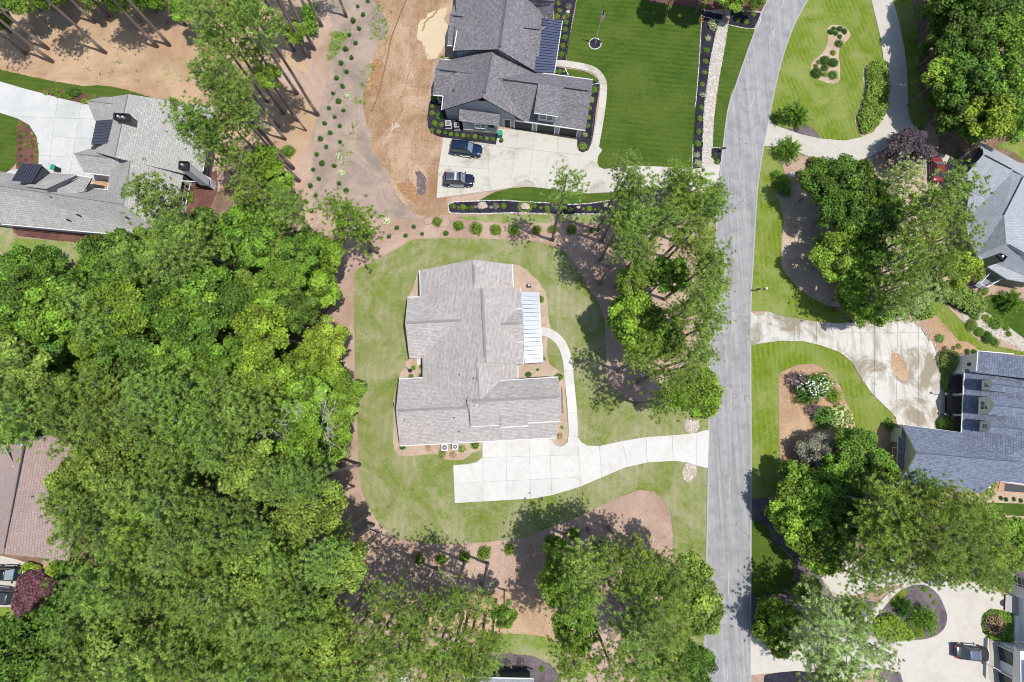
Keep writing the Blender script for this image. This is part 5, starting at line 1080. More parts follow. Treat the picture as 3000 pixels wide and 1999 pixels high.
pine_at(1240, 1795, 17, 2.0, 'pine', zc=15.5, kind='pineopen'); pine_at(1376, 1780, 17, 2, 'pine', zc=15.5, kind='pineopen'); pine_at(1075, 1736, 18, 2, 'pine', zc=15.5, kind='pineopen'); pine_at(1015, 1723, 18, 2, 'olive', zc=16, kind='pineopen')
T = tree
# crowns over the pine-foot zone between the left house and the planting strip
for a in [(600, 60, 66, 17, 'pine'), (680, 40, 60, 15, 'olive'), (640, 150, 66, 17, 'pine'), (735, 160, 56, 15, 'olive'), (785, 225, 42, 13, 'lime'), (700, 240, 40, 14, 'pine')]: T('pineopen' if a[4] != 'lime' else 'broad', *a)
for a in [(40, -15, 60, 6, 'green'), (130, -20, 50, 5, 'dark'), (345, -10, 46, 5, 'lime'), (430, -5, 50, 5, 'green'), (260, -25, 46, 5, 'olive'), (0, 60, 34, 4, 'dark'), (540, 20, 46, 6, 'green'), (870, 90, 36, 5, 'lime')]: T('broad', *a)
for a in [(560, 350, 70, 19, 'pine'), (650, 255, 64, 19, 'pine'), (600, 440, 56, 18, 'pine'), (700, 470, 66, 14, 'olive'), (775, 470, 54, 11, 'lime'), (815, 540, 46, 9, 'lime'), (730, 560, 60, 14, 'olive'), (690, 380, 50, 16, 'pine')]: T('broad' if a[4] == 'lime' else 'pineopen', *a)
T('pine', 460, 580, 85, 18, 'pine', label='pine leaning over the tan grey roof'); T('pine', 520, 660, 60, 17, 'pined')
# left woods
RW = [(670, [600, 700, 780]), (728, [340, 450, 560, 660, 760, 850]), (770, [40, 130, 300, 390, 500, 610, 720, 900]), (830, [60, 170, 260, 370, 470, 580, 690, 800, 925]), (905, [40, 150, 250, 350, 460, 560, 670, 770, 880]),
      (980, [30, 130, 240, 340, 450, 550, 660, 760, 850, 940]), (1065, [50, 150, 250, 360, 470, 560, 660, 770, 860, 925]), (1150, [30, 110, 220, 320, 420, 530, 630, 740, 840, 925]), (1225, [60, 230, 330, 430, 540, 640, 750, 860, 960]),
      (1310, [250, 350, 450, 560, 660, 780, 880, 960]), (1395, [200, 300, 400, 500, 610, 710, 820, 910]), (1480, [200, 300, 390, 500, 600, 700, 800, 900]), (1565, [230, 330, 430, 530, 630, 730, 830, 920]),
      (1650, [230, 320, 420, 520, 620, 730, 830, 940, 990]), (1735, [240, 330, 430, 530, 640, 740, 840, 930]), (1820, [240, 330, 430, 530, 640, 740, 840, 930]), (1905, [260, 360, 450, 560, 660, 760, 860, 950]), (1985, [200, 300, 400, 500, 610, 720, 820, 920])]
random.seed(21)
def left_tone(x, y):
    if x > 740 and 930 < y < 1400: return random.choice(['lime', 'lime', 'green', 'yellow'])
    if 50 < x < 240 and 850 < y < 1130: return random.choice(['blue', 'blue', 'green'])
    if y < 1100: return random.choice(['olive', 'green', 'lime', 'green', 'pine', 'dark']) if x > 230 else random.choice(['dark', 'green', 'olive'])
    return random.choice(['olive', 'pine', 'pine', 'pined', 'olive'])
for y, xs in RW:
    for x in xs:
        X, Y = x+random.uniform(-22, 22), y+random.uniform(-20, 20); t = left_tone(X, Y)
        if x < 170 and 1230 < y < 1800: continue
        if random.random() < (.04 if y < 1400 else .09): continue
        edge = X > 890 or (Y < 730)
        if t in ('pine', 'pined'): T('pine', X, Y, random.uniform(64, 84), random.uniform(15, 20), t)
        elif t == 'olive' and Y > 1100: T(random.choice(['pine', 'broad']), X, Y, random.uniform(62, 88), random.uniform(14, 19), t)
        else: T('broad', X, Y, random.uniform(50, 88), random.uniform(9, 17) if not edge else random.uniform(8, 11), t)
for a in [(60, 1900, 95, 13, 'dark'), (150, 1860, 80, 11, 'dark'), (-20, 1990, 90, 13, 'dark'), (120, 2010, 80, 12, 'dark'), (-10, 1230, 70, 11, 'dark'), (60, 1215, 50, 10, 'dark'), (915, 840, 42, 6, 'lime'), (760, 1010, 60, 9, 'dark'), (930, 1290, 45, 8, 'green')]: T('broad', *a)
T('broad', 1000, 1150, 56, 9, 'lime'); T('broad', 960, 1225, 60, 9, 'lime'); T('broad', 985, 1110, 40, 8, 'yellow')
# right of centre clump beside the road
for k, px, py, r, z, t in [('pineopen', 1830, 500, 58, 19, 'pine'), ('pineopen', 1885, 560, 70, 19, 'pine'), ('pine', 2015, 560, 80, 19, 'olive'), ('pine', 2075, 610, 62, 18, 'pine'), ('pine', 1950, 640, 60, 19, 'pine'), ('pine', 1870, 650, 66, 18, 'pine'), ('pineopen', 2020, 690, 78, 18, 'olive'),
                           ('pine', 1880, 740, 60, 16, 'pine'), ('broad', 1965, 800, 58, 10, 'green'), ('pine', 2080, 770, 66, 18, 'olive'), ('pine', 2095, 830, 50, 17, 'pine'), ('broad', 1850, 830, 48, 9, 'olive'), ('pine', 2055, 880, 70, 18, 'pine'), ('pine', 2075, 950, 58, 17, 'pine'), ('broad', 1890, 800, 42, 8, 'lime'),
                           ('broad', 1870, 950, 78, 10, 'lime'), ('broad', 1840, 900, 45, 8, 'green'), ('broad', 1945, 985, 62, 10, 'lime'), ('pine', 1990, 920, 50, 17, 'olive'), ('pineopen', 1885, 1050, 62, 15, 'olive'), ('pineopen', 1985, 1080, 88, 16, 'olive'), ('pine', 2050, 1040, 52, 15, 'pine'), ('broad', 2040, 1150, 70, 13, 'lime'), ('pineopen', 1955, 1170, 70, 15, 'lime'), ('broad', 2070, 1180, 42, 11, 'olive'), ('pine', 1985, 520, 52, 18, 'pine'), ('broad', 1900, 1010, 50, 9, 'green'), ('pine', 2100, 560, 40, 17, 'pine')]: T(k, px, py, r, z, t)
# bottom middle
for k, px, py, r, z, t in [('pineopen', 1135, 1750, 62, 16, 'olive'), ('pineopen', 1215, 1790, 68, 16, 'olive'), ('pineopen', 1320, 1770, 62, 17, 'olive'), ('pineopen', 1410, 1760, 40, 15, 'pine'), ('pineopen', 1080, 1850, 72, 16, 'olive'), ('pineopen', 1180, 1880, 78, 17, 'olive'), ('pineopen', 1290, 1890, 80, 17, 'olive'), ('pineopen', 1385, 1850, 66, 16, 'olive'), ('pineopen', 1440, 1900, 50, 15, 'pine'), ('pineopen', 1060, 1950, 78, 16, 'olive'),
                           ('pineopen', 1180, 1970, 75, 17, 'pine'), ('pineopen', 1310, 1975, 80, 17, 'olive'), ('pineopen', 975, 1880, 70, 16, 'olive'), ('broad', 1475, 1800, 34, 9, 'green'), ('pineopen', 1400, 1960, 50, 16, 'olive'), ('pineopen', 1000, 1990, 70, 16, 'olive'), ('pineopen', 985, 1620, 50, 13, 'green'), ('pineopen', 1000, 1560, 36, 12, 'green'),
                           ('broad', 1640, 1640, 50, 10, 'lime'), ('pine', 1700, 1660, 66, 16, 'pine'), ('pine', 1690, 1740, 74, 17, 'olive'), ('pine', 1785, 1640, 56, 16, 'pine'), ('pine', 1870, 1640, 66, 17, 'olive'), ('pine', 1955, 1680, 70, 16, 'olive'), ('broad', 2030, 1720, 72, 13, 'olive'), ('pine', 1920, 1760, 80, 17, 'olive'), ('broad', 2050, 1790, 58, 12, 'olive'), ('pine', 1830, 1720, 40, 15, 'pine'), ('broad', 1640, 1720, 50, 10, 'lime'),
                           ('pine', 1870, 1850, 75, 17, 'pine'), ('pine', 1960, 1850, 66, 16, 'olive'), ('broad', 1690, 1850, 62, 14, 'green'), ('pineopen', 1680, 1930, 72, 16, 'olive'), ('pineopen', 1790, 1950, 66, 16, 'olive'), ('pine', 1880, 1960, 62, 16, 'pine'), ('broad', 1975, 1930, 62, 12, 'dark'), ('broad', 2040, 1960, 52, 11, 'dark'), ('broad', 1760, 1600, 22, 6, 'lime'), ('pineopen', 1960, 1990, 60, 14, 'pine'), ('broad', 1620, 1600, 26, 5, 'dark')]: T(k, px, py, r, z, t)
# top right
for k, px, py, r, z, t in [('broad', 2765, 40, 60, 9, 'dark'), ('broad', 2830, 20, 80, 14, 'dark'), ('broad', 2930, 30, 80, 14, 'dark'), ('broad', 2765, 130, 50, 9, 'dark'), ('broad', 2840, 120, 86, 14, 'dark'), ('broad', 2940, 120, 80, 14, 'lime'), ('broad', 2770, 220, 62, 12, 'yellow'), ('broad', 2870, 220, 84, 14, 'dark'), ('broad', 2960, 230, 80, 14, 'lime'), ('broad', 2810, 300, 66, 11, 'dark'),
                           ('broad', 2900, 330, 84, 12, 'yellow'), ('broad', 2980, 350, 66, 12, 'lime'), ('broad', 2850, 370, 46, 9, 'dark'), ('broad', 2780, 350, 40, 8, 'dark'), ('broad', 3010, 80, 80, 14, 'lime'), ('broad', 2745, 290, 30, 6, 'dark'), ('broad', 2780, -40, 70, 10, 'dark'), ('broad', 2860, -60, 90, 14, 'dark'),
                           # big clump above the stained drive
                           ('broad', 2420, 530, 72, 11, 'dark'), ('broad', 2500, 530, 72, 12, 'dark'), ('broad', 2465, 600, 66, 11, 'dark'), ('broad', 2550, 560, 50, 11, 'green'), ('pineopen', 2640, 520, 58, 13, 'pale'), ('pineopen', 2790, 560, 84, 19, 'pine'), ('pineopen', 2730, 600, 64, 19, 'pine'), ('pineopen', 2700, 680, 76, 19, 'olive'), ('pineopen', 2790, 690, 76, 18, 'olive'), ('broad', 2560, 660, 70, 11, 'dark'), ('broad', 2500, 680, 56, 9, 'green'),
                           ('broad', 2455, 750, 68, 10, 'lime'), ('broad', 2560, 750, 56, 11, 'green'), ('pineopen', 2660, 770, 76, 18, 'olive'), ('pineopen', 2750, 780, 70, 17, 'olive'), ('broad', 2825, 790, 50, 9, 'yellow'), ('pineopen', 2610, 850, 70, 16, 'olive'), ('broad', 2520, 850, 62, 10, 'green'), ('pineopen', 2700, 860, 64, 16, 'pale'), ('broad', 2550, 910, 54, 9, 'green'), ('pineopen', 2640, 900, 50, 14, 'pale'), ('broad', 2480, 870, 30, 7, 'dark'), ('broad', 2600, 620, 50, 10, 'green'),
                           # lower right clump
                           ('broad', 2400, 1330, 56, 6, 'grey'), ('broad', 2530, 1330, 66, 9, 'green'), ('broad', 2580, 1375, 50, 8, 'green'), ('broad', 2470, 1380, 52, 8, 'green'), ('broad', 2350, 1440, 76, 11, 'lime'), ('broad', 2430, 1440, 70, 12, 'lime'), ('broad', 2510, 1430, 56, 10, 'dark'), ('broad', 2340, 1520, 70, 11, 'lime'), ('broad', 2420, 1530, 70, 12, 'green'), ('broad', 2410, 1600, 66, 11, 'lime'), ('pine', 2690, 1430, 54, 16, 'green'),
                           ('pine', 2770, 1470, 70, 17, 'olive'), ('pine', 2590, 1480, 76, 17, 'olive'), ('pine', 2680, 1500, 80, 18, 'olive'), ('pine', 2850, 1510, 66, 16, 'pine'), ('broad', 2500, 1510, 56, 11, 'dark'), ('pine', 2590, 1570, 80, 17, 'olive'), ('pine', 2700, 1590, 86, 18, 'olive'), ('pine', 2800, 1570, 76, 17, 'pine'), ('pine', 2890, 1590, 66, 16, 'olive'), ('broad', 2940, 1560, 60, 8, 'lime'), ('pine', 2830, 1660, 66, 16, 'olive'), ('pine', 2760, 1670, 52, 16, 'olive'), ('pine', 2900, 1680, 52, 14, 'pine'),
                           ('broad', 2960, 1620, 44, 7, 'olive'), ('pineopen', 2530, 1640, 64, 13, 'olive'), ('pineopen', 2620, 1650, 60, 14, 'olive'), ('pineopen', 2540, 1700, 56, 12, 'olive'), ('pineopen', 2680, 1670, 44, 14, 'olive'), ('broad', 2365, 1730, 40, 7, 'olive'), ('pineopen', 2415, 1800, 66, 12, 'pale'), ('pineopen', 2510, 1800, 60, 12, 'olive'), ('pineopen', 2390, 1900, 74, 12, 'pale'), ('pineopen', 2490, 1920, 84, 12, 'pale'), ('pineopen', 2570, 1900, 56, 11, 'pale'), ('pineopen', 2440, 1980, 66, 12, 'olive'), ('broad', 2278, 1830, 58, 7, 'lime'), ('broad', 2290, 1880, 42, 6, 'green')]: T(k, px, py, r, z, t)
T('broad', 2668, 432, 62, 6, 'purple', label='purple leaved tree where the loop drive meets the stained court', name='plum_tree')
T('broad', 2075, -45, 56, 6, 'dark'); T('broad', 1985, -60, 50, 7, 'green'); T('broad', 2150, -12, 44, 4, 'lime'); T('broad', 2215, -20, 40, 4, 'green')
# fountain-like small trees by the loop drive
def spraytree(px, py, rpx, h, tone, label, name='ornamental_tree'):
    c = P(px, py, h*.55); R = rpx*(CH-h)/1431; root = empty(name, (c.x, c.y, 0)); o = link('crown', random.choice(SPRAY), root); o.location = (0, 0, h*.35); o.scale = (R, R, h*.62); col = TONES[tone]; o.color = (*col, 1)
    o2 = link('crown', random.choice(SPRAY), root); o2.location = (0, 0, h*.2); o2.scale = (R*.9, R*.9, h*.6); o2.rotation_euler = (0, 0, 1.3); o2.color = (col[0]*.8, col[1]*.85, col[2], 1)
    m = MB()
    for i in range(7): a = i*.9; m.tube((0, 0, 0), (.35*R*math.cos(a), .35*R*math.sin(a), h*.6), .06, .03, n=5)
    m.build('trunk', M['bark'], root); tag(root, label, 'tree', 'feathery small trees'); return root
spraytree(2342, 326, 56, 3.6, 'green', 'feathery green small tree at the lower left of the striped lawn'); spraytree(2287, 338, 30, 2.4, 'dark', 'smaller feathery bush left of the feathery tree, by the road')
spraytree(2318, 430, 54, 3.6, 'green', 'feathery green small tree below the loop drive entrance'); spraytree(2722, 1820, 46, 2.6, 'green', 'spiky green clump in the teardrop island')
spraytree(2298, 528, 34, 1.6, 'lime', 'soft light green grass clump beside the road verge', 'ornamental_grass'); spraytree(2305, 556, 28, 1.4, 'blue', 'soft blue green grass clump below the light green one', 'ornamental_grass'); spraytree(2278, 512, 24, 1.2, 'green', 'small grass clump above the light green one', 'ornamental_grass')
spraytree(2655, 1785, 34, 2.2, 'conifer', 'dark spiky palm-like clump in the teardrop island'); spraytree(2975, 880, 46, 3.2, 'green', 'dark green leafy bush below the deck of the pale roofed house')
# dead tree
def dead_tree(px, py, zc, spread, label):
    c = P(px, py, zc); root = empty('dead_tree', (c.x, c.y, 0)); tk = MB(); tk.tube((0, 0, 0), (.2, 0, 7), .28, .2, n=8); tk.tube((.2, 0, 7), (.1, .2, zc-1.), .2, .13, n=8); tk.build('trunk', M['barkw'], root)
    def br(m, p, d, L, r, dep):
        q = p+d*L; mid = (p+q)/2+Vector((random.uniform(-.12, .12), random.uniform(-.12, .12), random.uniform(-.05, .12)))*L; m.tube(p, mid, r, r*.8, n=5, cap=False); m.tube(mid, q, r*.8, r*.55, n=5, cap=False)
        if dep:
            for k in range(3 if dep > 1 else 4):
                dd = (d+Vector((random.uniform(-1.2, 1.2), random.uniform(-1.2, 1.2), random.uniform(-.25, .4)))).normalized(); br(m, mid.lerp(q, random.uniform(.1, 1)), dd, L*random.uniform(.45, .75), r*.5, dep-1)
    for i in range(9):
        m = MB(); a = i*.75+random.uniform(-.2, .2); L = spread*random.uniform(.3, .85)*(1+.5*abs(math.cos(a))); br(m, Vector((.1, .1, zc-random.uniform(.8, 4.5))), Vector((math.cos(a), math.sin(a)*.8, random.uniform(.1, .5))).normalized(), L, .075, 3); m.build('branch', M['barkw'], root)
    tag(root, label, 'tree')
random.seed(5); dead_tree(2465, 1880, 11, 2.6, 'pale branches spreading through the feathery tree by the cream forecourt'); dead_tree(905, 1258, 14.5, 3.6, 'bare pale grey dead tree sticking out of the left woods'); dead_tree(760, 1240, 16, 2.4, 'smaller bare dead tree left of the big dead tree')
# fallen / leaning trunks that show at the wood edge
for a, b, za, zb, lb in (((953, 965), (835, 903), .15, 9, 'thick leaning trunk at the edge of the woods beside the central lawn'), ((1868, 1122), (1925, 1085), .1, 4.6, 'short leaning grey trunk at the tip of the clump by the road'), ((2455, 832), (2662, 748), .1, 13, 'long bare pine trunk leaning out of the right hand straw bed')):
    p, q = P(*a, za), P(*b, zb); m = MB(); m.tube(p, p.lerp(q, .5)+Vector((.1, .1, 0)), .27, .22, n=9); m.tube(p.lerp(q, .5)+Vector((.1, .1, 0)), q, .22, .16, n=9); o = m.build('tree_trunk', M['bark'], None, True); tag(o, lb, 'tree trunk')
# ------------------------------------------------------------------ labels for the trees
LM = {'the tan roofed house': (300, 480), 'the brown roofed house': (90, 1450), 'the planting strip': (960, 300), 'the dead tree': (860, 1262), 'the central house': (1390, 1030), 'the muddy puddle': (1270, 90), 'the long black bed': (1560, 610), 'the river rock strip': (2095, 250),
      'the loop drive': (2560, 250), 'the pale roofed house': (2950, 620), 'the white front walk': (1680, 1100), 'the oval island': (2633, 1075), 'the blue roofed house': (2850, 1250), 'the teardrop island': (2680, 1830), 'the white house': (2960, 1780), 'the dark bottom house': (1500, 1980),
      'the purple shrub mass': (120, 1735), 'the upper bush row': (1300, 665), 'the lower bush row': (1370, 1630), 'the white driveway': (1600, 1400), 'the large straw bed': (2330, 1200), 'the rounded hedge': (2820, 880), 'the purple leaved tree': (2668, 432), 'the puddled soil': (1180, 420), 'the parked sedan': (2845, 1912), 'the road': (2140, 1600), 'the wet soil patch': (1230, 545), 'the mailbox by the drive': (2070, 1224), 'the leaning trunk': (953, 963)}
TN = {'olive': 'olive green', 'green': 'mid green', 'dark': 'dark green', 'yellow': 'yellow green', 'lime': 'bright green', 'blue': 'bluish green', 'pale': 'pale grey green', 'pine': 'deep green', 'pined': 'dark', 'purple': 'purple', 'grey': 'thin greyish', 'plum': 'plum'}
groups = {}
for rec in TREES:
    root, px, py, kind, tone, label, cat, grp = rec
    if label and not label.startswith('tall pine'): key = (label,)
    else:
        c = root.location; u = ''
        nmL = min(LM, key=lambda n: math.dist(LM[n], (px, py))); dx, dy = px-LM[nmL][0], py-LM[nmL][1]
        dirn = ('above' if dy < 0 else 'below') if abs(dy) > 2*abs(dx) else ('left of' if dx < 0 else 'right of') if abs(dx) > 2*abs(dy) else ('upper left of' if dy < 0 and dx < 0 else 'upper right of' if dy < 0 else 'lower left of' if dx < 0 else 'lower right of')
        kd = {'pine': 'needle crowned pine', 'pineopen': 'thin crowned pine', 'broad': 'broadleaf tree', 'pine_foot': 'pine with bare trunk showing'}[kind]
        key = (TN[tone], kd, dirn, nmL)
    groups.setdefault(key, []).append(rec)
ORD = ['leftmost', 'second from left', 'third from left', 'fourth from left', 'fifth from left', 'sixth from left', 'seventh from left', 'eighth from left', 'ninth from left', 'tenth from left', 'eleventh from left', 'twelfth from left']
for key, rs in groups.items():
    rs.sort(key=lambda r: r[1])
    for i, r in enumerate(rs):
        base = key[0] if len(key) == 1 else '%s %s %s %s' % key
        base = base.replace('pine with bare trunk showing', 'pine with bare trunk').replace('needle crowned pine', 'pine')
        if len(rs) > 1: base += ', '+(ORD[i] if i < len(ORD) else 'number %d from left' % (i+1))
        tag(r[0], base, 'tree', 'trees of the woods and clumps')
# ragged grass blades along every lawn edge
def edge_tufts():
    by = {}
    for w, mat, z in LAWNS:
        for i in range(len(w)):
            a, b = Vector(w[i]), Vector(w[(i+1) % len(w)]); L = (b-a).length
            if L > 40: continue
            for k in range(int(L/.10)):
                p = a.lerp(b, random.random())+Vector((random.gauss(0, .09), random.gauss(0, .09))); by.setdefault(mat.name, []).append((p.x, p.y, z+random.uniform(.0, .05)))
    cols = {'dry_lawn': (.13, .16, .035), 'deep_green_lawn': (.04, .085, .010), 'striped_lawn': (.11, .16, .014), 'straight_striped_lawn': (.11, .16, .014), 'patchy_lawn': (.14, .19, .035)}
    for nm, P_ in by.items():
        P_ = np.array(P_); me = leafmesh('grass_fringe', P_, rng.normal(0, .7, (len(P_), 3))+np.array([0, 0, .7]), .16*rng.uniform(.5, 1.3, len(P_)), .3, y=np.full(len(P_), .3)); o = link('grass_fringe', me); o.color = (*[c/1.4 for c in cols[nm]], 1); tag(o, 'ragged grass blades fringing the '+nm.replace('_', ' '), kind='stuff')
edge_tufts()
# understorey
def scatter(name, label, polys, n, h0, h1, size, tone, holes=None):
    P_ = []
    ws = [[W2(*p) for p in q] for q in polys]
    def inside(w, x, y):
        ins = False
        for i in range(len(w)):
            (x1, y1), (x2, y2) = w[i], w[(i+1) % len(w)]
            if (y1 > y) != (y2 > y) and x < (x2-x1)*(y-y1)/(y2-y1)+x1: ins = not ins
        return ins
    for w in ws:
        xs = [p[0] for p in w]; ys = [p[1] for p in w]; k = 0; t = 0
        while k < n//len(ws) and t < n*3:
            t += 1; x, y = random.uniform(min(xs), max(xs)), random.uniform(min(ys), max(ys))
            if inside(w, x, y):
                hh = random.uniform(h0, h1); cx = random.uniform(.3, .9)
                for q in range(26): a = rng.normal(0, cx*.6, 3); P_.append((x+a[0], y+a[1], max(.03, hh+a[2]*.6)))
                k += 1
    P_ = np.array(P_); me = leafmesh(name, P_, rng.normal(0, .5, (len(P_), 3))+np.array([0, 0, 1]), size*rng.uniform(.6, 1.4, len(P_)), .8, y=rng.random(len(P_))*.6+.08); o = link(name, me); o.color = (*TONES[tone], 1); tag(o, label, kind='stuff'); return o
scatter('undergrowth', 'low undergrowth on the floor of the left woods', [pl('S: 40 800 350 720 560 700 800 640 900 760 930 900 900 960 940 1060 900 1200 950 1330 900 1500 850 1650 900 1850 900 2000 -100 2000 -100 1850 180 1830 190 1640 170 1290 -60 1240 -60 900')], 2300, .3, 3.5, .4, 'dark')
scatter('undergrowth', 'low undergrowth beside the top right trees', [pl('S: 2700 0 2720 300 2850 400 3050 420 3050 -60 2700 -60')], 300, .3, 2.5, .4, 'dark')
scatter('undergrowth', 'undergrowth inside the right hand clump', [pl('S: 2360 500 2480 480 2650 560 2800 640 2820 800 2700 930 2560 930 2420 800')], 220, .2, 2., .35, 'green')
scatter('weeds', 'scattered weeds on the sparse planting strip', [pl('10: 1080 20 1260 20 1240 280 1100 560 1020 900 950 1050 700 1500 820 1560 1000 1300 960 1000 850 980 1040 500'), pl('10: 700 300 850 300 700 560 660 560')], 110, .03, .12, .16, 'lime')
scatter('undergrowth', 'sparse leafy scrub around the upper left pines', [pl('00: 850 0 1600 0 1600 150 1200 100 900 80 600 60 300 60'), pl('10: 430 130 560 100 560 380 480 300')], 120, .3, 1.6, .3, 'green')
scatter('undergrowth', 'small sprouts on the orange straw', [pl('00: 600 560 1700 560 1800 860 1200 800 700 720')], 26, .05, .2, .12, 'green')
# ------------------------------------------------------------------ clods, sticks and needles lying on the open ground
def debris(name, label, poly, n, r0, r1, mat):
    w = [W2(*p) for p in poly]; xs = [p[0] for p in w]; ys = [p[1] for p in w]; mbx = MB(); k = 0
    while k < n:
        x, y = random.uniform(min(xs), max(xs)), random.uniform(min(ys), max(ys)); ins = False
        for i in range(len(w)):
            (x1, y1), (x2, y2) = w[i], w[(i+1) % len(w)]
            if (y1 > y) != (y2 > y) and x < (x2-x1)*(y-y1)/(y2-y1)+x1: ins = not ins
        if not ins: continue
        k += 1; r = r0+(r1-r0)*random.random()**3
        if random.random() < .3: a = random.uniform(0, 3.14); L = r*random.uniform(3, 7); mbx.tube((x, y, .05), (x+L*math.cos(a), y+L*math.sin(a), .07), .018, n=3, m=1)
        else: octa(mbx, (x, y, .02), r, 0, .5)
    tag(mbx.build(name, [M[mat], M['bark']]), label, kind='stuff')
debris('soil_clods', 'clods, stones and sticks on the bare soil', pl('10: 1230 20 1450 20 1480 400 1600 500 1560 1000 1680 1290 11: 1700 350 1450 350 1200 150 10: 1050 1250 1000 1000 1100 500 1230 250'), 1500, .03, .16, 'soil')
debris('ground_litter', 'sticks and small clods on the planting strip', pl('10: 700 250 1100 250 950 900 1050 1250 1200 1568 11: 1200 100 1500 400 1100 420 450 400 400 50 10: 560 1100'), 900, .02, .09, 'scrub')
debris('ground_litter', 'sticks and cones on the straw round the central lawn', pl('11: 900 780 1000 650 680 650 700 1500 12: 680 100 840 900 800 1300 900 1560 13: 900 300 1500 420 2352 560 23: 400 150 1450 0 1470 250 600 500 13: 1800 700 850 400 850 100 12: 1040 1568 900 900 900 0 11: 890 1000'), 900, .02, .09, 'straw')
debris('ground_litter', 'sticks and cones on the orange straw', pl('00: 0 560 500 600 1700 500 1800 900 1100 810 300 690'), 500, .02, .09, 'orange')
# ------------------------------------------------------------------ shrubs
C10 = [(1028, 10), (935, 60), (983, 135), (893, 192), (947, 265), (858, 322), (915, 397), (823, 452), (877, 530), (782, 580), (833, 660), (740, 718), (795, 793), (708, 860), (758, 930), (670, 995), (802, 1015), (723, 1075), (631, 1135), (770, 1158), (683, 1220), (592, 1275), (773, 1305), (645, 1350), (558, 1420), (605, 1500), (720, 1525), (525, 1560)]
C11 = [(577, 75), (500, 140), (763, 118), (548, 228), (828, 185), (458, 287), (510, 370), (428, 437), (470, 507), (380, 575), (580, 598), (640, 655), (490, 665), (788, 645)]
al = [zz('10', *p) for p in C10]+[zz('11', *p) for p in C11]
al.sort(key=lambda p: p[1])
num = ['first', 'second', 'third', 'fourth', 'fifth', 'sixth', 'seventh', 'eighth', 'ninth', 'tenth', 'eleventh', 'twelfth', 'thirteenth', 'fourteenth', 'fifteenth', 'sixteenth', 'seventeenth', 'eighteenth', 'nineteenth', 'twentieth']
def ordw(i): return num[i] if i < 20 else 'twenty '+num[i-20] if i < 39 else ('fortieth', 'forty first', 'forty second', 'forty third')[i-39]
for i, p in enumerate(al): shrub(*p, random.uniform(.33, .46), 'conifer', 'small dark young conifer bush on the planting strip, %s from the top' % ordw(i), 2, 'conifer_bush', 'shrub', 'young conifers on the planting strip', .75)
for k, p, r, lab in (('10', (841, 873), .6, 'small bush with white blossom among the upper young conifers'), ('10', (755, 1440), .6, 'white blossoming bush on the lower planting strip'), ('11', (783, 20), .6, 'white blossoming bush right of the conifer row'), ('11', (1195, 460), .55, 'white blossoming bush right of the leaning pine')): 
    shrub(*zz(k, *p), r, (.45, .47, .3), lab, 3, 'flowering_shrub', 'shrub', 'white flowering shrubs', .7)
sm = [(1295, 525), (1449, 515), (1223, 605), (1374, 598), (1527, 582), (1745, 578)]
for i, p in enumerate(sm): shrub(*zz('11', *p), random.uniform(.34, .42), 'conifer', 'small dark conifer bush below the soil, %s from the left' % ordw(i), 2, 'conifer_bush', 'shrub', 'small conifers above the central lawn', .7)
big = [('11', 1662, 463, 1.35), ('11', 1860, 500, 1.4), ('11', 2025, 523, 1.6), ('11', 2203, 537, 1.5), ('21', 20, 540, 1.4), ('21', 230, 540, 1.25), ('21', 380, 535, 1.25), ('21', 548, 538, 1.35), ('21', 735, 550, .8)]
for i, (k, x, y, r) in enumerate(big): shrub(*zz(k, x, y), r*.62, 'lime' if i != 8 else 'conifer', 'large round green bush above the central lawn, %s from the left' % ordw(i), 1, 'round_bush', 'shrub', 'upper row of round bushes', 1.25)
for i, (k, x, y, r) in enumerate([('13', 1497, 440, 1.1), ('13', 1702, 445, 1.25), ('13', 1915, 420, 1.3), ('13', 2095, 388, 1.6), ('13', 2330, 350, 1.35), ('23', 365, 270, 1.35), ('23', 568, 205, 1.4)]): shrub(*zz(k, x, y), r*.62, 'lime' if i in (2, 3, 4) else 'green', 'round yellow green bush below the central lawn, %s from the left' % ordw(i), 1, 'round_bush', 'shrub', 'lower row of round bushes', 1.1)
shrub(*zz('10', 290, 1385), 1.1, 'green', 'round green bush alone on the straw beside a pine', 1, 'round_bush', 'shrub', None, .9)
# central house planting
for i, (k, x, y, r, t, lb) in enumerate([('12', 1447, 247, .45, 'lime', 'small green shrub nearest the black planter'), ('12', 1515, 232, .4, 'green', 'small green shrub under the white door pad'), ('12', 1425, 322, .5, 'lime', 'small green shrub at the bottom of the side nook'), ('12', 1512, 318, .45, 'green', 'small green shrub in the corner of the side nook'),
    ('12', 1345, 975, .55, 'conifer', 'dark shrub at the lower left corner of the central house'), ('12', 1580, 983, .55, 'brown', 'reddish green shrub between corner shrub and air conditioners'), ('12', 1708, 1038, .7, 'olive', 'loose shrub below the left air conditioner'), ('12', 1808, 1045, .6, 'brown', 'reddish shrub below the right air conditioner'), ('12', 1893, 990, .65, 'olive', 'shrub right of the air conditioners'), ('12', 2012, 955, .8, 'green', 'wide green shrub left of the garage apron'),
    ('21', 266, 1182, .65, 'green', 'dark shrub at the upper right of the metal porch roof'), ('22', 150, 305, .6, 'conifer', 'dark leafy shrub below the metal porch roof'), ('22', 235, 262, .3, 'green', 'tiny shrub right of the dark leafy shrub'), ('22', 430, 330, .8, 'green', 'green shrub at the corner beside the walkway'), ('22', 297, 160, .35, 'box', 'small pale shrub beside the metal porch roof edge'),
    ('22', 440, 872, .5, 'brown', 'thin reddish plant in the rounded bed by the garage'), ('22', 460, 790, .35, 'olive', 'thin small plant above the rounded bed end')]):
    shrub(*zz(k, x, y), r*.8, t, lb, 3 if t in ('brown', 'olive', 'box') else 1, 'shrub', 'shrub', 'shrubs round the central house', .8, core=t not in ('brown', 'olive'))
for k in (): pass
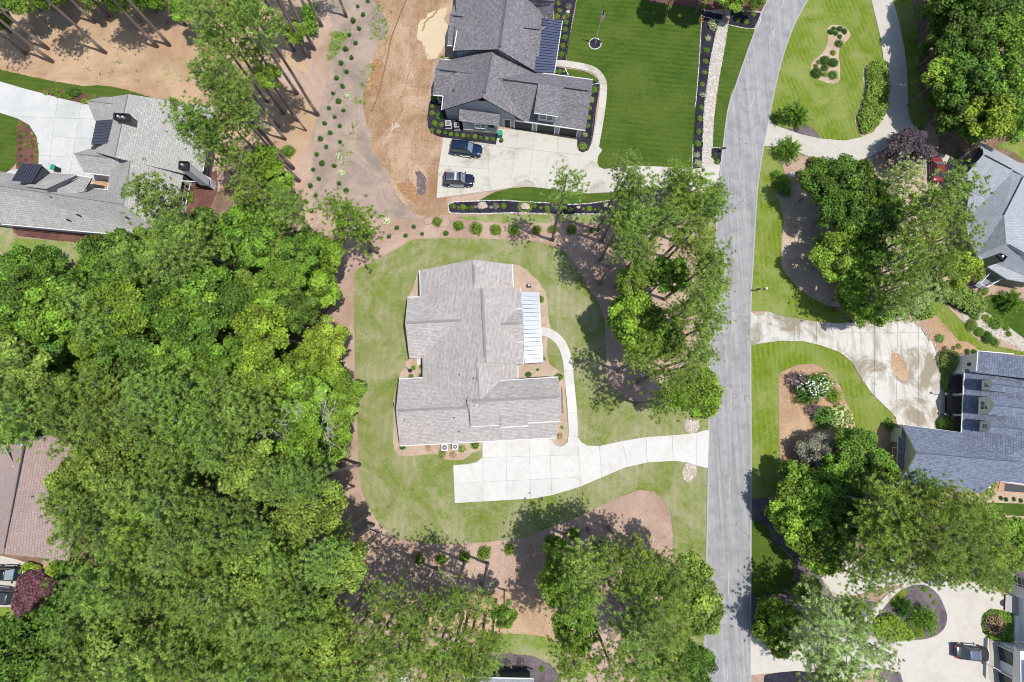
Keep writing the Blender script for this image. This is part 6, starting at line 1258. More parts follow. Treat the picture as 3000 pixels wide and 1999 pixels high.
for i, p in enumerate([(18, 1215), (55, 1135)]): pass
# grey house beds
lst = [('U', 75, 1050, .7, 'green'), ('U', 58, 1135, .55, 'lime'), ('U', 57, 1205, .55, 'olive'), ('U', 137, 1237, .8, 'green'), ('U', 85, 1315, .75, 'green'), ('U', 157, 1330, .6, 'olive'), ('U', 57, 1390, .5, 'green'), ('U', 127, 1408, .5, 'yellow'), ('U', 197, 1417, .5, 'green'), ('U', 258, 1432, .5, 'yellow'), ('U', 320, 1440, .45, 'green'), ('U', 390, 1448, .5, 'yellow'), ('U', 445, 1453, .45, 'green'), ('U', 515, 1457, .52, 'yellow'), ('U', 577, 1470, .45, 'green'), ('U', 640, 1481, .55, 'yellow'), ('U', 705, 1485, .45, 'green'),
       ('U', 165, 615, .5, 'green'), ('U', 240, 625, .35, 'green')]
for i, (k, x, y, r, t) in enumerate(lst): shrub(*zz(k, x, y), r*.7, t, 'small %s shrub in the grey house corner bed, %s from the top round the corner' % (TN[t].split()[0], ordw(i)), 1, 'shrub', 'shrub', 'shrubs in the corner bed', .8)
lst = [(425, 30, .6, 'box'), (520, 60, .9, 'grey'), (437, 97, .6, 'yellow'), (515, 110, .45, 'white'), (415, 150, .75, 'yellow'), (475, 160, .5, 'brown'), (507, 140, .7, 'green'), (492, 203, .7, 'green'), (487, 268, .75, 'green'), (482, 342, .65, 'green'), (465, 420, .65, 'olive'), (452, 500, .8, 'green'), (433, 655, .75, 'green'), (480, 655, .4, 'brown')]
for i, (x, y, r, t) in enumerate(lst): shrub(*zz('20', x, y), r*.68, t, '%s shrub in the black bed by the metal porch, %s from the top' % ({'box': 'pale', 'grey': 'greyish', 'white': 'white flowering', 'brown': 'reddish'}.get(t, TN.get(t, '').split()[0] if t in TN else t), ordw(i)), 1, 'shrub', 'shrub', 'shrubs in the front bed', .75)
for i, (x, y, r, t) in enumerate([(750, 823, .75, 'green'), (730, 915, .55, 'pale'), (712, 993, .45, 'olive'), (703, 1078, .45, 'yellow'), (693, 1155, .5, 'green'), (672, 1237, .5, 'pale'), (648, 1342, .75, 'olive')]): shrub(*zz('20', x, y), r*.85, t, '%s shrub in the black bed beside the garage, %s from the top' % (TN[t].split()[0], ordw(i)), 1, 'shrub', 'shrub', 'shrubs in the garage bed', .75)
for i, (x, y, r, t) in enumerate([(1760, 45, .7, 'yellow'), (1850, 225, 1.3, 'white'), (1802, 352, .75, 'white'), (1787, 460, .75, 'green'), (1777, 563, .75, 'olive'), (1770, 665, .6, 'olive'), (1748, 775, .6, 'olive'), (1750, 870, .6, 'white'), (1740, 987, .6, 'green'), (1727, 1088, .65, 'olive'), (1715, 1208, .65, 'green'), (1706, 1318, .7, 'green'), (1700, 1425, .6, 'white'), (1712, 1500, .8, 'white')]):
    tt = (.32, .35, .22) if t == 'white' else t; shrub(*zz('20', x, y), r*.72, tt, '%s shrub in the black strip by the river rock, %s from the top' % ('white flowering' if t == 'white' else TN[t].split()[0], ordw(i)), 3 if t == 'white' else 1, 'flowering_shrub' if t == 'white' else 'shrub', 'shrub', 'shrubs in the roadside strip', .8)
for i, (x, y) in enumerate([(2060, 108), (2147, 122), (2220, 133), (2082, 185), (2153, 200)]): shrub(*zz('20', x, y), .42, 'olive', 'small shrub in the black square by the road, %s reading row by row' % ordw(i), 1, 'shrub', 'shrub', 'shrubs in the small black square', .7)
shrub(*zz('20', 1860, 1430), .5, 'conifer', 'dark shrub in the corner bed where drive meets road', 1); shrub(*zz('20', 1885, 1485), .45, 'olive', 'lower shrub in the corner bed where drive meets road', 1)
for i, (k, x, y, r, t) in enumerate([('11', 1808, 325, .45, 'green'), ('11', 1860, 340, .22, 'yellow'), ('11', 1900, 335, .5, 'yellow'), ('11', 1938, 342, .2, 'yellow'), ('11', 1980, 340, .45, 'dark'), ('11', 2200, 325, .5, 'grey'), ('11', 2228, 333, .2, 'yellow'), ('11', 2275, 323, .42, 'lime'), ('21', 200, 320, .5, 'green'), ('21', 265, 340, .25, 'yellow'), ('21', 320, 340, .45, 'lime'), ('21', 330, 370, .4, 'green'), ('21', 490, 345, .4, 'olive'), ('21', 540, 360, .4, 'green'), ('21', 655, 352, .22, 'yellow'), ('21', 710, 347, .42, 'yellow'), ('21', 762, 357, .22, 'yellow'), ('21', 800, 350, .35, 'dark'), ('21', 1090, 305, .4, 'yellow'), ('21', 850, 300, .3, 'yellow')]):
    shrub(*zz(k, x, y), r, t, 'small %s plant in the long black bed, %s from the left' % (TN[t].split()[0], ordw(i)), 1, 'plant', 'plant', 'plants in the long black bed', .7)
for i in range(12): a = i*.524; shrub(*zz('21', 120+58*math.cos(a), 333+46*math.sin(a)), .2, 'yellow', 'tiny yellow plant ringing the middle boulder, at %s position clockwise from its right' % ordw(i), 3, 'plant', 'plant', 'yellow plants ringing the boulder', .7, core=False)
# left house beds
for i, (x, y, r, t) in enumerate([(420, 850, .5, 'yellow'), (500, 838, .6, 'green'), (535, 878, .5, 'olive'), (592, 862, .5, 'green'), (630, 892, .55, 'olive'), (670, 845, 1.0, 'dark'), (778, 928, .55, 'yellow'), (855, 895, .6, 'olive')]): shrub(*zz('00', x, y), r, t, '%s shrub in the brown bed above the left drive, %s from the left' % (TN[t].split()[0], ordw(i)), 1, 'shrub', 'shrub', 'shrubs above the left drive', .8)
for i, (x, y, r, t) in enumerate([(185, 1135, .5, 'yellow'), (250, 1165, .35, 'green'), (180, 1200, .4, 'green'), (220, 1235, .5, 'green'), (292, 1228, .45, 'pale'), (180, 1255, .4, 'conifer'), (325, 1275, .4, 'yellow'), (272, 1290, .4, 'olive'), (190, 1310, .4, 'conifer'), (232, 1332, .42, 'yellow'), (338, 1325, .4, 'yellow'), (285, 1350, .42, 'olive'), (337, 1372, .42, 'yellow'), (180, 1370, .4, 'conifer'), (338, 1425, .42, 'yellow'), (185, 1430, .4, 'conifer'), (235, 1470, .35, 'purple'), (290, 1437, .3, 'purple'), (328, 1480, .42, 'yellow'), (180, 1505, .4, 'conifer')]):
    shrub(*zz('00', x, y), r*.75, t, 'small %s shrub in the curved brown bed, %s from the top' % (TN.get(t, t).split()[0], ordw(i)), 1, 'shrub', 'shrub', 'shrubs in the curved brown bed', .7)
for i, (x, y) in enumerate([(1755, 225), (1755, 270)]): shrub(*zz('01', x, y), .45, 'lime', '%s pale green plant in the mulch court of the tan roofed house' % ('upper', 'lower')[i], 3)
# right side
lst = [(580, 290, .8, 'conifer'), (605, 262, .6, 'conifer'), (660, 262, .75, 'conifer'), (705, 285, .8, 'conifer'), (625, 305, .65, 'conifer'), (662, 335, .6, 'conifer'), (655, 395, 1.1, 'dark'), (600, 482, .75, 'yellow'), (525, 550, 1.3, 'conifer'), (600, 570, 1.3, 'conifer'), (440, 605, .6, 'olive'), (525, 620, 1.0, 'dark'), (450, 665, 1.3, 'conifer'), (522, 682, .75, 'yellow'), (600, 685, 1.1, 'blue'), (465, 570, .6, 'olive')]
for i, (x, y, r, t) in enumerate(lst): shrub(*zz('30', x, y), r*.66, t, '%s bush in the hourglass bed, %s from the top' % ({'conifer': 'dark round', 'blue': 'blue green spiky'}.get(t, TN.get(t, t)), ordw(i)), 0 if t in ('conifer', 'yellow') else 1, 'shrub', 'shrub', 'bushes in the hourglass bed', .85)
def hedge(label, polys, h, tone, n, leaf=.3, name='hedge'):
    w = [W2(*p) for p in smooth(polys, 3)]; xs = [p[0] for p in w]; ys = [p[1] for p in w]; P_ = []; c = (sum(xs)/len(xs), sum(ys)/len(ys)); k = 0
    while k < n:
        x, y = random.uniform(min(xs), max(xs)), random.uniform(min(ys), max(ys)); ins = False; dm = 9
        for i in range(len(w)):
            (x1, y1), (x2, y2) = w[i], w[(i+1) % len(w)]; dm = min(dm, math.hypot(x-x1, y-y1))
            if (y1 > y) != (y2 > y) and x < (x2-x1)*(y-y1)/(y2-y1)+x1: ins = not ins
        if ins: P_.append((x, y, h*min(1, .35+dm/.9)*(.85+.18*math.sin(x*2.3)*math.cos(y*1.9))*random.uniform(.8, 1.05))); k += 1
    P_ = np.array(P_); root = empty(name, (0, 0, 0)); me = leafmesh('foliage', P_, rng.normal(0, .5, (n, 3))+np.array([0, 0, .9]), leaf*rng.uniform(.6, 1.3, n), .7, y=rng.random(n)*.7+.05); o = link('foliage', me, root); o.color = (*TONES[tone], 1)
    ip = inset_poly(w, [.25]*len(w)); b = MB(); b.prism([tuple(p) for p in ip], .03, h*.5); b.build('branches', M['core'], root); tag(root, label, 'hedge'); return root  # dark block added inside the hedge to close gaps in the foliage
hedge('kidney shaped shrub mass between striped lawn and loop drive', pl('30: 885 690 900 620 950 575 1010 560 1060 575 1085 700 1095 850 1075 1000 1010 1150 920 1225 855 1240 820 1150 812 1080 865 950 892 800'), 1.1, 'olive', 6500, .26)
hedge('large purple shrub mass beside the parked cars', pl('03: 220 590 300 530 390 520 450 560 480 600 600 590 590 640 540 690 560 780 500 840 460 880 400 930 350 980 260 990 180 940 165 800 190 680'), 1.6, 'plum', 8000, .26)
hedge('yellow green low hedge above the purple shrub mass', pl('03: 215 520 270 460 340 470 400 490 390 520 300 530 220 585'), 1.4, 'yellow', 900, .24); hedge('yellow green bush right of the low hedge', pl('03: 470 480 560 450 600 520 560 600 500 590 455 540'), 1.5, 'yellow', 900, .24)
hedge('large rounded hedge by the mulch bed below the pale roofed house', pl('31: 1480 1050 1650 1030 1800 1090 1930 1180 1965 1260 1930 1320 1820 1330 1650 1240 1500 1180'), 1.8, 'box', 5200, .22); hedge('clipped round bush below the rounded hedge', pl('31: 1310 1300 1400 1230 1500 1250 1520 1310 1450 1370 1370 1375'), 1.7, 'olive', 1500, .22)
hedge('clipped hedge strip between drive and porch, upper piece', pl('X: 535 295 578 295 578 332 540 332'), .9, 'lime', 350, .15); hedge('clipped hedge strip between drive and porch, lower piece', pl('X: 542 352 580 352 582 512 560 510 545 480'), .9, 'lime', 900, .15)
hedge('lawn-like groundcover ring around the reddish bush', pl('Z: 870 630 980 640 1080 670 1160 700 1155 1050 1000 1035 880 1020 790 930 755 830 765 720 810 670'), .35, 'green', 4200, .2); hedge('low bright bushes along the loop drive bottom edge', pl('30: 380 1455 520 1500 640 1500 800 1500 920 1490 900 1568 400 1568'), 1.3, 'olive', 2600, .28)
hedge('yellow green hedge on the left half of the teardrop island', pl('33: 960 1020 1020 950 1120 930 1230 1000 1300 1080 1320 1160 1180 1180 1000 1165'), 1.0, 'yellow', 2200, .24)
for k, x, y, r, t, lb, kd, zk in [('32', 1700, 185, 2.2, 'box', 'large round clipped bush at the porch corner of the blue roofed house', 0, .75), ('32', 1665, 765, 1.35, 'box', 'round clipped bush below the porch of the blue roofed house', 0, .9), ('32', 1600, 765, .9, 'conifer', 'darker bush left of the round clipped bush', 0, .9), ('32', 1130, 770, .9, 'green', 'leafy bush at the garage corner of the blue roofed house', 1, .9),
    ('32', 390, 440, 2.2, 'conifer', 'large dark shrub with white blossom in the straw bed', 1, .9), ('32', 500, 400, 1.7, 'green', 'right half of the large blossoming shrub mass', 1, .95), ('32', 290, 380, 1.6, 'purple', 'dark purple twiggy shrub at the left of the blossoming shrub', 3, .8), ('32', 615, 510, 1.1, 'yellow', 'bright yellow green shrub beside the blossoming shrub', 1, .9), ('32', 520, 700, 1.9, 'blue', 'round blue green shrub in the straw bed', 1, .9), ('32', 660, 700, 1.7, 'pale', 'pale green shrub right of the blue green shrub', 3, .9), ('32', 730, 880, 1.3, 'pale', 'pale loose shrub below the blue green shrub', 3, .9), ('32', 430, 640, 1.1, 'purple', 'dark twiggy bush between blossoming and blue green shrubs', 3, .8),
    ('32', 480, 1010, 1.9, 'grey', 'greyish nearly bare twiggy shrub in the straw bed', 3, .9), ('32', 640, 1000, 1.5, 'pale', 'pale twiggy shrub right of the bare shrub', 3, .9),
    ('32', 1622, 68, .35, 'purple', 'small purple plant in the orange straw by the drive', 3, .8), ('32', 1706, 60, .3, 'purple', 'small reddish plant right of the purple plant', 3, .8), ('32', 1755, 48, .4, 'lime', 'small pale green plant in the orange straw', 3, .8), ('32', 1833, 95, .4, 'conifer', 'left small dark plant above the blue roof', 1, .8), ('32', 1895, 98, .42, 'conifer', 'right small dark plant above the blue roof', 1, .8),
    ('31', 1880, 1420, .95, 'olive', 'round shrub at the top of the gravel bed', 0, .8), ('31', 1950, 1480, .9, 'green', 'second shrub down the gravel bed edge', 0, .8), ('31', 2020, 1530, .9, 'conifer', 'third shrub down the gravel bed edge', 0, .8), ('31', 2100, 1400, 1.05, 'green', 'green shrub inside the gravel bed', 1, .8), ('31', 1905, 1330, .85, 'green', 'green shrub against the rounded hedge end', 1, .8), ('31', 2010, 1355, .6, 'yellow', 'yellow green shrub inside the gravel bed', 1, .8), ('31', 2190, 1440, .6, 'olive', 'small shrub on the right of the gravel bed', 1, .8), ('31', 2215, 1500, .5, 'lime', 'small bright shrub low in the gravel bed', 1, .8), ('32', 2090, 5, .7, 'green', 'green shrub where grass ribbon meets the gravel', 1, .8), ('31', 1580, 1540, .7, 'blue', 'dusty blue shrub in the orange straw bed', 3, .7), ('31', 1850, 990, 1.0, 'purple', 'dark red shrub beside the deck stairs', 1, .8), ('31', 1990, 1100, .8, 'olive', 'round shrub below the deck', 0, .8),
    ('Z', 950, 830, 1.55, 'brown', 'large reddish brown bush in the round bed of the white house', 1, .7), ('Z', 118, 465, .3, 'yellow', 'upper small round shrub on the teardrop island', 0, .8), ('Z', 168, 552, .35, 'yellow', 'lower small round shrub on the teardrop island', 0, .8), ('33', 1335, 1045, .95, 'box', 'round clipped yellow bush on the teardrop island', 0, .9), ('33', 1395, 1115, .95, 'yellow', 'square clipped yellow bush on the teardrop island', 0, .7), ('33', 1440, 715, .4, 'lime', 'small bush at the top of the teardrop island', 0, .8),
    ('32', 2065, 1315, .55, 'yellow', 'yellow shrub right of the air conditioners', 3, .8), ('32', 1888, 1398, .5, 'yellow', 'yellow shrub below the air conditioners', 3, .8), ('32', 2045, 1390, .6, 'yellow', 'second yellow shrub below the air conditioners', 3, .8), ('32', 1970, 1398, .35, 'yellow', 'small yellow shrub between the two yellow shrubs', 3, .8), ('32', 2143, 1442, .3, 'conifer', 'first small round shrub on the bed edge', 0, .8), ('32', 2190, 1455, .32, 'conifer', 'second small round shrub on the bed edge', 0, .8), ('32', 2262, 1452, .32, 'conifer', 'third small round shrub on the bed edge', 0, .8), ('32', 2325, 1465, .3, 'conifer', 'fourth small round shrub on the bed edge', 0, .8),
    ('23', 100, 1400, .9, 'purple', 'reddish shrub in the grey mulch above the dark house', 3, .8) if 0 else ('23', 80, 1385, .5, 'purple', 'reddish shrub in the grey mulch above the dark house', 3, .8), ('23', 275, 1450, .35, 'lime', 'small green shrub in the grey mulch above the dark house', 1, .8), ('13', 2190, 1395, .4, 'olive', 'small olive shrub in the grey mulch above the dark house', 1, .8), ('13', 2310, 1400, .55, 'purple', 'dark red shrub left of the reddish shrub', 3, .8)]:
    shrub(*zz(k, x, y), r, t, lb, kd, 'shrub', 'shrub', None, zk, core=kd != 3)
# blossoms on the big shrub
rows = np.array([(*(P(*zz('32', 440+random.gauss(0, 75), 420+random.gauss(0, 48)), 2.0)),) for i in range(170)]); me = leafmesh('blossom', rows, np.tile([0, 0, 1.], (len(rows), 1))+rng.normal(0, .3, (len(rows), 3)), .16, .9, y=np.full(len(rows), .3)); o = link('blossom', me); o.color = (.75, .75, .7, 1); tag(o, 'white blossoms dotted over the large dark shrub', kind='stuff')
# ------------------------------------------------------------------ vehicles
def car(label, k, x, y, head, L, Wd, Hh, col, kind='suv', cat='car', rails=True, side=None, roofcol=None, zoomz=.9):
    c = P(*zz(k, x, y), zoomz); root = empty({'suv': 'parked_suv', 'sedan': 'parked_car', 'van': 'parked_van'}[kind], (c.x, c.y, .09), R_(head)); tag(root, label, cat)
    paint = flat('car_paint', col, .22, .6, .2, .04); hw = Wd/2
    def ring(x, w, z0, zb, zt): return [(x, -w*.86, z0), (x, -w, z0+.18), (x, -w*1.0, zb-.18), (x, -w*.93, zb), (x, -w*.62, zt), (x, 0, zt+.025), (x, w*.62, zt), (x, w*.93, zb), (x, w*1.0, zb-.18), (x, w, z0+.18), (x, w*.86, z0)]
    bz = .30; belt = Hh*.58 if kind != 'sedan' else Hh*.62; hood = belt-.03
    st_ = [(-.5, .78, .52, belt*.72, belt*.78), (-.485, .9, .42, belt*.9, belt*.93), (-.44, .985, .34, belt, belt+.02), (-.2, 1, bz, belt, belt+.02), (.05, 1, bz, belt, belt+.02), (.2, 1, bz, belt-.02, hood), (.36, .98, bz, hood-.06, hood), (.44, .93, .34, hood-.12, hood-.05), (.48, .84, .4, hood-.22, hood-.14), (.5, .68, .46, hood-.34, hood-.26)]
    m = MB(); rs = [ring(a*L, w*hw, z0, zb, zt) for a, w, z0, zb, zt in st_]; n = 11; vs = [v for r in rs for v in r]
    fs = [[i*n+j, i*n+j+1, (i+1)*n+j+1, (i+1)*n+j] for i in range(len(rs)-1) for j in range(n-1)]+[[i*n, (i+1)*n, (i+1)*n+n-1, i*n+n-1] for i in range(len(rs)-1)]+[list(range(n)), [(len(rs)-1)*n+j for j in range(n)][::-1]]
    b = m.add(vs, fs).build('body', paint, root, False)
    bm = bmesh.new(); bm.from_mesh(b.data); bmesh.ops.recalc_face_normals(bm, faces=bm.faces); bm.to_mesh(b.data); bm.free(); b.data.polygons.foreach_set('use_smooth', [True]*len(b.data.polygons))
    bev = b.modifiers.new('s', 'SUBSURF'); bev.levels = 1; bev.render_levels = 1
    # greenhouse
    if kind == 'sedan': g = [(-.36, .86, belt, None), (-.2, .72, Hh, None), (.06, .72, Hh, None), (.24, .84, belt, None)]
    else: g = [(-.475, .88, belt, None), (-.43, .76, Hh, None), (.07, .76, Hh, None), (.22, .88, belt, None)]
    z1 = belt-.03; xa, xb, xc, xd = [q[0]*L for q in g]; wa, wb = g[0][1]*hw, g[1][1]*hw; Ht = Hh-.03
    V = [(xa, -wa, z1), (xa, wa, z1), (xd, -wa, z1), (xd, wa, z1), (xb, -wb, Ht), (xb, wb, Ht), (xc, -wb, Ht), (xc, wb, Ht)]
    MB().add(V, [[0, 4, 5, 1], [2, 3, 7, 6], [0, 2, 6, 4], [1, 5, 7, 3], [4, 6, 7, 5]]).build('windows', M['glass'], root)
    gm = flat('windscreen_glass', (.16, .21, .25), .12, .7); MB().slab([Vector((xd-.06, -wa*.86, z1+.06)), Vector((xd-.06, wa*.86, z1+.06)), Vector((xc+.06, wb*.9, Ht+.0)), Vector((xc+.06, -wb*.9, Ht+.0))], .02, 0, 0).build('windscreen', gm, root)
    rp = MB(); nX, nY = 6, 4; vs = []
    for i in range(nX+1):
        for j in range(nY+1):
            u, v = i/nX*2-1, j/nY*2-1; vs.append((xb+(xc-xb)*i/nX, wb*1.02*v, Ht+.05*(1-v*v)*(1-.4*u*u)+.015))
    rp.add(vs, [[i*(nY+1)+j, (i+1)*(nY+1)+j, (i+1)*(nY+1)+j+1, i*(nY+1)+j+1] for i in range(nX) for j in range(nY)]); r_o = rp.build('roof_panel', flat('roof_paint', roofcol, .2, .6) if roofcol else paint, root, True); sm_ = r_o.modifiers.new('t', 'SOLIDIFY'); sm_.thickness = .04
    for s in (-1, 1):
        pm = MB()
        for (x0, x1) in ((xa, xb), (xd, xc)): pm.tube((x0, s*wa, z1), (x1, s*wb, Ht), .045, n=5)
        pm.tube((xb, s*wb, Ht), (xc, s*wb, Ht), .04, n=5); xm = (xb+xc)/2; pm.tube((xm, s*(wa+.0), z1), (xm, s*wb, Ht), .04, n=4); pm.build('window_pillar', paint, root)
        MB().box(((xd+.0), s*(hw+.1), belt+.06), (.14, .26, .16)).build('mirror', paint, root)
        MB().box((L*.478, s*hw*.62, hood-.26), (.12, .36, .16), rz=-s*.3).build('headlight', M['white'], root)
        MB().box((-L*.492, s*hw*.72, belt*.82), (.1, .26, .26)).build('tail_light', M['red'], root)
        for xx in (-.31, .32):
            w = MB(); w.tube((xx*L, s*(hw-.22), .36), (xx*L, s*(hw+.015), .36), .37, n=16); wo = w.build('wheel', M['black'], root); MB().tube((xx*L, s*(hw+.0), .36), (xx*L, s*(hw+.03), .36), .22, n=12).build('rim', M['ac'], wo)
        if rails: rl = MB(); rl.tube((xb+.25, s*wb*.86, Ht+.1), (xc-.25, s*wb*.86, Ht+.1), .03, n=5); rl.build('roof_rail', M['black'] if not side else M['ac'], root)
        MB().box((0, s*(hw+.04), .36), (L*.36, .12, .06)).build('running_board', M['ac'], root)
    MB().box((L*.497, 0, hood-.42), (.06, Wd*.5, .2)).build('grille', M['black'], root)
    if rails:
        rb = MB(); [rb.box((xb+(xc-xb)*.5, wb*(-.7+1.4*j/6), Ht+.07), ((xc-xb)*.8, .025, .02)) for j in range(7)]; rb.build('roof_ribs', M['black'] if not side else M['ac'], root)
    if side:
        for s in (-1, 1):
            sp = MB(); sp.box((-.05*L, s*(hw+.012), belt-.25), (L*.42, .02, .36)); so_ = sp.build('door_panel', M['white'], root); bb = MB(); bb.box((-.02*L, s*(hw+.026), belt-.26), (L*.28, .012, .12)); bb.build('stripe', M['acd'], so_)
        MB().box((xc-.75, 0, Ht+.09), (.34, wb*1.7, .06)).build('roof_bar', M['ac'], root)
        MB().box((-.5*L-.01, 0, belt*.6), (.03, Wd*.7, .16)).build('bumper_stripe', M['red'], root)
    return root
car('glossy dark navy blue suv, upper one on the beige drive', 'U', 420, 1590, -7, 5.25, 2.05, 1.9, (.006, .022, .06), zoomz=.95)
car('dark suv with white side panels, lower one on the beige drive', '11', 1862, 82, -1, 5.0, 1.98, 1.85, (.014, .018, .045), side=True, zoomz=.95)
car('dark grey sedan parked on the cream forecourt', 'Z', 640, 1195, -6, 4.75, 1.85, 1.42, (.035, .035, .045), 'sedan', rails=False, roofcol=(.10, .12, .17), zoomz=.7)
car('dark car at the left edge beside the purple shrub mass', 'W', 60, 1150, -2, 4.8, 1.9, 1.45, (.012, .016, .022), 'sedan', rails=False, zoomz=.7)
car('dark grey pickup-like suv cut by the left edge', 'W', -15, 1320, 176, 5.2, 1.95, 1.8, (.05, .055, .06), 'suv', rails=False, zoomz=.9)
car('small red car half hidden beside the purple leaved tree', 'Y', 440, 345, 84, 4.5, 1.8, 1.5, (.24, .045, .04), 'sedan', rails=False, zoomz=.8)
car('white car glimpsed beneath the trees by the teardrop island', 'Z', 205, 130, 70, 4.7, 1.85, 1.5, (.7, .72, .75), 'sedan', rails=False, zoomz=.7)
sheet('driveway', pl('Y: 360 220 560 240 620 330 600 420 480 440 340 430'), .08, M['conc_t'], 2, 0, 'small pad under the red car')
# ------------------------------------------------------------------ small objects
def acunit(k, x, y, s, label, h=.85):
    c = P(*zz(k, x, y), h); root = empty('air_conditioner', (c.x, c.y, .06), R_(2)); tag(root, label, 'air conditioner', 'air conditioners')
    MB().box((0, 0, .04), (s*1.15, s*1.15, .08)).build('pad', M['kerb'], root)
    m = MB()
    for sx, sy in ((-1, -1), (1, -1), (1, 1), (-1, 1)): m.box((sx*s*.46, sy*s*.46, h/2), (.06, .06, h))
    m.box((0, 0, h-.03), (s, s, .06)); m.build('housing', M['ac'], root); MB().box((0, 0, h*.5), (s*.9, s*.9, h*.86)).build('coil', M['acd'], root)
    g = MB(); r = s*.38
    for rr_ in (1, .72, .45): 
        for i in range(16): a, b = i*math.pi/8, (i+1)*math.pi/8; g.tube((r*rr_*math.cos(a), r*rr_*math.sin(a), h+.02), (r*rr_*math.cos(b), r*rr_*math.sin(b), h+.02), .014, n=3)
    for i in range(8): a = i*math.pi/4; g.tube((0, 0, h+.02), (r*math.cos(a), r*math.sin(a), h+.02), .012, n=3)
    g.build('fan_guard', M['black'], root); f = MB(); f.tube((0, 0, h+.003), (0, 0, h+.012), r*.93, n=16); f.build('fan_well', M['acd'], root); MB().tube((0, 0, h), (0, 0, h+.04), r*.3, n=10).build('motor_cap', M['ac'], root)
acunit('12', 1733, 977, .95, 'left grey air conditioner below the central house'); acunit('12', 1830, 970, .85, 'right grey air conditioner below the central house')
acunit('U', 228, 1318, .95, 'left air conditioner beside the grey house'); acunit('U', 320, 1338, .85, 'right air conditioner beside the grey house')
acunit('32', 1942, 1315, .85, 'white air conditioner below the blue roof, left one'); acunit('32', 2012, 1322, .85, 'white air conditioner below the blue roof, right one')
def bin_(k, x, y, rz, label):
    c = P(*zz(k, x, y), 1.); root = empty('rubbish_bin', (c.x, c.y, .09), R_(rz)); tag(root, label, 'bin')
    m = MB(); vs = [(-.24, -.26, .08), (.24, -.26, .08), (.24, .26, .08), (-.24, .26, .08), (-.32, -.36, 1.0), (.32, -.36, 1.0), (.32, .36, 1.0), (-.32, .36, 1.0)]; m.add(vs, [[3, 2, 1, 0], [0, 1, 5, 4], [1, 2, 6, 5], [2, 3, 7, 6], [3, 0, 4, 7]]); m.build('bin_body', M['teal'], root)
    m = MB(); m.slab([Vector((-.36, -.4, 1.04)), Vector((.36, -.4, 1.04)), Vector((.36, .42, 1.1)), Vector((-.36, .42, 1.1))], .06, 0, 0); m.build('lid', M['teal'], root); MB().tube((-.3, .46, 1.0), (.3, .46, 1.0), .03, n=5).build('handle', M['black'], root)
    for s in (-1, 1): MB().tube((s*.24, .33, .12), (s*.3, .33, .12), .12, n=10).build('wheel', M['black'], root)
bin_('V', 520, 805, -10, 'teal wheeled bin on the left court'); bin_('U', 788, 1425, 5, 'teal wheeled bin beside the grey house door')
c = P(*zz('V', 560, 825), .5); m = MB(); m.box((c.x, c.y, .55), (.55, .6, .9)); o = m.build('storage_box', M['black']); tag(o, 'black box beside the teal bin on the left court', 'box')
def planter(k, x, y, r, label, plant=True):
    c = P(*zz(k, x, y), .4); root = empty('planter', (c.x, c.y, .06)); MB().tube((0, 0, 0), (0, 0, .5), r*.75, r, n=14).build('pot', M['black'], root); MB().tube((0, 0, .46), (0, 0, .505), r*.9, n=14).build('soil', M['mulch_k'], root)
    if plant: o = link('foliage', BALL[1], root); o.location = (0, 0, .5); o.scale = (r*.9,)*3; o.color = (*TONES['green'], 1)
    tag(root, label, 'planter'); return root
planter('U', 800, 1500, .32, 'small potted plant below the teal bin'); pp = planter('12', 1418, 272, .3, 'round black planter in the side nook of the central house', False); m = MB(); m.tube((0, 0, .3), (-.25, .3, 1.5), .03, n=5); m.tube((-.25, .3, 1.5), (-.5, .55, 1.6), .03, n=5); m.build('hook', M['black'], pp)
c = P(*zz('21', 158, 1055), .5); root = empty('utility_box', (c.x, c.y, .05)); m = MB(); m.box((0, 0, .25), (.62, .5, .5)); m.build('box_body', M['black'], root); MB().box((0, 0, .52), (.5, .38, .05)).build('lid', flat('bluish_lid', (.12, .16, .22), .4), root); MB().box((0, 0, .56), (.28, .22, .04)).build('label_plate', M['ac'], root); tag(root, 'small black utility box on the sandy bed above the porch roof', 'utility box')
c = P(*zz('31', 215, 40), .6); root = empty('utility_box', (c.x, c.y, .05)); MB().box((0, 0, .4), (.7, .7, .8)).build('box_body', M['trim'], root); MB().box((0, 0, .82), (.76, .76, .05)).build('lid', M['kerb'], root); tag(root, 'pale utility box under the dark trees near the grass clumps', 'utility box')
c = P(*zz('31', 295, 15), .6); root = empty('utility_box', (c.x, c.y, .05), R_(20)); MB().box((0, 0, .4), (.5, .6, .8)).build('box_body', M['acd'], root); MB().box((0, 0, .82), (.56, .66, .05)).build('lid', M['ac'], root); tag(root, 'grey utility box right of the pale utility box', 'utility box')
def mailbox(px, py, label, rz=0, post='black'):
    c = P(px, py, 0); root = empty('mailbox', (c.x, c.y, 0), R_(rz)); tag(root, label, 'mailbox', 'mailboxes on posts')
    MB().box((0, 0, .6), (.1, .1, 1.2)).build('post', M[post], root); MB().box((.1, 0, 1.0), (.6, .07, .07)).build('arm', M[post], root)
    m = MB(); n = 7; pr = [(-.11, 1.1), (-.11, 1.24)]+[(.11*math.cos(math.pi-a), 1.24+.11*math.sin(a)) for a in [math.pi*i/n for i in range(1, n)]]+[(.11, 1.24), (.11, 1.1)]
    vs = [(x, y, z) for x in (-.12, .46) for y, z in pr]; k = len(pr); m.add(vs, [[i, (i+1) % k, k+(i+1) % k, k+i] for i in range(k)]+[list(range(k))[::-1], [k+i for i in range(k)]]); m.build('mailbox_body', M[post], root); MB().box((.3, .13, 1.3), (.03, .02, .18)).build('flag', M['red'], root); MB().box((.47, 0, 1.22), (.02, .2, .22)).build('door', M['acd'], root)
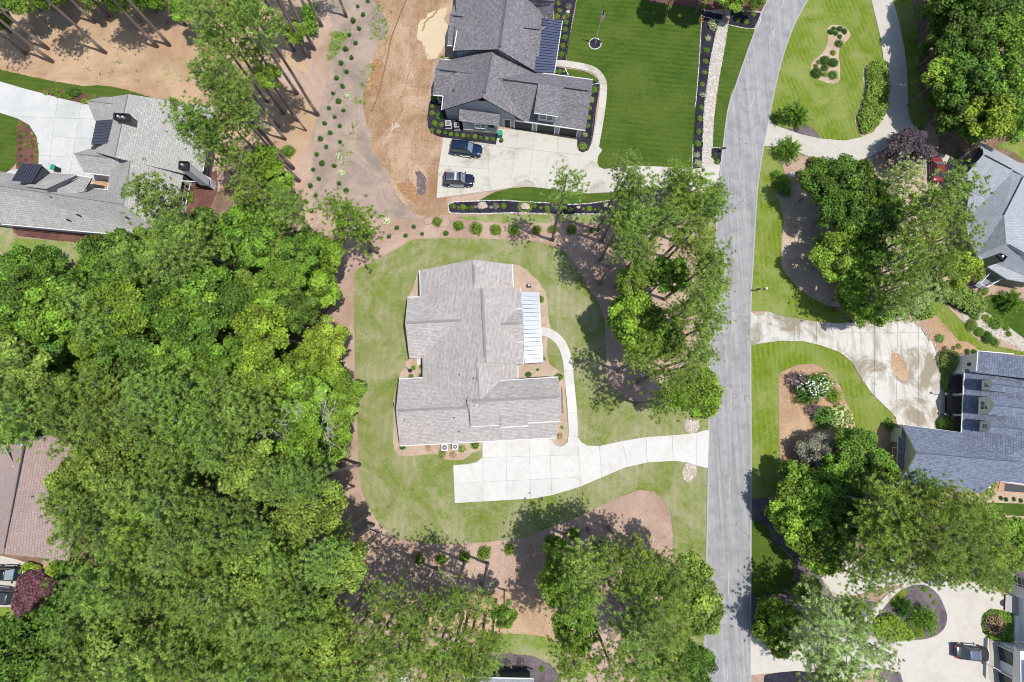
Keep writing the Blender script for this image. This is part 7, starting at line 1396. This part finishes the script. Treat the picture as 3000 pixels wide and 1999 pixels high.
mailbox(2057, 1225, 'black mailbox on a post at the central house driveway'); mailbox(2214, 853, 'black mailbox on a post in the verge right of the road', 180); mailbox(2109, 446, 'dark mailbox in the rock edged corner bed by the beige drive')
c = P(*zz('21', 2340, 1083), .4); root = empty('utility_box', (c.x, c.y, .0)); MB().box((0, 0, .2), (.34, .3, .4)).build('box_body', M['ac'], root); MB().box((0, 0, .42), (.38, .34, .04)).build('lid', M['mr_light'], root); tag(root, 'small pale utility box on the verge right of the road', 'utility box')
# flagpole with hanging flag
b = P(*zz('20', 766, 404), 0); root = empty('flagpole', (b.x, b.y, 0)); tag(root, 'white flagpole with limp striped flag in a stone ringed bed', 'flagpole')
fb = [zz('20', 763+54*math.cos(a), 404+50*math.sin(a)) for a in [i*.42 for i in range(15)]]; sheet('mulch_bed', fb, .042, M['mulch_k'], 0, 0, 'small round black bed at the flagpole')
MB().tube((0, 0, 0), (0, 0, 7.4), .055, .035, n=10).build('pole', M['trim'], root); m = bmesh.new(); bmesh.ops.create_uvsphere(m, u_segments=10, v_segments=6, radius=.12); me = bpy.data.meshes.new('finial'); m.to_mesh(me); m.free(); o = link('finial', me, root, [M['mr_dark']]); o.location = (0, 0, 7.5)
flagm = [M['red'], M['white'], M['navy']]; vs, fs, mi = [], [], []; nu, nv = 16, 13
for i in range(nu+1):
    for j in range(nv+1):
        u, v = i/nu, j/nv; fold = .13*math.sin(v*9+u*4)*(.3+.7*u); vs.append((.06+.50*v*(.55+.45*math.sin(u*5+1)), -.10*u+.5*fold, 7.15-u*2.3-v*.95))
for i in range(nu):
    for j in range(nv): fs.append([i*(nv+1)+j, i*(nv+1)+j+1, (i+1)*(nv+1)+j+1, (i+1)*(nv+1)+j]); mi.append(2 if (i < 6 and j < 7) else (0 if j % 2 == 0 else 1))
mesh('flag', vs, fs, flagm, root, mi)
# small flag on the white house and on the tan roofed house
for k, x0, y0, x1, y1, z0, z1, lab in (('Z', 1040, 1440, 912, 1372, 2.0, 2.3, 'small red and white flag on the white garage wall'), ('V', 915, 430, 880, 395, 3.0, 3.0, 'small flag under the left metal dormer')):
    a, b = P(*zz(k, x0, y0), z0), P(*zz(k, x1, y1), z1); root = empty('wall_flag', a); MB().tube((0, 0, 0), b-a, .03, n=5).build('pole', M['trim'], root); d = (b-a); vs, fs, mi = [], [], []
    for i in range(8):
        for j in range(7): u, v = i/7, j/6; vs.append(tuple(d*(.25+.72*u)+Vector((.05*math.sin(v*6), .05*math.cos(v*5), -.9*v))))
    for i in range(7):
        for j in range(6): fs.append([i*7+j, i*7+j+1, (i+1)*7+j+1, (i+1)*7+j]); mi.append(2 if (i > 3 and j < 3) else j % 2)
    mesh('flag', vs, fs, flagm, root, mi); tag(root, lab, 'flag')
# lamp posts / urn on the porch side, pipe markers
for k, x, y, h, lab in (('X', 610, 535, 2.2, 'white lamp post at the porch steps of the blue roofed house'), ('X', 606, 745, 1.2, 'short white garden light below the porch steps')):
    c = P(*zz(k, x, y), h); root = empty('lamp_post', (c.x, c.y, .05)); MB().tube((0, 0, 0), (0, 0, h-.3), .05, n=8).build('post', M['black'], root); MB().tube((0, 0, h-.3), (0, 0, h), .14, .18, n=8).build('lamp', M['trim'], root); MB().tube((0, 0, h), (0, 0, h+.1), .2, .04, n=8).build('lamp_cap', M['black'], root); tag(root, lab, 'lamp')
c = P(*zz('20', 1752, 178), .4); o = MB().box((c.x, c.y, .45), (.2, .2, .9)).box((c.x, c.y, .03), (.4, .4, .06)).build('marker_post', M['orange_p']); tag(o, 'orange marker standing at the top of the black strip', 'marker')
for x, y, z in ((1850, 1200, 0),): pass
a = P(*zz('32', 2165, 1300), 0); m = MB(); q = [W2(*zz('X', *p)) for p in ((1140, 1440), (1394, 1465), (1394, 1560), (1120, 1530))]; m.prism(q, .05, .12); o = m.build('patio', M['brickp']); tag(o, 'brown patio below the blue roofed house', kind='structure'); q = [W2(*zz('X', *p)) for p in ((1190, 1450), (1394, 1475), (1394, 1545), (1185, 1530))]; m = MB(); m.prism(q, .12, .16); o = m.build('patio_shade', M['dark']); tag(o, 'dark sheet painted as the shade in the patio pit', 'painted shade')  # flat dark sheet painted in for the shadowed stair pit
m = MB(); [m.tube((*W2(*zz('X', *p)), .1), (*W2(*zz('X', *q)), .1), .04, n=4) for p, q in (((590, 560), (585, 760)), ((600, 560), (595, 760)))]; o = m.build('garden_rail', M['black']); tag(o, 'low black rail beside the porch', 'rail')
